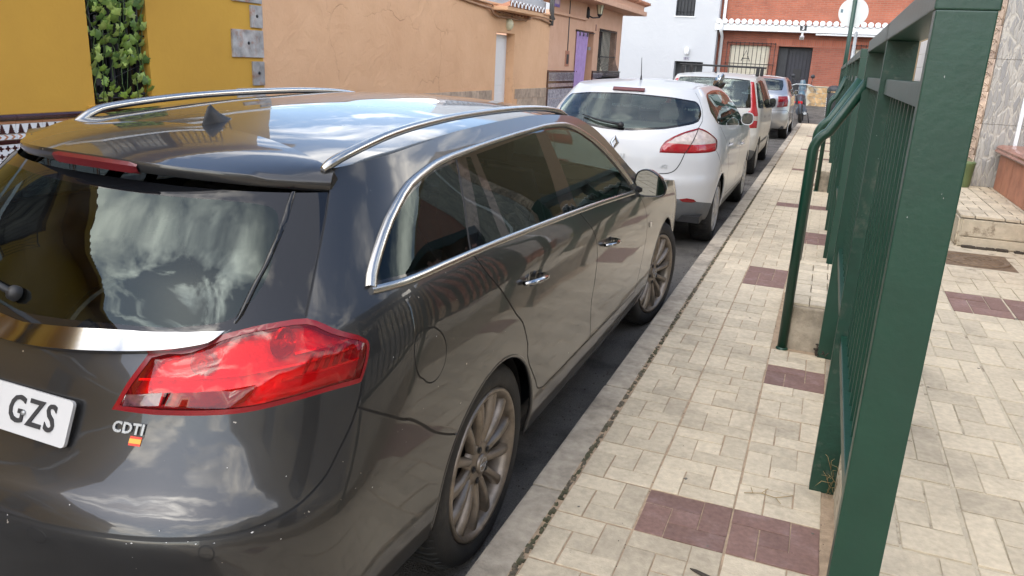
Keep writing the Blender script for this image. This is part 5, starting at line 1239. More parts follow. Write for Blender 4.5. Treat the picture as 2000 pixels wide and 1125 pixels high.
    def wheel(k, x, y, z, side, R, rr, style, mat, steer=0., width=.215, rot0=0.):
        T = Matrix.Translation((x * side, y, z)) @ Matrix.Rotation(steer, 4, 'Z') @ Matrix.Scale(side, 4, (1, 0, 0))
        def bld(m, name, mt, par): m.v = [tuple(T @ Vector(v)) for v in m.v]; return m.build(name, mt, par, off=False)
        wh_ = bpy.data.objects.new('wheel', None); COL.objects.link(wh_); wh_.parent = k.root
        t = R - rr
        pr = [(-.03, rr - .004), (-.006, rr + .004), (.0, rr + .2 * t), (.004, rr + .42 * t), (.0, rr + .68 * t), (-.012, rr + .86 * t), (-.028, R - .006), (-.045, R), (-width + .045, R), (-width + .028, R - .006), (-width, rr + .5 * t), (-width + .02, rr)]
        m = MB(); m.lathe(pr, (0, 0, 0), 'x', 64)
        for q in (-.075, -.11, -.145): pass
        tyre = bld(m, 'tyre', 'rubber', wh_)
        m = MB()
        for q in range(64):   # tread blocks on the shoulder
            a = q * 2 * math.pi / 64; c, s = math.cos(a), math.sin(a)
            m.tube([(-.022, c * (R - .010), s * (R - .010)), (-.045, c * (R + .0015), s * (R + .0015)), (-width + .045, c * (R + .0015), s * (R + .0015))], .004, 4, caps=False)
        tag(bld(m, 'tread', 'rubber', wh_), kind='stuff')
        m = MB(); m.lathe([(-.022, rr + .003), (-.002, rr + .002), (.003, rr - .004), (.0, rr - .012), (-.012, rr - .02), (-.03, rr - .026), (-width + .03, rr - .03)], (0, 0, 0), 'x', 64)
        if style == 'multi':
            for q in range(13):
                a = rot0 + q * 2 * math.pi / 13; ca, sa = math.cos(a), math.sin(a); vs = []
                for (r, w, xo) in ((.045, .013, -.030), (.085, .0145, -.018), (.14, .0135, -.008), (.19, .0155, -.006), (rr - .022, .020, -.010), (rr - .006, .022, -.016)):
                    for (u, d) in ((-1, -.03), (-.85, -.004), (-.3, .0), (.3, .0), (.85, -.004), (1, -.03)): vs.append((xo + d, ca * r - sa * w * u, sa * r + ca * w * u))
                m.add(vs, [(i * 6 + j, i * 6 + j + 1, (i + 1) * 6 + j + 1, (i + 1) * 6 + j) for i in range(5) for j in range(5)], 0, True)
            m.lathe([(-.05, .082), (-.026, .078), (-.020, .06), (-.018, .05), (-.018, 0)], (0, 0, 0), 'x', 30)
            rim = bld(m, 'rim', mat, wh_)
            m = MB()
            for q in range(5):
                a = rot0 + .3 + q * 2 * math.pi / 5; m.cyl((-.0172, .057 * math.cos(a), .057 * math.sin(a)), .0125, .001, 12, axis='x')
            bld(m, 'bolt_hole', 'matt_black', rim)
            for q in range(5):
                m = MB(); a = rot0 + .3 + q * 2 * math.pi / 5; m.cyl((-.0165, .057 * math.cos(a), .057 * math.sin(a)), .008, .004, 6, axis='x')
                bld(m, 'bolt', 'brake_dark', rim)
            m = MB(); m.lathe([(-.018, .034), (-.010, .033), (-.008, .028), (-.008, 0)], (0, 0, 0), 'x', 24); cap = bld(m, 'hub_cap', mat, rim)
            m = MB(); m.lathe([(-.0078, .025), (-.006, .0235), (-.0078, .021)], (0, 0, 0), 'x', 24); m.tube([(-.0065, -.028, .004), (-.0065, .004, .005), (-.0065, -.004, -.005), (-.0065, .028, -.004)], .0022, 5); bld(m, 'emblem', 'rim_silver', rim)
        else:
            n = 9 if style == 'cover' else 7
            m.lathe([(-.01, rr - .012), (-.006, rr - .04)], (0, 0, 0), 'x', 48)
            for q in range(n):
                a = rot0 + q * 2 * math.pi / n; ca, sa = math.cos(a), math.sin(a); vs = []
                for (r, w, xo) in ((.05, .016, -.004), (rr * .55, .022, .002), (rr - .02, .034, -.006)):
                    for (u, d) in ((-1, -.02), (-.8, 0), (.8, 0), (1, -.02)): vs.append((xo + d, ca * r - sa * w * u, sa * r + ca * w * u))
                m.add(vs, [(i * 4 + j, i * 4 + j + 1, (i + 1) * 4 + j + 1, (i + 1) * 4 + j) for i in range(2) for j in range(3)], 0, True)
            m.lathe([(-.02, .075), (-.002, .07), (.004, .05), (.006, 0)], (0, 0, 0), 'x', 24); rim = bld(m, 'rim', mat, wh_)
        m = MB(); m.lathe([(-.07, 0), (-.07, .155), (-.085, .155)], (0, 0, 0), 'x', 32); m.lathe([(-.12, 0), (-.12, rr - .03)], (0, 0, 0), 'x', 32); bld(m, 'brake_disc', 'brake_dark', wh_)
        return wh_
    def cabin(k, w, seats, ybelt, zf=.42, steer=None, mat='seat_cloth'):
        """seats: (x, y, z of cushion, back height)"""
        r = k.root
        m = MB(); m.box((-w * .85, -.45, zf - .06), (w * .85, 1.75, zf)); m.box((-w, 1.55, zf), (w, 1.85, .93), bev=.04); m.box((-w - .02, -.1, zf), (-w + .03, 1.7, .93)); m.box((w - .03, -.1, zf), (w + .02, 1.7, .93)); m.build('cabin_lining', 'cabin', r, off=False)
        for (x, y, z, h, wd) in seats:
            m = MB(); m.box((x - wd, y - .02, z - .12), (x + wd, y + .5, z + .05), bev=.05)
            pr = [(.0, z), (.06, z + .2), (-.03, z + h * .65), (-.10, z + h)]
            vs = []; 
            for (yo, zz), ww in zip(pr, (1, 1.02, 1.0, .78)):
                for (u, v) in ((-1, 0), (-.9, .08), (.9, .08), (1, 0), (.9, -.08), (-.9, -.08)): vs.append((x + u * wd * ww, y + yo + v, zz))
            m.add(vs, [(i * 6 + j, i * 6 + (j + 1) % 6, (i + 1) * 6 + (j + 1) % 6, (i + 1) * 6 + j) for i in range(3) for j in range(6)] + [tuple(range(18, 24))], 0, True); q = m.build('seat', mat, r, off=False)
            hx = (x,) if wd < .4 else (x - wd * .6, x + wd * .6)
            for x2 in hx:
                m = MB(); m.tube([(x2, y - .12, z + h - .02), (x2, y - .13, z + h + .07)], .012, 6); m.box((x2 - .12, y - .17, z + h + .03), (x2 + .12, y - .08, z + h + .19), bev=.04); m.build('headrest', mat, q, off=False)
        if steer:
            x, y, z = steer; m = MB(); pts = [(x + .185 * math.cos(a), y - .10 * math.sin(a) * .55 + .0, z + .185 * math.sin(a) * .85) for a in np.linspace(0, 2 * math.pi, 33)]
            m.tube(pts, .017, 8, caps=False); m.box((x - .06, y, z - .07), (x + .06, y + .06, z + .04), bev=.02)
            for a in (0, math.pi, -math.pi / 2): m.tube([(x, y + .02, z), (x + .18 * math.cos(a), y - .055 * math.sin(a), z + .155 * math.sin(a))], .018, 6)
            m.tube([(x, y + .05, z - .03), (x, y + .35, z - .12)], .04, 8); m.build('steering_wheel', 'plastic_dark', r, off=False)
# ------------------------------------------------------------------ the dark grey estate car in front
C = Car('estate_car', 'dark grey estate car with silver roof rails nearest the camera', 'car', CARS['estate'], (-1.65, 2.12), 'paint_grey', math.radians(1.2))
C.root.location.z = .016
C.feat('reverse_lens', [(0.235, 0.8904), (0.3204, 0.9034), (0.3157, 0.8762), (0.2311, 0.8653)], 'lamp_smoke', puff=0.004, sub='tail_light')
C.feat('indicator_lens', [(0.3305, 0.9032), (0.4434, 0.9131), (0.5347, 0.9255), (0.5295, 0.9072), (0.5147, 0.8922), (0.471, 0.8788), (0.3228, 0.8761)], 'lens_amber', puff=0.004, sub='tail_light', back=.022)
C.feat('tail_lens', [(0.2255, 0.8668), (0.2262, 0.8685), (0.2345, 0.8905), (0.2429, 0.9115), (0.2535, 0.9327), (0.2642, 0.954), (0.2702, 0.9662), (0.3055, 0.9765), (0.3169, 0.9772), (0.3361, 0.9787), (0.3584, 0.9827), (0.3816, 0.9909), (0.4062, 1.001), (0.4345, 1.011), (0.466, 1.019), (0.4999, 1.025), (0.535, 1.03), (0.5725, 1.034), (0.6107, 1.037), (0.6442, 1.037), (0.6707, 1.032), (0.6942, 1.023), (0.7191, 1.014), (0.7502, 1.006), (0.7829, 0.9975), (0.8058, 0.9922), (0.8323, 0.9822), (0.8331, 0.9816), (0.8347, 0.9804), (0.8357, 0.9789), (0.8372, 0.9732), (0.8382, 0.9639), (0.839, 0.9529), (0.8395, 0.9384), (0.8382, 0.9221), (0.8369, 0.9138), (0.8348, 0.9126), (0.8125, 0.9121), (0.7762, 0.9111), (0.7382, 0.909), (0.7009, 0.9053), (0.6622, 0.9005), (0.6248, 0.8956), (0.5896, 0.8908), (0.5557, 0.8858), (0.5225, 0.8817), (0.4902, 0.8787), (0.4581, 0.8766), (0.4237, 0.8745), (0.3811, 0.8721), (0.3363, 0.8696), (0.3048, 0.8679)], 'lens_red', puff=0.01, sub='tail_light', d=0.015, back=.030)
C.feat('tail_light', [(0.209, 0.8558), (0.2157, 0.872), (0.2238, 0.8942), (0.2321, 0.9158), (0.2425, 0.9374), (0.253, 0.9587), (0.2601, 0.9734), (0.2999, 0.9851), (0.3126, 0.9859), (0.3311, 0.9875), (0.3519, 0.9913), (0.3742, 0.9993), (0.4008, 1.011), (0.4319, 1.022), (0.4647, 1.029), (0.4989, 1.036), (0.5341, 1.041), (0.572, 1.045), (0.6111, 1.048), (0.6462, 1.048), (0.6741, 1.042), (0.6985, 1.034), (0.7234, 1.025), (0.7535, 1.016), (0.7845, 1.008), (0.8069, 1.002), (0.8351, 0.9902), (0.8382, 0.9881), (0.8425, 0.9848), (0.8462, 0.9794), (0.8484, 0.9714), (0.8494, 0.9615), (0.8504, 0.95), (0.8509, 0.9351), (0.8492, 0.9186), (0.847, 0.9067), (0.8395, 0.9024), (0.8144, 0.9018), (0.7783, 0.9009), (0.7405, 0.8988), (0.7034, 0.8951), (0.6648, 0.8904), (0.6272, 0.8855), (0.592, 0.8806), (0.5579, 0.8756), (0.5242, 0.8713), (0.4914, 0.8683), (0.4591, 0.8661), (0.4245, 0.864), (0.3818, 0.8615), (0.3368, 0.8591), (0.305, 0.8572)], 'lamp_dark', puff=0.002)
strip_ = [(-0.07, 0.9836), (-0.0635, 0.9837), (-0.0548, 0.9838), (-0.0411, 0.9843), (0, 0.9859), (0.0217, 0.9901), (0.0619, 0.9956), (0.1052, 1.001), (0.1443, 1.006), (0.177, 1.009), (0.2068, 1.012), (0.2345, 1.013), (0.2611, 1.015), (0.2867, 1.017), (0.3108, 1.019), (0.3336, 1.02), (0.3553, 1.022), (0.3772, 1.024), (0.3989, 1.025), (0.4175, 1.026), (0.4306, 1.027), (0.427, 1.024), (0.4219, 1.018), (0.4162, 1.013), (0.4107, 1.008), (0.4066, 1.005), (0.4031, 1.002), (0.3976, 0.9998), (0.3877, 0.9968), (0.3718, 0.9928), (0.3513, 0.9883), (0.3286, 0.9837), (0.3061, 0.9795), (0.2857, 0.9761), (0.2656, 0.9732), (0.2431, 0.9701), (0.2155, 0.9664), (0.1791, 0.9615), (0.1363, 0.9556), (0.0928, 0.9498), (0.0546, 0.9451), (0.0217, 0.9421), (-0.0306, 0.9404), (-0.0537, 0.9398), (-0.07, 0.9394)]
C.feat('blade_trim', [(0.5779, 1.294), (0.5638, 1.235), (0.5259, 1.148), (0.4713, 1.057), (0.4539, 1.039), (0.4468, 1.039), (0.452, 1.051), (0.5095, 1.148), (0.5433, 1.235), (0.5573, 1.294)], 'gloss_black', puff=0.012, d=0.012)
C.feat('rear_window', [(-0.07, 1.264), (0.3176, 1.27), (0.3413, 1.27), (0.3756, 1.269), (0.4121, 1.268), (0.4426, 1.267), (0.4659, 1.265), (0.4859, 1.263), (0.5028, 1.26), (0.5163, 1.255), (0.5259, 1.248), (0.5317, 1.238), (0.5351, 1.228), (0.5375, 1.218), (0.5388, 1.208), (0.5385, 1.197), (0.5373, 1.186), (0.536, 1.175), (0.5351, 1.163), (0.5337, 1.151), (0.5312, 1.139), (0.5264, 1.127), (0.519, 1.114), (0.5093, 1.102), (0.4978, 1.09), (0.4851, 1.079), (0.4732, 1.069), (0.4617, 1.06), (0.4479, 1.052), (0.4289, 1.045), (0.3989, 1.039), (0.3607, 1.034), (0.3238, 1.029), (0.2983, 1.026), (0.1444, 1.018), (-0.07, 0.9978)], 'glass_rear', 'center')
C.feat('window_border', [(-0.07, 0.9798), (0, 0.9844), (0.1445, 1.004), (0.261, 1.014), (0.4335, 1.026), (0.4537, 1.035), (0.4713, 1.057), (0.5259, 1.148), (0.5638, 1.235), (0.5758, 1.308), (-0.07, 1.305)], 'gloss_black', 'center')
C.feat('rear_pillar_panel', [(0.4342, 1.023), (0.5342, 1.042), (0.6434, 1.049), (0.6805, 1.184), (0.7012, 1.269), (0.7013, 1.307), (0.5707, 1.308), (0.5177, 1.148), (0.4538, 1.037)], 'gloss_black')
C.feat('quarter_window', [(0.8885, 1.102), (0.8889, 1.105), (0.8892, 1.11), (0.8916, 1.117), (0.8983, 1.127), (0.9102, 1.143), (0.9255, 1.163), (0.9429, 1.184), (0.9615, 1.202), (0.9812, 1.217), (1.002, 1.231), (1.024, 1.244), (1.045, 1.255), (1.064, 1.264), (1.082, 1.271), (1.099, 1.278), (1.127, 1.284), (1.152, 1.289), (1.178, 1.294), (1.207, 1.299), (1.24, 1.303), (1.284, 1.307), (1.337, 1.31), (1.386, 1.313), (1.421, 1.315), (1.442, 1.315), (1.367, 1.093)], 'glass_dark')
C.feat('door_quarter_window', [(1.556, 1.321), (1.603, 1.321), (1.644, 1.083), (1.477, 1.089)], 'glass_dark')
C.feat('side_window', [(1.673, 1.323), (2.167, 1.339), (2.53, 1.349), (2.333, 1.078), (1.72, 1.082)], 'glass_dark')
C.feat('side_window', [(2.705, 1.351), (2.895, 1.347), (3.091, 1.337), (3.241, 1.315), (3.368, 1.269), (3.452, 1.206), (3.505, 1.127), (3.52, 1.058), (3.514, 1.027), (2.961, 1.052), (2.542, 1.07)], 'glass_clear')
C.feat('window_frame', [(0.8591, 1.09), (0.8622, 1.099), (0.8669, 1.113), (0.8778, 1.132), (0.8956, 1.158), (0.9192, 1.188), (0.9491, 1.217), (0.9851, 1.242), (1.024, 1.266), (1.063, 1.285), (1.098, 1.298), (1.145, 1.306), (1.198, 1.314), (1.251, 1.32), (1.313, 1.325), (1.413, 1.331), (1.568, 1.337), (1.761, 1.344), (1.971, 1.35), (2.212, 1.356), (2.47, 1.361), (2.683, 1.365), (2.82, 1.365), (2.912, 1.364), (2.99, 1.362), (3.058, 1.36), (3.112, 1.357), (3.166, 1.351), (3.226, 1.341), (3.285, 1.327), (3.339, 1.311), (3.388, 1.294), (3.43, 1.276), (3.467, 1.254), (3.501, 1.228), (3.53, 1.198), (3.554, 1.168), (3.571, 1.138), (3.581, 1.107), (3.587, 1.078), (3.584, 1.051), (3.581, 1.027), (3.578, 1.01), (3.538, 1.008), (2.961, 1.037), (2.534, 1.054), (1.971, 1.072), (1.363, 1.085), (0.8577, 1.085)], 'gloss_black')
C.feat('handle_cup', [(1.931, 0.9193), (1.925, 0.9274), (1.912, 0.9353), (1.893, 0.9423), (1.87, 0.9475), (1.846, 0.9506), (1.823, 0.9511), (1.803, 0.9492), (1.789, 0.9448), (1.781, 0.9386), (1.78, 0.931), (1.786, 0.9229), (1.798, 0.915), (1.816, 0.908), (1.837, 0.9028), (1.86, 0.8997), (1.883, 0.8991), (1.903, 0.9011), (1.919, 0.9054), (1.929, 0.9117)], 'paint_grey', puff=-0.022, d=0.012)
C.feat('handle_cup', [(2.97, 0.8464), (2.966, 0.8547), (2.956, 0.8628), (2.94, 0.8698), (2.919, 0.8751), (2.896, 0.8781), (2.874, 0.8787), (2.853, 0.8767), (2.837, 0.8723), (2.826, 0.866), (2.822, 0.8583), (2.826, 0.85), (2.837, 0.8419), (2.853, 0.8349), (2.873, 0.8295), (2.896, 0.8264), (2.919, 0.8258), (2.94, 0.8278), (2.956, 0.8323), (2.966, 0.8387)], 'paint_grey', puff=-0.022, d=0.012)
C.feat('tailgate', [(-0.07, 0.6241), (-0.05, 0.6241), (0.0201, 0.6255), (0.0845, 0.628), (0.144, 0.6299), (0.192, 0.6316), (0.2372, 0.6334), (0.2836, 0.635), (0.3333, 0.6363), (0.3844, 0.6374), (0.4345, 0.6388), (0.4846, 0.6406), (0.5339, 0.6428), (0.5778, 0.6455), (0.6136, 0.649), (0.644, 0.6531), (0.6731, 0.6582), (0.7027, 0.6642), (0.7303, 0.671), (0.7551, 0.6793), (0.7759, 0.6895), (0.7928, 0.7008), (0.8053, 0.7116), (0.8143, 0.7215), (0.8201, 0.7316), (0.8245, 0.7443), (0.8291, 0.7619), (0.8374, 0.7835), (0.8455, 0.8053), (0.8497, 0.8258), (0.8529, 0.8462), (0.8546, 0.8644), (0.8542, 0.8802), (0.8522, 0.8937), (0.8503, 0.9029), (0.7979, 1.041), (-0.07, 1.044)], 'paint_grey', 'center')
C.feat('front_door', [(2.528, 1.054), (2.631, 0.9712), (2.69, 0.8741), (2.688, 0.6928), (2.749, 0.4415), (3.605, 0.4221), (3.67, 0.6147), (3.706, 0.8149), (3.619, 1), (3.538, 1.01)], 'paint_grey')
C.feat('rear_door', [(1.386, 1.085), (1.463, 1.01), (1.597, 0.9281), (1.721, 0.8444), (1.835, 0.7682), (1.948, 0.654), (2.062, 0.5179), (2.128, 0.4517), (2.749, 0.4415), (2.688, 0.6928), (2.69, 0.8741), (2.631, 0.9712), (2.528, 1.054)], 'paint_grey')
C.feat('rear_bumper', [(-0.05, 0.6241), (0.0201, 0.6255), (0.0845, 0.628), (0.144, 0.6299), (0.192, 0.6316), (0.2372, 0.6334), (0.2836, 0.635), (0.3333, 0.6363), (0.3844, 0.6374), (0.4345, 0.6388), (0.4846, 0.6406), (0.5339, 0.6428), (0.5778, 0.6455), (0.6136, 0.649), (0.644, 0.6531), (0.6731, 0.6582), (0.7027, 0.6642), (0.7303, 0.671), (0.7551, 0.6793), (0.7759, 0.6895), (0.7928, 0.7008), (0.8053, 0.7116), (0.8143, 0.7215), (0.8201, 0.7316), (0.8245, 0.7443), (0.8291, 0.7619), (0.8374, 0.7835), (0.8455, 0.8053), (0.8497, 0.8258), (0.8529, 0.8462), (0.8546, 0.8644), (0.8542, 0.8802), (0.8522, 0.8937), (0.8503, 0.9029), (0.8574, 0.8495), (1.456, 0.5919), (1.484, 0.1), (-0.07, 0.1)], 'paint_grey', 'center')
C.gap([(0.8503, 0.9029), (0.8522, 0.8937), (0.8542, 0.8802), (0.8546, 0.8644), (0.8529, 0.8462), (0.8497, 0.8258), (0.8455, 0.8053), (0.8374, 0.7835), (0.8291, 0.7619), (0.8245, 0.7443), (0.8201, 0.7316), (0.8143, 0.7215), (0.8053, 0.7116), (0.7928, 0.7008), (0.7759, 0.6895), (0.7551, 0.6793), (0.7303, 0.671), (0.7027, 0.6642), (0.6731, 0.6582), (0.644, 0.6531), (0.6136, 0.649), (0.5778, 0.6455), (0.5339, 0.6428), (0.4846, 0.6406), (0.4345, 0.6388), (0.3844, 0.6374), (0.3333, 0.6363), (0.2836, 0.635), (0.2372, 0.6334), (0.192, 0.6316), (0.144, 0.6299), (0.0845, 0.628), (0.0201, 0.6255), (-0.05, 0.6241)], 0.009, 0.01)
C.gap(smooth([(.857, .849), (.999, .800), (1.10, .757), (1.222, .702), (1.468, .589)], 4), .006)
C.gap([(0.7013, 1.35), (0.7018, 1.298), (0.6956, 1.25), (0.6805, 1.184), (0.6646, 1.114), (0.6422, 1.054)], 0.009, 0.007)
C.gap([(1.378, 1.083), (1.397, 1.064), (1.427, 1.036), (1.463, 1.008), (1.506, 0.9805), (1.551, 0.9533), (1.597, 0.9252), (1.64, 0.8973), (1.681, 0.8696), (1.72, 0.8424), (1.761, 0.8178), (1.801, 0.7941), (1.834, 0.7662), (1.871, 0.7315), (1.915, 0.6927), (1.948, 0.652), (1.988, 0.6061), (2.029, 0.5575), (2.062, 0.5179), (2.079, 0.4936), (2.087, 0.4788), (2.097, 0.467), (2.118, 0.4563), (2.142, 0.4487), (2.159, 0.4436), (2.75, 0.4354), (3.585, 0.4173)], 0.006, 0.007)
C.gap([(2.525, 1.053), (2.543, 1.038), (2.57, 1.017), (2.601, 0.9925), (2.631, 0.9693), (2.651, 0.9489), (2.669, 0.928), (2.682, 0.9042), (2.689, 0.8741), (2.691, 0.8365), (2.689, 0.7932), (2.682, 0.745), (2.688, 0.6928), (2.696, 0.6297), (2.714, 0.5567), (2.735, 0.4886), (2.749, 0.4415)], 0.006, 0.007)
C.gap([(3.558, 1.01), (3.578, 0.9991), (3.608, 0.9839), (3.638, 0.9653), (3.662, 0.9431), (3.682, 0.9171), (3.697, 0.8875), (3.707, 0.8537), (3.711, 0.8149), (3.708, 0.7696), (3.698, 0.7186), (3.685, 0.6659), (3.67, 0.6147), (3.65, 0.5606), (3.627, 0.5032), (3.603, 0.4522), (3.585, 0.4173)], 0.006, 0.007)
C.gap([(1.216, 0.8651), (1.209, 0.8783), (1.2, 0.8919), (1.188, 0.9054), (1.172, 0.9185), (1.153, 0.9307), (1.133, 0.9417), (1.111, 0.9511), (1.097, 0.9586), (1.081, 0.9638), (1.065, 0.9669), (1.052, 0.9679), (1.042, 0.9666), (1.034, 0.9632), (1.03, 0.9578), (1.029, 0.9503), (1.031, 0.9409), (1.036, 0.9299), (1.043, 0.9177), (1.051, 0.9045), (1.06, 0.8909), (1.07, 0.8771), (1.081, 0.8637), (1.092, 0.8511), (1.109, 0.8398), (1.124, 0.8301), (1.14, 0.8223), (1.156, 0.8166), (1.17, 0.8131), (1.184, 0.8121), (1.196, 0.8135), (1.205, 0.8172), (1.212, 0.8232), (1.217, 0.8312), (1.22, 0.8411), (1.219, 0.8526), (1.216, 0.8651)], 0.0036, 0.005)
C.gap([(0.1606, 0.6048), (0.1581, 0.6102), (0.1532, 0.6148), (0.1466, 0.6182), (0.1392, 0.6199), (0.132, 0.62), (0.1258, 0.6183), (0.1213, 0.6151), (0.119, 0.6106), (0.119, 0.6053), (0.121, 0.5995), (0.1252, 0.5943), (0.1311, 0.5903), (0.1381, 0.5882), (0.1454, 0.5881), (0.1519, 0.59), (0.157, 0.5938), (0.1601, 0.599), (0.1606, 0.6048)], 0.004, 0.003)
C.gap([(0.5599, 0.6111), (0.5573, 0.6169), (0.5523, 0.622), (0.5458, 0.6258), (0.5387, 0.6281), (0.5317, 0.6284), (0.5257, 0.6267), (0.5215, 0.6234), (0.5196, 0.6187), (0.5199, 0.6132), (0.5223, 0.6073), (0.5265, 0.6017), (0.532, 0.5973), (0.5386, 0.5947), (0.5455, 0.5942), (0.5519, 0.5961), (0.5569, 0.5999), (0.5598, 0.6052), (0.5599, 0.6111)], 0.004, 0.003)
C.gap([(1.372, 1.087), (1.46, 1.325)], 0.012, 0.004)
C.gap([(1.428, 1.333), (1.446, 1.313)], 0.004, 0.007)
dlo = [(0.8577, 1.085), (0.9846, 1.085), (1.16, 1.086), (1.363, 1.085), (1.561, 1.082), (1.768, 1.077), (1.971, 1.072), (2.167, 1.066), (2.358, 1.06), (2.534, 1.054), (2.681, 1.049), (2.812, 1.044), (2.961, 1.037), (3.164, 1.027), (3.383, 1.016), (3.538, 1.008)]
dup = [(0.8591, 1.09), (0.8622, 1.099), (0.8669, 1.113), (0.8778, 1.132), (0.8956, 1.158), (0.9192, 1.188), (0.9491, 1.217), (0.9851, 1.242), (1.024, 1.266), (1.063, 1.285), (1.098, 1.298), (1.145, 1.306), (1.198, 1.314), (1.251, 1.32), (1.313, 1.325), (1.413, 1.331), (1.568, 1.337), (1.761, 1.344), (1.971, 1.35), (2.212, 1.356), (2.47, 1.361), (2.683, 1.365), (2.82, 1.365), (2.912, 1.364), (2.99, 1.362), (3.058, 1.36), (3.112, 1.357), (3.166, 1.351), (3.226, 1.341), (3.285, 1.327), (3.339, 1.311), (3.388, 1.294), (3.43, 1.276), (3.467, 1.254), (3.501, 1.228), (3.53, 1.198), (3.554, 1.168), (3.571, 1.138), (3.581, 1.107), (3.587, 1.078), (3.584, 1.051), (3.581, 1.027), (3.578, 1.01)]
ARX = [(0., .343, .372), (2.737, .343, .375)]
C.shell(.285, .7025, 1.290, ARX, crown=.13, hood=.09, ws=(1.45, 1.98))
for (yc, st) in ((0, 0), (2.737, -.20)):
    for sd_ in (1, -1): C.wheel(.768 if yc == 0 else .770, yc, .343, sd_, .345, .256, 'multi', 'rim_dusty', st if sd_ == 1 else st * sd_ * -1, rot0=.25 + yc)
for sgn in (1, -1):   # inside the tail lights: reflector bowls with bulbs, shelf, fins
    par = C.made[('tail_light', (sgn,))]
    for (s0, z0, R0) in ((.585, 1.005, .036), (.385, .966, .028)):
        m = MB(); vs = []
        for (rr, w) in ((1.0, -.007), (.86, -.014), (.55, -.022), (.28, -.025)): vs += [C.at(s0 + R0 * rr * math.cos(a), z0 + R0 * rr * .85 * math.sin(a), w, sgn < 0) for a in np.linspace(0, 6.283, 24, endpoint=False)]
        m.add(vs, [(i * 24 + j, i * 24 + (j + 1) % 24, (i + 1) * 24 + (j + 1) % 24, (i + 1) * 24 + j) for i in range(3) for j in range(24)], 0, True); q = m.build('reflector_bowl', 'lamp_bowl', par, off=False, recalc=False)
        m = MB(); c_ = C.at(s0, z0, -.020, sgn < 0); m.lathe([(-.010, 0), (-.008, .006), (0, .008), (.008, .006), (.010, 0)], c_, 'y', 10); m.build('bulb', 'lamp_clear', par, off=False)
    def wall(line, name, mat, w0=-.005, w1=-.029):
        m = MB(); vs = []
        for s_, z_ in line: vs += [C.at(s_, z_, w0, sgn < 0), C.at(s_, z_, w1, sgn < 0), C.at(s_, z_ - .0045, w1, sgn < 0), C.at(s_, z_ - .0045, w0, sgn < 0)]
        m.add(vs, [(i * 4 + j, i * 4 + (j + 1) % 4, (i + 1) * 4 + (j + 1) % 4, (i + 1) * 4 + j) for i in range(len(line) - 1) for j in range(4)]); m.build(name, mat, par, off=False)
    wall(dens([(.25, .925), (.35, .936), (.45, .944), (.62, .962), (.82, .985)], .03), 'shelf', 'lamp_bowl')
    wall(dens([(.60, .935), (.82, .957)], .03), 'shelf', 'lamp_bowl'); wall(dens([(.62, .985), (.83, 1.005)], .03), 'shelf', 'lamp_bowl')
    for q in range(6):
        a = .655 + q * .030; m = MB(); vs = []
        for (s_, z_) in ((a, .942 + q * .003), (a + .016, .980 + q * .004)): vs += [C.at(s_, z_, -.004, sgn < 0), C.at(s_ + .007, z_, -.004, sgn < 0), C.at(s_ + .007, z_, -.028, sgn < 0), C.at(s_, z_, -.028, sgn < 0)]
        m.add(vs, [(0, 1, 2, 3), (4, 5, 6, 7)] + [(j, (j + 1) % 4, 4 + (j + 1) % 4, 4 + j) for j in range(4)]); m.build('fin', 'lamp_dark', par, off=False)
ix = max(range(len(strip_)), key=lambda i: strip_[i][0]); tp_, bt_ = strip_[:ix + 1], strip_[ix:][::-1]
def strip_at(f, v):   # f along (0 .. 1), v from top to bottom
    s_ = -.0 + f * strip_[ix][0]; zt_ = np.interp(s_, [q[0] for q in tp_], [q[1] for q in tp_]); zb_ = np.interp(s_, [q[0] for q in bt_], [q[1] for q in bt_])
    h = (zt_ - zb_) / .07; return s_, zt_ + (zb_ - zt_) * v, .0015 + (.038 * v ** 1.1) * h * (1 if v < .93 else 0)
m = MB(); vs = []; NS, VR = 40, (0, .18, .36, .54, .72, .86, .925, 1.0)
for k in range(-NS, NS + 1):
    for v in VR:
        s_, z_, w_ = strip_at(abs(k) / NS, v); vs.append(C.at(s_, z_, w_ if v < .93 else .0, k < 0))
nv = len(VR); m.add(vs, [(i * nv + j, i * nv + j + 1, (i + 1) * nv + j + 1, (i + 1) * nv + j) for i in range(2 * NS) for j in range(nv - 1)], 0, True); o_ = m.build('chrome_strip', 'chrome', C.root, off=False)
md = o_.modifiers.new('edge', 'EDGE_SPLIT'); md.split_angle = math.radians(45)
C.ribbon(dens(dlo, .04), .022, .010, 'alu', 'window_trim', .001)
C.ribbon(dens(dup[:-2], .03), lambda t: .030 - .010 * min(1, t * 3), .012, 'alu', 'window_trim', .001)
for sgn in (1, -1):   # roof rails
    m = MB(); p = [(.496, -.515, 1.340), (.502, -.49, 1.354), (.508, -.42, 1.374), (.510, -.22, 1.408), (.508, .02, 1.427), (.506, .30, 1.437), (.508, .7, 1.439), (.512, 1.0, 1.430), (.518, 1.2, 1.412), (.522, 1.33, 1.386)]
    p = ([(.500, -.385, 1.352), (.503, -.35, 1.368), (.506, -.30, 1.392)] + p[3:]) if sgn < 0 else p; p = [tuple(q) for q in smooth3(p)]; n_ = len(p); m.tube([(x * sgn, y, z) for x, y, z in p], [.0155 * min(1, .55 + 4 * min(i, n_ - 1 - i) / n_) for i in range(n_)], 12, flat=.8, up=(0, 0, 1)); m.v = [(v[0], v[1], v[2] - .012) for v in m.v] if sgn < 0 else m.v; rl = m.build('roof_rail', 'alu', C.root, off=False)
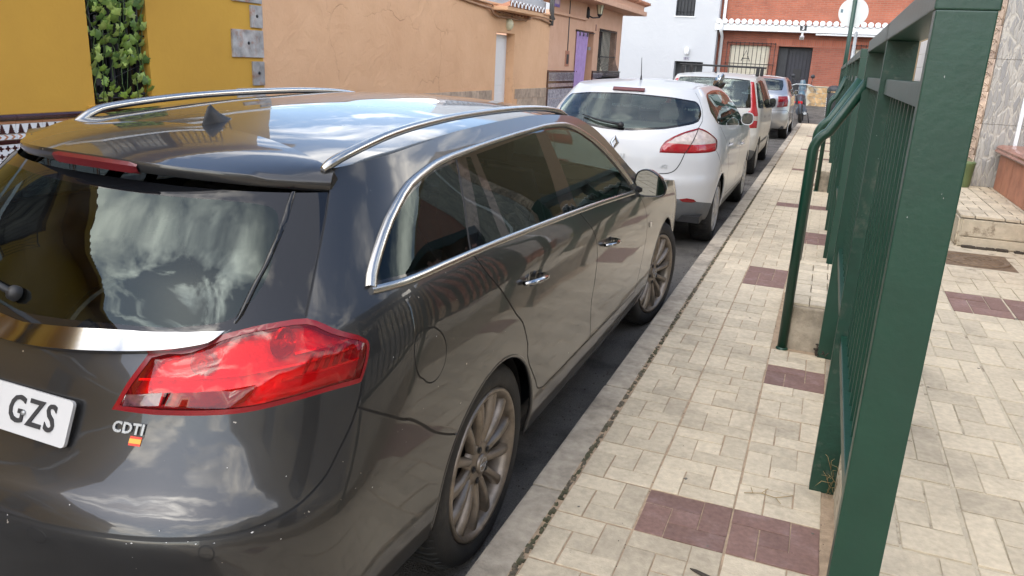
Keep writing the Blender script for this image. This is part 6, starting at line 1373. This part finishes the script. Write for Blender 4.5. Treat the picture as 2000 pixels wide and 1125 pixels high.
# tailgate spoiler with the high brake light
sf = CARS['estate']; m = MB(); NT, NV = 28, 9; G = []
def rzz(x, y): return float(sf.zt(np.array(y))) + .13 * (.52 ** 2 - x * x)
def edge(t): return (.522 * t, -.742 + .225 * abs(t) ** 2.4, 1.345 - .030 * t * t)
for j in range(NV + 3):
    for i in range(NT + 1):
        t = -1 + 2 * i / NT; x, ye, ze = edge(t); yf = -.37 - .135 * t * t; zf = rzz(x, yf) + .003
        if j < NV: v = j / (NV - 1); p = (x, yf + (ye - yf) * v, zf + (ze - zf) * v + .009 * 4 * v * (1 - v) * (1 - .6 * abs(t)))
        elif j == NV: p = (x, ye - .004, ze - .012)
        elif j == NV + 1: p = (x, ye + .004, ze - .027)
        else: p = (x * .985, min(ye + .13, -.44), ze - .050)
        G.append(p)
m.add(G, [(j * (NT + 1) + i, j * (NT + 1) + i + 1, (j + 1) * (NT + 1) + i + 1, (j + 1) * (NT + 1) + i) for j in range(NV + 2) for i in range(NT)], 0, True)
for i in (0, NT): m.add([G[j * (NT + 1) + i] for j in range(NV + 3)], [tuple(range(NV + 3))])
sp = m.build('spoiler', 'paint_grey', C.root, off=False)
md = sp.modifiers.new('edge', 'EDGE_SPLIT'); md.split_angle = math.radians(50)
m = MB(); vs = []
for i in range(13):
    t = -.26 + .52 * i / 12; x, ye, ze = edge(t); tp = .0 if abs(t) > .25 else 1
    vs += [(x, ye - .0045, ze - .003 - .004 * (1 - tp)), (x, ye - .0085, ze - .012), (x, ye - .004, ze - .030 + .006 * (1 - tp)), (x, ye + .003, ze - .030)]
m.add(vs, [(i * 4 + j, i * 4 + j + 1, (i + 1) * 4 + j + 1, (i + 1) * 4 + j) for i in range(12) for j in range(3)], 0, False); m.build('brake_light', 'brake_lens', sp, off=False)
# shark fin aerial
m = MB(); ys = [-.235, -.22, -.17, -.12, -.085, -.07]; vs = []
for (yy, w, h) in [(-.14 + (q[0] + .03) * .56 - .11, q[1] * .6, q[2] * .54) for q in ((-.255, .004, .018), (-.235, .016, .058), (-.21, .022, .105), (-.19, .024, .112), (-.165, .026, .085), (-.13, .028, .055), (-.09, .026, .034), (-.055, .016, .018), (-.03, .003, .006))]:
    z0 = rzz(0, yy) - .002
    for (u, v) in ((-1, 0), (-.85, .25), (-.35, .55), (-.12, .93), (.12, .93), (.35, .55), (.85, .25), (1, 0)): vs.append((u * w * 1.2, yy, z0 + v * h))
m.add(vs, [(i * 8 + j, i * 8 + j + 1, (i + 1) * 8 + j + 1, (i + 1) * 8 + j) for i in range(8) for j in range(7)], 0, True); m.build('aerial_fin', 'matt_black', C.root, off=False)
# number plate, badge, flag
def PL(u, v, w=0): n = Vector((0, -.93, .368)); d = Vector((0, .368, .93)); o = Vector((0, -1.043, .816)); return o + Vector((u, 0, 0)) + d * v + n * w
m = MB(); pts = []
for (cx, cy, a0) in ((.212, .041, 0), (-.212, .041, 90), (-.212, -.041, 180), (.212, -.041, 270)): pts += [(cx + .010 * math.cos(math.radians(a0 + a)), cy + .010 * math.sin(math.radians(a0 + a))) for a in (0, 30, 60, 90)]
m.prism(pts, PL, .008); npl = m.build('number_plate', 'plate_white', C.root, off=False)
m = MB(); m.prism([(u * .98, v * .96) for u, v in pts], lambda u, v, w: PL(u, v, w - .02), .022); m.build('plate_holder', 'matt_black', npl, off=False)
text_mesh('lettering', 'GZS', .084, lambda u, v, w: PL(.113 + u * .84, .0 + v, .0085 + w), 'plate_ink', npl, .002, .0012, 1.18)
m = MB().lathe([(0, .0055), (.003, .005), (.003, 0)], (0, 0, 0), 'z', 10); m.v = [tuple(PL(.090 + v[0], -.002 + v[1], .010 + v[2])) for v in m.v]; m.build('screw', 'galv', npl, off=False)
C.txt('badge_lettering', 'CDTI', .030, .2583, .824, 'galv', .004, .001, 1.1)
def patch(name, s0, s1, z0, z1, mat, w=.0015, parent=None):
    m = MB(); m.add([C.at(s0, z0, w), C.at(s1, z0, w), C.at(s1, z1, w), C.at(s0, z1, w), C.at(s0, z0, -.001), C.at(s1, z0, -.001), C.at(s1, z1, -.001), C.at(s0, z1, -.001)], [(0, 1, 2, 3), (4, 5, 1, 0), (5, 6, 2, 1), (6, 7, 3, 2), (7, 4, 0, 3)]); return m.build(name, mat, parent or C.root, off=False)
fs = patch('flag_sticker', .2650, .2920, .7925, .8105, 'flag_red'); patch('flag_band', .2650, .2920, .797, .806, 'flag_yellow', .002, fs)
# door handles
for c_ in ((1.854, .931), (2.896, .859)):
    for sgn in (1, -1):
        m = MB(); p = []
        for q in range(9): t = q / 8; p.append(C.at(c_[0] - .105 + .21 * t, c_[1] - .012 * t, .006 + .026 * math.sin(math.pi * min(1, max(0, t))) ** .5, sgn < 0))
        m.tube(p, [.012, .014, .015, .015, .015, .015, .015, .014, .012], 8, flat=.55, up=(0, 0, 1)); m.build('door_handle', 'chrome', C.root, off=False)
# side repeater, wing mirrors
m = MB(); m.prism([(-.022, -.014), (.022, -.014), (.022, .014), (-.022, .014)], lambda u, v, w: C.at(3.790 + u, .770 + v, w), .006); m.build('side_indicator', 'indicator', C.root, off=False)
for sgn in (1, -1):
    ol = [(x - .09 - .022, z + .0) for x, z in smooth([(.868, 1.085), (.885, 1.108), (.918, 1.117), (.955, 1.105), (.992, 1.078), (1.018, 1.04), (1.026, 1.010), (1.012, .984), (.96, .975), (.91, .976), (.875, .992), (.864, 1.03)], 3, True)]
    cx, cz = .833, 1.045; m = MB(); vs = []; n = len(ol)
    for (sc_, yo) in ((.90, 1.875), (.97, 1.868), (1.0, 1.875), (1.0, 1.90), (.93, 1.94), (.75, 1.975), (.4, 1.995), (.0, 2.0)): vs += [((cx + (x - cx) * sc_) * sgn, yo + (x - cx) * .25, cz + (z - cz) * sc_) for x, z in ol]
    m.add(vs, [(i * n + j, i * n + (j + 1) % n, (i + 1) * n + (j + 1) % n, (i + 1) * n + j) for i in range(7) for j in range(n)], 0, True); wm = m.build('wing_mirror', 'gloss_black' if sgn > 0 else 'paint_grey', C.root, off=False)
    m = MB(); m.add([((cx + (x - cx) * .9) * sgn, 1.876 + (x - cx) * .25, cz + (z - cz) * .9) for x, z in ol], [tuple(range(n))]); m.build('mirror_glass', 'mirror_glass', wm, off=False)
    m = MB(); m.tube([(.69 * sgn, 1.80, 1.0), (.79 * sgn, 1.90, 1.01)], [.035, .03], 10, flat=.8); m.build('mirror_arm', 'matt_black', wm, off=False)
# rear wiper
m = MB(); p0 = C.at(.0, 1.035, .006) + Vector((-.045, 0, 0)); m.lathe([(0, .019), (.012, .018), (.02, .010), (.022, 0)], (0, 0, 0), 'z', 16)
nn = Vector(C.nrm(np.array([.02]), np.array([1.05]))[0]); Q = nn.to_track_quat('Z', 'Y').to_matrix(); m.v = [tuple(Q @ Vector(v) + p0) for v in m.v]
m.tube([p0 + nn * .014, p0 + nn * .018 + Vector((-.15, .02, .02)), p0 + nn * .012 + Vector((-.36, .06, .03))], [.009, .008, .006], 6); m.build('rear_wiper', 'matt_black', C.root, off=False)
m = MB()
for q in range(9):   # stone chips along the bumper lip
    s_ = ru(.02, .78); zz = float(np.interp(s_, [.02, .14, .33, .58, .73, .79], [.6255, .63, .636, .6455, .671, .70])) - ru(.004, .012); a = ru(.0008, .0028); p = C.at(s_, zz, .0012); m.add([C.at(s_ - a * 1.8, zz, .001), C.at(s_, zz - a * .6, .001), C.at(s_ + a * 1.6, zz + a * .3, .001), C.at(s_, zz + a * .7, .001)], [(0, 1, 2, 3)])
for q in range(16):
    s_ = ru(.05, 1.35); zz = ru(.42, .85) if rnd() < .6 else ru(.9, 1.0)
    if zz > .8 and s_ < .86: zz = ru(.5, .75)
    a = ru(.0008, .0018); m.add([C.at(s_ - a, zz, .0012), C.at(s_, zz - a, .0012), C.at(s_ + a, zz, .0012), C.at(s_, zz + a, .0012)], [(0, 1, 2, 3)])
tag(m.build('paint_chip', 'tail_white', C.root, off=False, recalc=False), kind='stuff')
C.cabin(.62, [(-.33, 1.0, .58, .60, .25), (.33, 1.0, .58, .60, .25), (0, .12, .56, .58, .55)], .95, .44, (-.33, 1.52, .93))

# ------------------------------------------------------------------ white hatchback
H = Car('hatchback', 'clean white rounded hatchback with thin roof aerial behind the grey estate', 'car', CARS['hatch'], (-1.75, 7.72), 'paint_white')
lh = smooth([(.681, 1.106), (.77, 1.085), (.87, 1.045), (.957, 1.004), (.962, .965), (.94, .92), (.905, .902)], 3) + [(.80, .893), (.65, .889), (.51, .885), (.306, .884)] + smooth([(.306, .884), (.312, .93), (.35, .985), (.42, 1.03), (.53, 1.073), (.681, 1.106)], 3)[1:-1]
li = insetp(lh, .013)
H.gap([(.681, 1.108), (.60, .99), (.519, .883)], .008, .006)
H.feat('clear_lens', [p for p in li if p[1] > .975] + [(.36, .968), (.62, .962), (.93, .972)][::-1] if False else [(.93, .972), (.62, .960), (.362, .970), (.43, 1.018), (.53, 1.058), (.681, 1.092), (.77, 1.070), (.87, 1.032), (.935, 1.0)], 'lamp_clear', puff=.004, sub='tail_light')
H.feat('tail_lens', li, 'lamp_crimson', puff=.006, sub='tail_light')
H.feat('tail_light', lh, 'lamp_dark', puff=.004)
H.feat('rear_window', [(-.05, 1.072), (.096, 1.076), (.336, 1.104), (.62, 1.158)] + smooth([(.68, 1.178), (.725, 1.23), (.735, 1.285), (.69, 1.316)], 4) + [(.57, 1.328), (.40, 1.343), (.173, 1.353), (-.05, 1.358)], 'glass_hatch', 'center')
H.feat('window_border', [(-.05, 1.050), (.096, 1.056), (.336, 1.085), (.62, 1.136)] + smooth([(.69, 1.158), (.748, 1.22), (.762, 1.297), (.715, 1.328)], 4) + [(.57, 1.341), (.40, 1.356), (.173, 1.366), (-.05, 1.371)], 'gloss_black', 'center')
sw = smooth([(.946, 1.24), (.96, 1.275), (1.016, 1.355), (1.12, 1.388), (1.4, 1.402), (1.96, 1.413), (2.6, 1.408), (2.95, 1.388), (3.15, 1.34), (3.33, 1.22), (3.42, 1.10), (3.44, 1.02)], 3) + smooth([(3.44, 1.015), (3.1, 1.022), (2.5, 1.058), (1.6, 1.094), (1.12, 1.124), (1.02, 1.16), (.95, 1.225)], 3)
swi = insetp(sw, .018)
H.feat('quarter_window', [p for p in swi if p[0] < 1.20] + [(1.24, 1.136), (1.19, 1.37)] if False else [(.972, 1.235), (.985, 1.275), (1.035, 1.338), (1.12, 1.368), (1.24, 1.378), (1.34, 1.135), (1.13, 1.145), (1.03, 1.18)], 'glass_dark')
H.feat('side_window', [(1.29, 1.382), (1.6, 1.39), (2.14, 1.395), (2.40, 1.08), (1.7, 1.11), (1.39, 1.13)], 'glass_dark')
H.feat('side_window', [(2.30, 1.395), (2.6, 1.39), (2.9, 1.372), (3.10, 1.32), (3.30, 1.20), (3.39, 1.06), (3.36, 1.035), (2.9, 1.05), (2.58, 1.07)], 'glass_clear')
H.feat('window_frame', sw, 'gloss_black')
for c_ in ((1.67, .905), (2.76, .835)): H.feat('handle_cup', ell(c_, (.05, -.004), (0, .022), 16), 'plastic_dark', puff=-.012)
H.feat('reflector', [(.521, .480), (.60, .490), (.68, .478), (.719, .456), (.66, .449), (.56, .456)], 'lamp_dark', puff=.004)
H.feat('lower_bumper', [(-.05, .492), (.459, .489), (.75, .452), (1.10, .412), (1.10, .1), (-.05, .1)], 'plastic_grey', 'center', puff=.004)
hg = smooth([(.519, .883), (.50, .83), (.478, .781), (.45, .74), (.414, .715), (.36, .703), (.301, .70), (.106, .70), (-.03, .70)], 3)
H.feat('tailgate', hg + [(-.05, 1.06), (.62, 1.14), (.681, 1.1), (.60, .99)], 'paint_white', 'center')
H.feat('sill_trim', [(1.70, .36), (1.70, .2), (3.5, .2), (3.5, .34)], 'plastic_grey')
H.feat('rear_door', [(1.18, 1.10), (1.42, .97), (1.72, .66), (1.82, .40), (2.60, .38), (2.66, .60), (2.64, .80), (2.50, 1.05)], 'paint_white')
H.feat('front_door', [(2.50, 1.05), (2.64, .80), (2.66, .60), (2.60, .38), (3.50, .36), (3.62, .60), (3.60, .85), (3.44, 1.01)], 'paint_white')
H.gap(hg, .009, .008)
H.gap([(.681, 1.108), (.74, 1.16), (.785, 1.25), (.80, 1.34), (.78, 1.40)], .006)
H.gap([(1.18, 1.10), (1.42, .97), (1.72, .66), (1.82, .40), (2.60, .38), (3.50, .36)], .006); H.gap(smooth([(2.50, 1.05), (2.64, .80), (2.66, .60), (2.60, .38)], 3), .006); H.gap(smooth([(3.46, 1.0), (3.60, .85), (3.62, .60), (3.50, .36)], 3), .006)
H.gap([(.93, .905), (1.2, .70), (1.42, .60)], .005)
H.shell(.27, 0., 1.41, [(0, .318, .352), (2.64, .318, .352)], crown=.13, hood=.09, ws=(1.38, 1.92))
for yc in (0, 2.64):
    for sd_ in (1, -1): H.wheel(.872, yc, .316, sd_, .317, .215, 'cover', 'rim_silver', rot0=.3)
HP = lambda u, z, w: (lambda p: (p.x * (1 if u >= 0 else -1), p.y, p.z))(H.txt and H.at(*_s_of_x(H, abs(u), z), w))
def _s_of_x(c, x, z):
    lo, hi = 0., 1.0
    for _ in range(26):
        md = (lo + hi) / 2
        if c.at(md, z).x < x: lo = md
        else: hi = md
    return lo, z
def onrear(c, u, z, w): p = c.at(*_s_of_x(c, abs(u), z), w); return (abs(p.x) * (1 if u >= 0 else -1), p.y, p.z)
m = MB(); oz = .945
def dia(a, b): return [(-a, 0), (0, -b), (a, 0), (0, b)]
ou, inn = dia(.044, .062), dia(.019, .032)
vs = [onrear(H, u + .0, oz + v, .003) for u, v in ou] + [onrear(H, u * .75, oz + v * .78, .014) for u, v in ou] + [onrear(H, u, oz + v, .012) for u, v in inn] + [onrear(H, u, oz + v, .001) for u, v in inn]
m.add(vs, [(r * 4 + i, r * 4 + (i + 1) % 4, (r + 1) * 4 + (i + 1) % 4, (r + 1) * 4 + i) for r in range(3) for i in range(4)]); m.build('emblem', 'chrome', H.root, off=False)
H.txt('badge_lettering', 'MEGANE', .046, 0, .835, 'galv', .005, .002, 1.35)
H.txt('badge_lettering', 'dCi', .042, .353, .765, 'galv', .004, .001, 1.0)
m = MB(); vs = []
for i in range(9):
    u = -.15 + .30 * i / 8; vs += [onrear(H, u, 1.408, .012), onrear(H, u, 1.408, .02), onrear(H, u, 1.384, .02), onrear(H, u, 1.384, .004)]
m.add(vs, [(i * 4 + j, i * 4 + j + 1, (i + 1) * 4 + j + 1, (i + 1) * 4 + j) for i in range(8) for j in range(3)]); m.build('brake_light', 'brake_lens', H.root, off=False)
m = MB(); p = [onrear(H, u, z, w) for u, z, w in ((.03, 1.085, .03), (-.10, 1.094, .035), (-.22, 1.112, .03), (-.36, 1.145, .022))]; m.tube(p, [.022, .018, .014, .008], 8, flat=.6); m.lathe([(0, .03), (-.03, .025), (-.035, 0)], onrear(H, .03, 1.085, .02), 'y', 12); m.build('rear_wiper', 'matt_black', H.root, off=False)
m = MB(); zr = 1.455; m.lathe([(0, .03), (.012, .026), (.03, .012), (.07, .006)], (0, .10, zr), 'z', 12); m.tube([(0, .10, zr + .06), (0, .05, zr + .24)], [.0045, .0025], 6); m.build('aerial', 'matt_black', H.root, off=False)
def mirror(c, x, y, z, paint, sx=.13, sz=.13):
    for sgn in (1, -1):
        m = MB(); vs = []; n = 18
        for (s_, yo) in ((.86, .005), (.95, -.006), (1, .0), (1, .03), (.85, .08), (.5, .11), (0, .12)): vs += [((x + sx * .5 + sx * .5 * s_ * math.copysign(abs(math.cos(a)) ** .7, math.cos(a))) * sgn, y + yo, z + sz * .5 * s_ * math.copysign(abs(math.sin(a)) ** .8, math.sin(a))) for a in np.linspace(0, 2 * math.pi, n, endpoint=False)]
        m.add(vs, [(i * n + j, i * n + (j + 1) % n, (i + 1) * n + (j + 1) % n, (i + 1) * n + j) for i in range(6) for j in range(n)], 0, True); q = m.build('wing_mirror', paint, c.root, off=False)
        m = MB(); m.add([((x + sx * .5 + sx * .5 * .86 * math.copysign(abs(math.cos(a)) ** .7, math.cos(a))) * sgn, y + .005, z + sz * .43 * math.copysign(abs(math.sin(a)) ** .8, math.sin(a))) for a in np.linspace(0, 2 * math.pi, n, endpoint=False)], [tuple(range(n))]); m.build('mirror_glass', 'dark_glass', q, off=False)
        m = MB(); m.tube([((x - .06) * sgn, y + .02, z - .04), ((x + .03) * sgn, y + .05, z - .03)], [.03, .025], 8); m.build('mirror_arm', 'matt_black', q, off=False)
mirror(H, .85, 1.58, 1.10, 'paint_white', .14, .14)
for c_ in ((1.67, .905), (2.76, .835)):
    for sgn in (1, -1): MB().tube([C_ for C_ in [H.at(c_[0] - .09 + .18 * t, c_[1], .008 + .022 * math.sin(math.pi * t), sgn < 0) for t in (0, .2, .5, .8, 1)]], .012, 6).build('door_handle', 'paint_white', H.root, off=False)
H.cabin(.72, [(-.36, .95, .56, .62, .26), (.36, .95, .56, .62, .26), (0, .10, .54, .56, .60)], .95, .42, (-.37, 1.45, .93), 'seat_beige')
MB().box((-.10, 1.28, 1.30), (.10, 1.31, 1.37), bev=.01).build('interior_mirror', 'matt_black', H.root, off=False)

# ------------------------------------------------------------------ dusty white tall car with roof bars
V = Car('compact_van', 'dusty white boxy small car with tall red lights and black roof bars', 'car', CARS['mpv'], (-1.75, 13.35), 'paint_white_dusty')
lv = [(.65, 1.455), (.795, 1.45), (.80, 1.10), (.83, 1.04), (.854, .97), (.858, .80), (.85, .758), (.60, .755), (.592, .80), (.575, .93), (.53, 1.0), (.60, 1.055)]
V.feat('clear_lens', [(.57, .94), (.86, .94), (.86, .87), (.57, .87)], 'lamp_clear', puff=.003, sub='tail_light')
V.feat('tail_light', lv, 'lamp_crimson', puff=.008)
V.feat('rear_window', [(-.05, 1.065), (.301, 1.07), (.54, 1.08), (.575, 1.10), (.632, 1.45), (.60, 1.465), (.3, 1.472), (-.05, 1.476)], 'glass_hatch', 'center')
V.feat('window_border', [(-.05, 1.045), (.301, 1.05), (.54, 1.06), (.60, 1.065), (.64, 1.472), (.3, 1.488), (-.05, 1.492)], 'gloss_black', 'center')
for p in ([(.90, 1.10), (.92, 1.41), (1.3, 1.44), (1.36, 1.07), (1.0, 1.08)], [(1.44, 1.07), (1.40, 1.445), (2.0, 1.46), (2.04, 1.045)], [(2.16, 1.04), (2.14, 1.458), (2.6, 1.44), (2.85, 1.38), (3.15, 1.18), (3.2, 1.02)]): V.feat('side_window', p, 'glass_dark')
V.feat('window_frame', [(.87, 1.07), (.89, 1.435), (1.3, 1.462), (2.1, 1.478), (2.66, 1.46), (2.92, 1.39), (3.24, 1.18), (3.28, .995), (2.1, 1.025), (1.0, 1.058)], 'gloss_black')
V.feat('rubbing_strip', [(1.35, .52), (1.35, .475), (3.0, .465), (3.0, .51)], 'plastic_grey', puff=.010)
V.feat('lower_bumper', [(-.05, .42), (.7, .42), (1.0, .40), (1.0, .1), (-.05, .1)], 'plastic_grey', 'center', puff=.004)
for c_ in ((1.87, .90), (2.85, .865)): V.feat('handle_cup', ell(c_, (.05, -.002), (0, .03), 14), 'plastic_dark', puff=.006)
V.feat('rear_door', [(1.10, 1.05), (1.38, .66), (1.45, .36), (2.05, .35), (2.10, 1.03)], 'paint_white_dusty'); V.feat('front_door', [(2.10, 1.03), (2.05, .35), (3.0, .35), (3.10, .7), (3.2, 1.0)], 'paint_white_dusty')
V.feat('tailgate', [(-.05, .62), (.50, .62), (.58, .74), (.56, .95), (.52, 1.05), (-.05, 1.05)], 'paint_white_dusty', 'center')
V.gap([(1.10, 1.05), (1.38, .66), (1.45, .36), (2.05, .35), (3.0, .35)], .007); V.gap([(2.10, 1.03), (2.08, .7), (2.05, .35)], .007); V.gap([(3.22, 1.0), (3.10, .7), (3.0, .35)], .007); V.gap([(-.03, .62), (.50, .62), (.58, .74), (.57, .93)], .008)
V.shell(.26, 0., 1.50, [(0, .29, .33), (2.3, .29, .33)], crown=.10, hood=.10, ws=(1.40, 1.96))
for yc in (0, 2.3):
    for sd_ in (1, -1): V.wheel(.775, yc, .286, sd_, .287, .19, 'cover', 'rim_silver', rot0=.5, width=.18)
rk = thing('roof_bars', 'black roof rack bars across the dusty white small car', 'roof rack', (-1.75, 13.7, 1.56))
for yy in (13.62, 14.45):
    m = MB(); m.box((-2.42, yy - .025, 1.655), (-1.08, yy + .025, 1.685), bev=.01); b_ = m.build('bar', 'matt_black', rk)
    for sgn in (1, -1):
        x = -1.75 + sgn * .60; m = MB(); m.box((x - .028, yy - .03, 1.53), (x + .028, yy + .03, 1.66), bev=.02); m.build('clamp', 'matt_black', b_)
mirror(V, .74, 1.72, 1.08, 'plastic_dark', .12, .17)
m = MB(); m.lathe([(0, .02), (.02, .012), (.03, 0)], (0, -.18, 1.555), 'z', 10); m.build('aerial', 'matt_black', V.root, off=False)
V.cabin(.62, [(-.32, .75, .62, .62, .24), (.32, .75, .62, .62, .24), (0, .0, .60, .55, .52)], .95, .42, (-.33, 1.25, 1.0))
# convex shop mirror seen at the left of the rear window: blind-spot mirror fixed to the tailgate glass
m = MB(); p = Vector(onrear(V, .10, 1.40, .12)); m.tube([onrear(V, .08, 1.47, .0), p + Vector((0, -.02, .05))], .008, 6); o_ = m.build('reversing_mirror', 'matt_black', V.root, off=False)
m = MB(); vs = [(0, -.012, 0)] + [(.07 * math.cos(a), .0, .115 * math.sin(a)) for a in np.linspace(0, 6.283, 20, endpoint=False)] + [(0, .02, 0)]; m.add([(p.x + x + z * .35, p.y + y, p.z + z) for x, y, z in vs], [(0, 1 + i, 1 + (i + 1) % 20) for i in range(20)] + [(21, 1 + (i + 1) % 20, 1 + i) for i in range(20)], 0, True); m.build('mirror_head', 'mirror_glass', o_, off=False)

# ------------------------------------------------------------------ silver saloon
S_ = Car('saloon_car', 'silver saloon car with red and smoked lights farthest along the kerb', 'car', CARS['sedan'], (-1.73, 21.3), 'paint_silver')
S_.feat('smoked_lens', [(.434, .779), (.63, .79), (.66, .93), (.44, .91)], 'lamp_smoke', puff=.004, sub='tail_light')
S_.feat('tail_light', [(.456, 1.045), (.62, 1.05), (.81, 1.054), (.835, .93), (.816, .813), (.62, .80), (.434, .779), (.44, .9)], 'lamp_dark', puff=.008)
S_.feat('rear_window', [(-.05, 1.19), (.4, 1.195), (.57, 1.205), (.64, 1.30), (.66, 1.40), (.3, 1.425), (-.05, 1.43)], 'glass_hatch', 'center')
S_.feat('window_border', [(-.05, 1.17), (.4, 1.175), (.59, 1.185), (.67, 1.30), (.69, 1.415), (.3, 1.44), (-.05, 1.445)], 'gloss_black', 'center')
for p in ([(.99, 1.18), (1.06, 1.34), (1.3, 1.395), (1.9, 1.41), (1.95, 1.13), (1.3, 1.15)], [(2.07, 1.13), (2.05, 1.41), (2.5, 1.405), (2.85, 1.35), (3.2, 1.14), (2.7, 1.11)]): S_.feat('side_window', p, 'glass_dark')
S_.feat('window_frame', [(.94, 1.16), (1.02, 1.36), (1.3, 1.415), (2.2, 1.43), (2.6, 1.42), (2.9, 1.36), (3.28, 1.12), (2.1, 1.10), (1.2, 1.13)], 'gloss_black')
for c_ in ((1.75, .95), (2.75, .92)): S_.feat('handle_cup', ell(c_, (.05, 0), (0, .025), 14), 'plastic_dark', puff=.006)
S_.feat('rear_bumper', [(-.05, .68), (.8, .72), (1.1, .62), (1.1, .1), (-.05, .1)], 'paint_silver', 'center')
S_.gap([(-.03, .68), (.8, .72), (1.1, .62)], .008); S_.gap([(1.1, 1.13), (1.4, .7), (1.5, .38), (3.1, .36)], .007); S_.gap([(2.01, 1.12), (2.1, .37)], .007)
S_.shell(.27, 0., 1.45, [(0, .31, .345), (2.6, .31, .345)], crown=.11, hood=.09, ws=(1.4, 1.92))
for yc in (0, 2.6):
    for sd_ in (1, -1): S_.wheel(.84, yc, .308, sd_, .31, .205, 'cover', 'rim_silver', rot0=.1)
mirror(S_, .80, 1.62, 1.10, 'paint_silver', .12, .13)
S_.cabin(.66, [(-.33, .8, .56, .62, .25), (.33, .8, .56, .62, .25), (0, .0, .54, .55, .55)], .95, .42, (-.35, 1.35, .93))
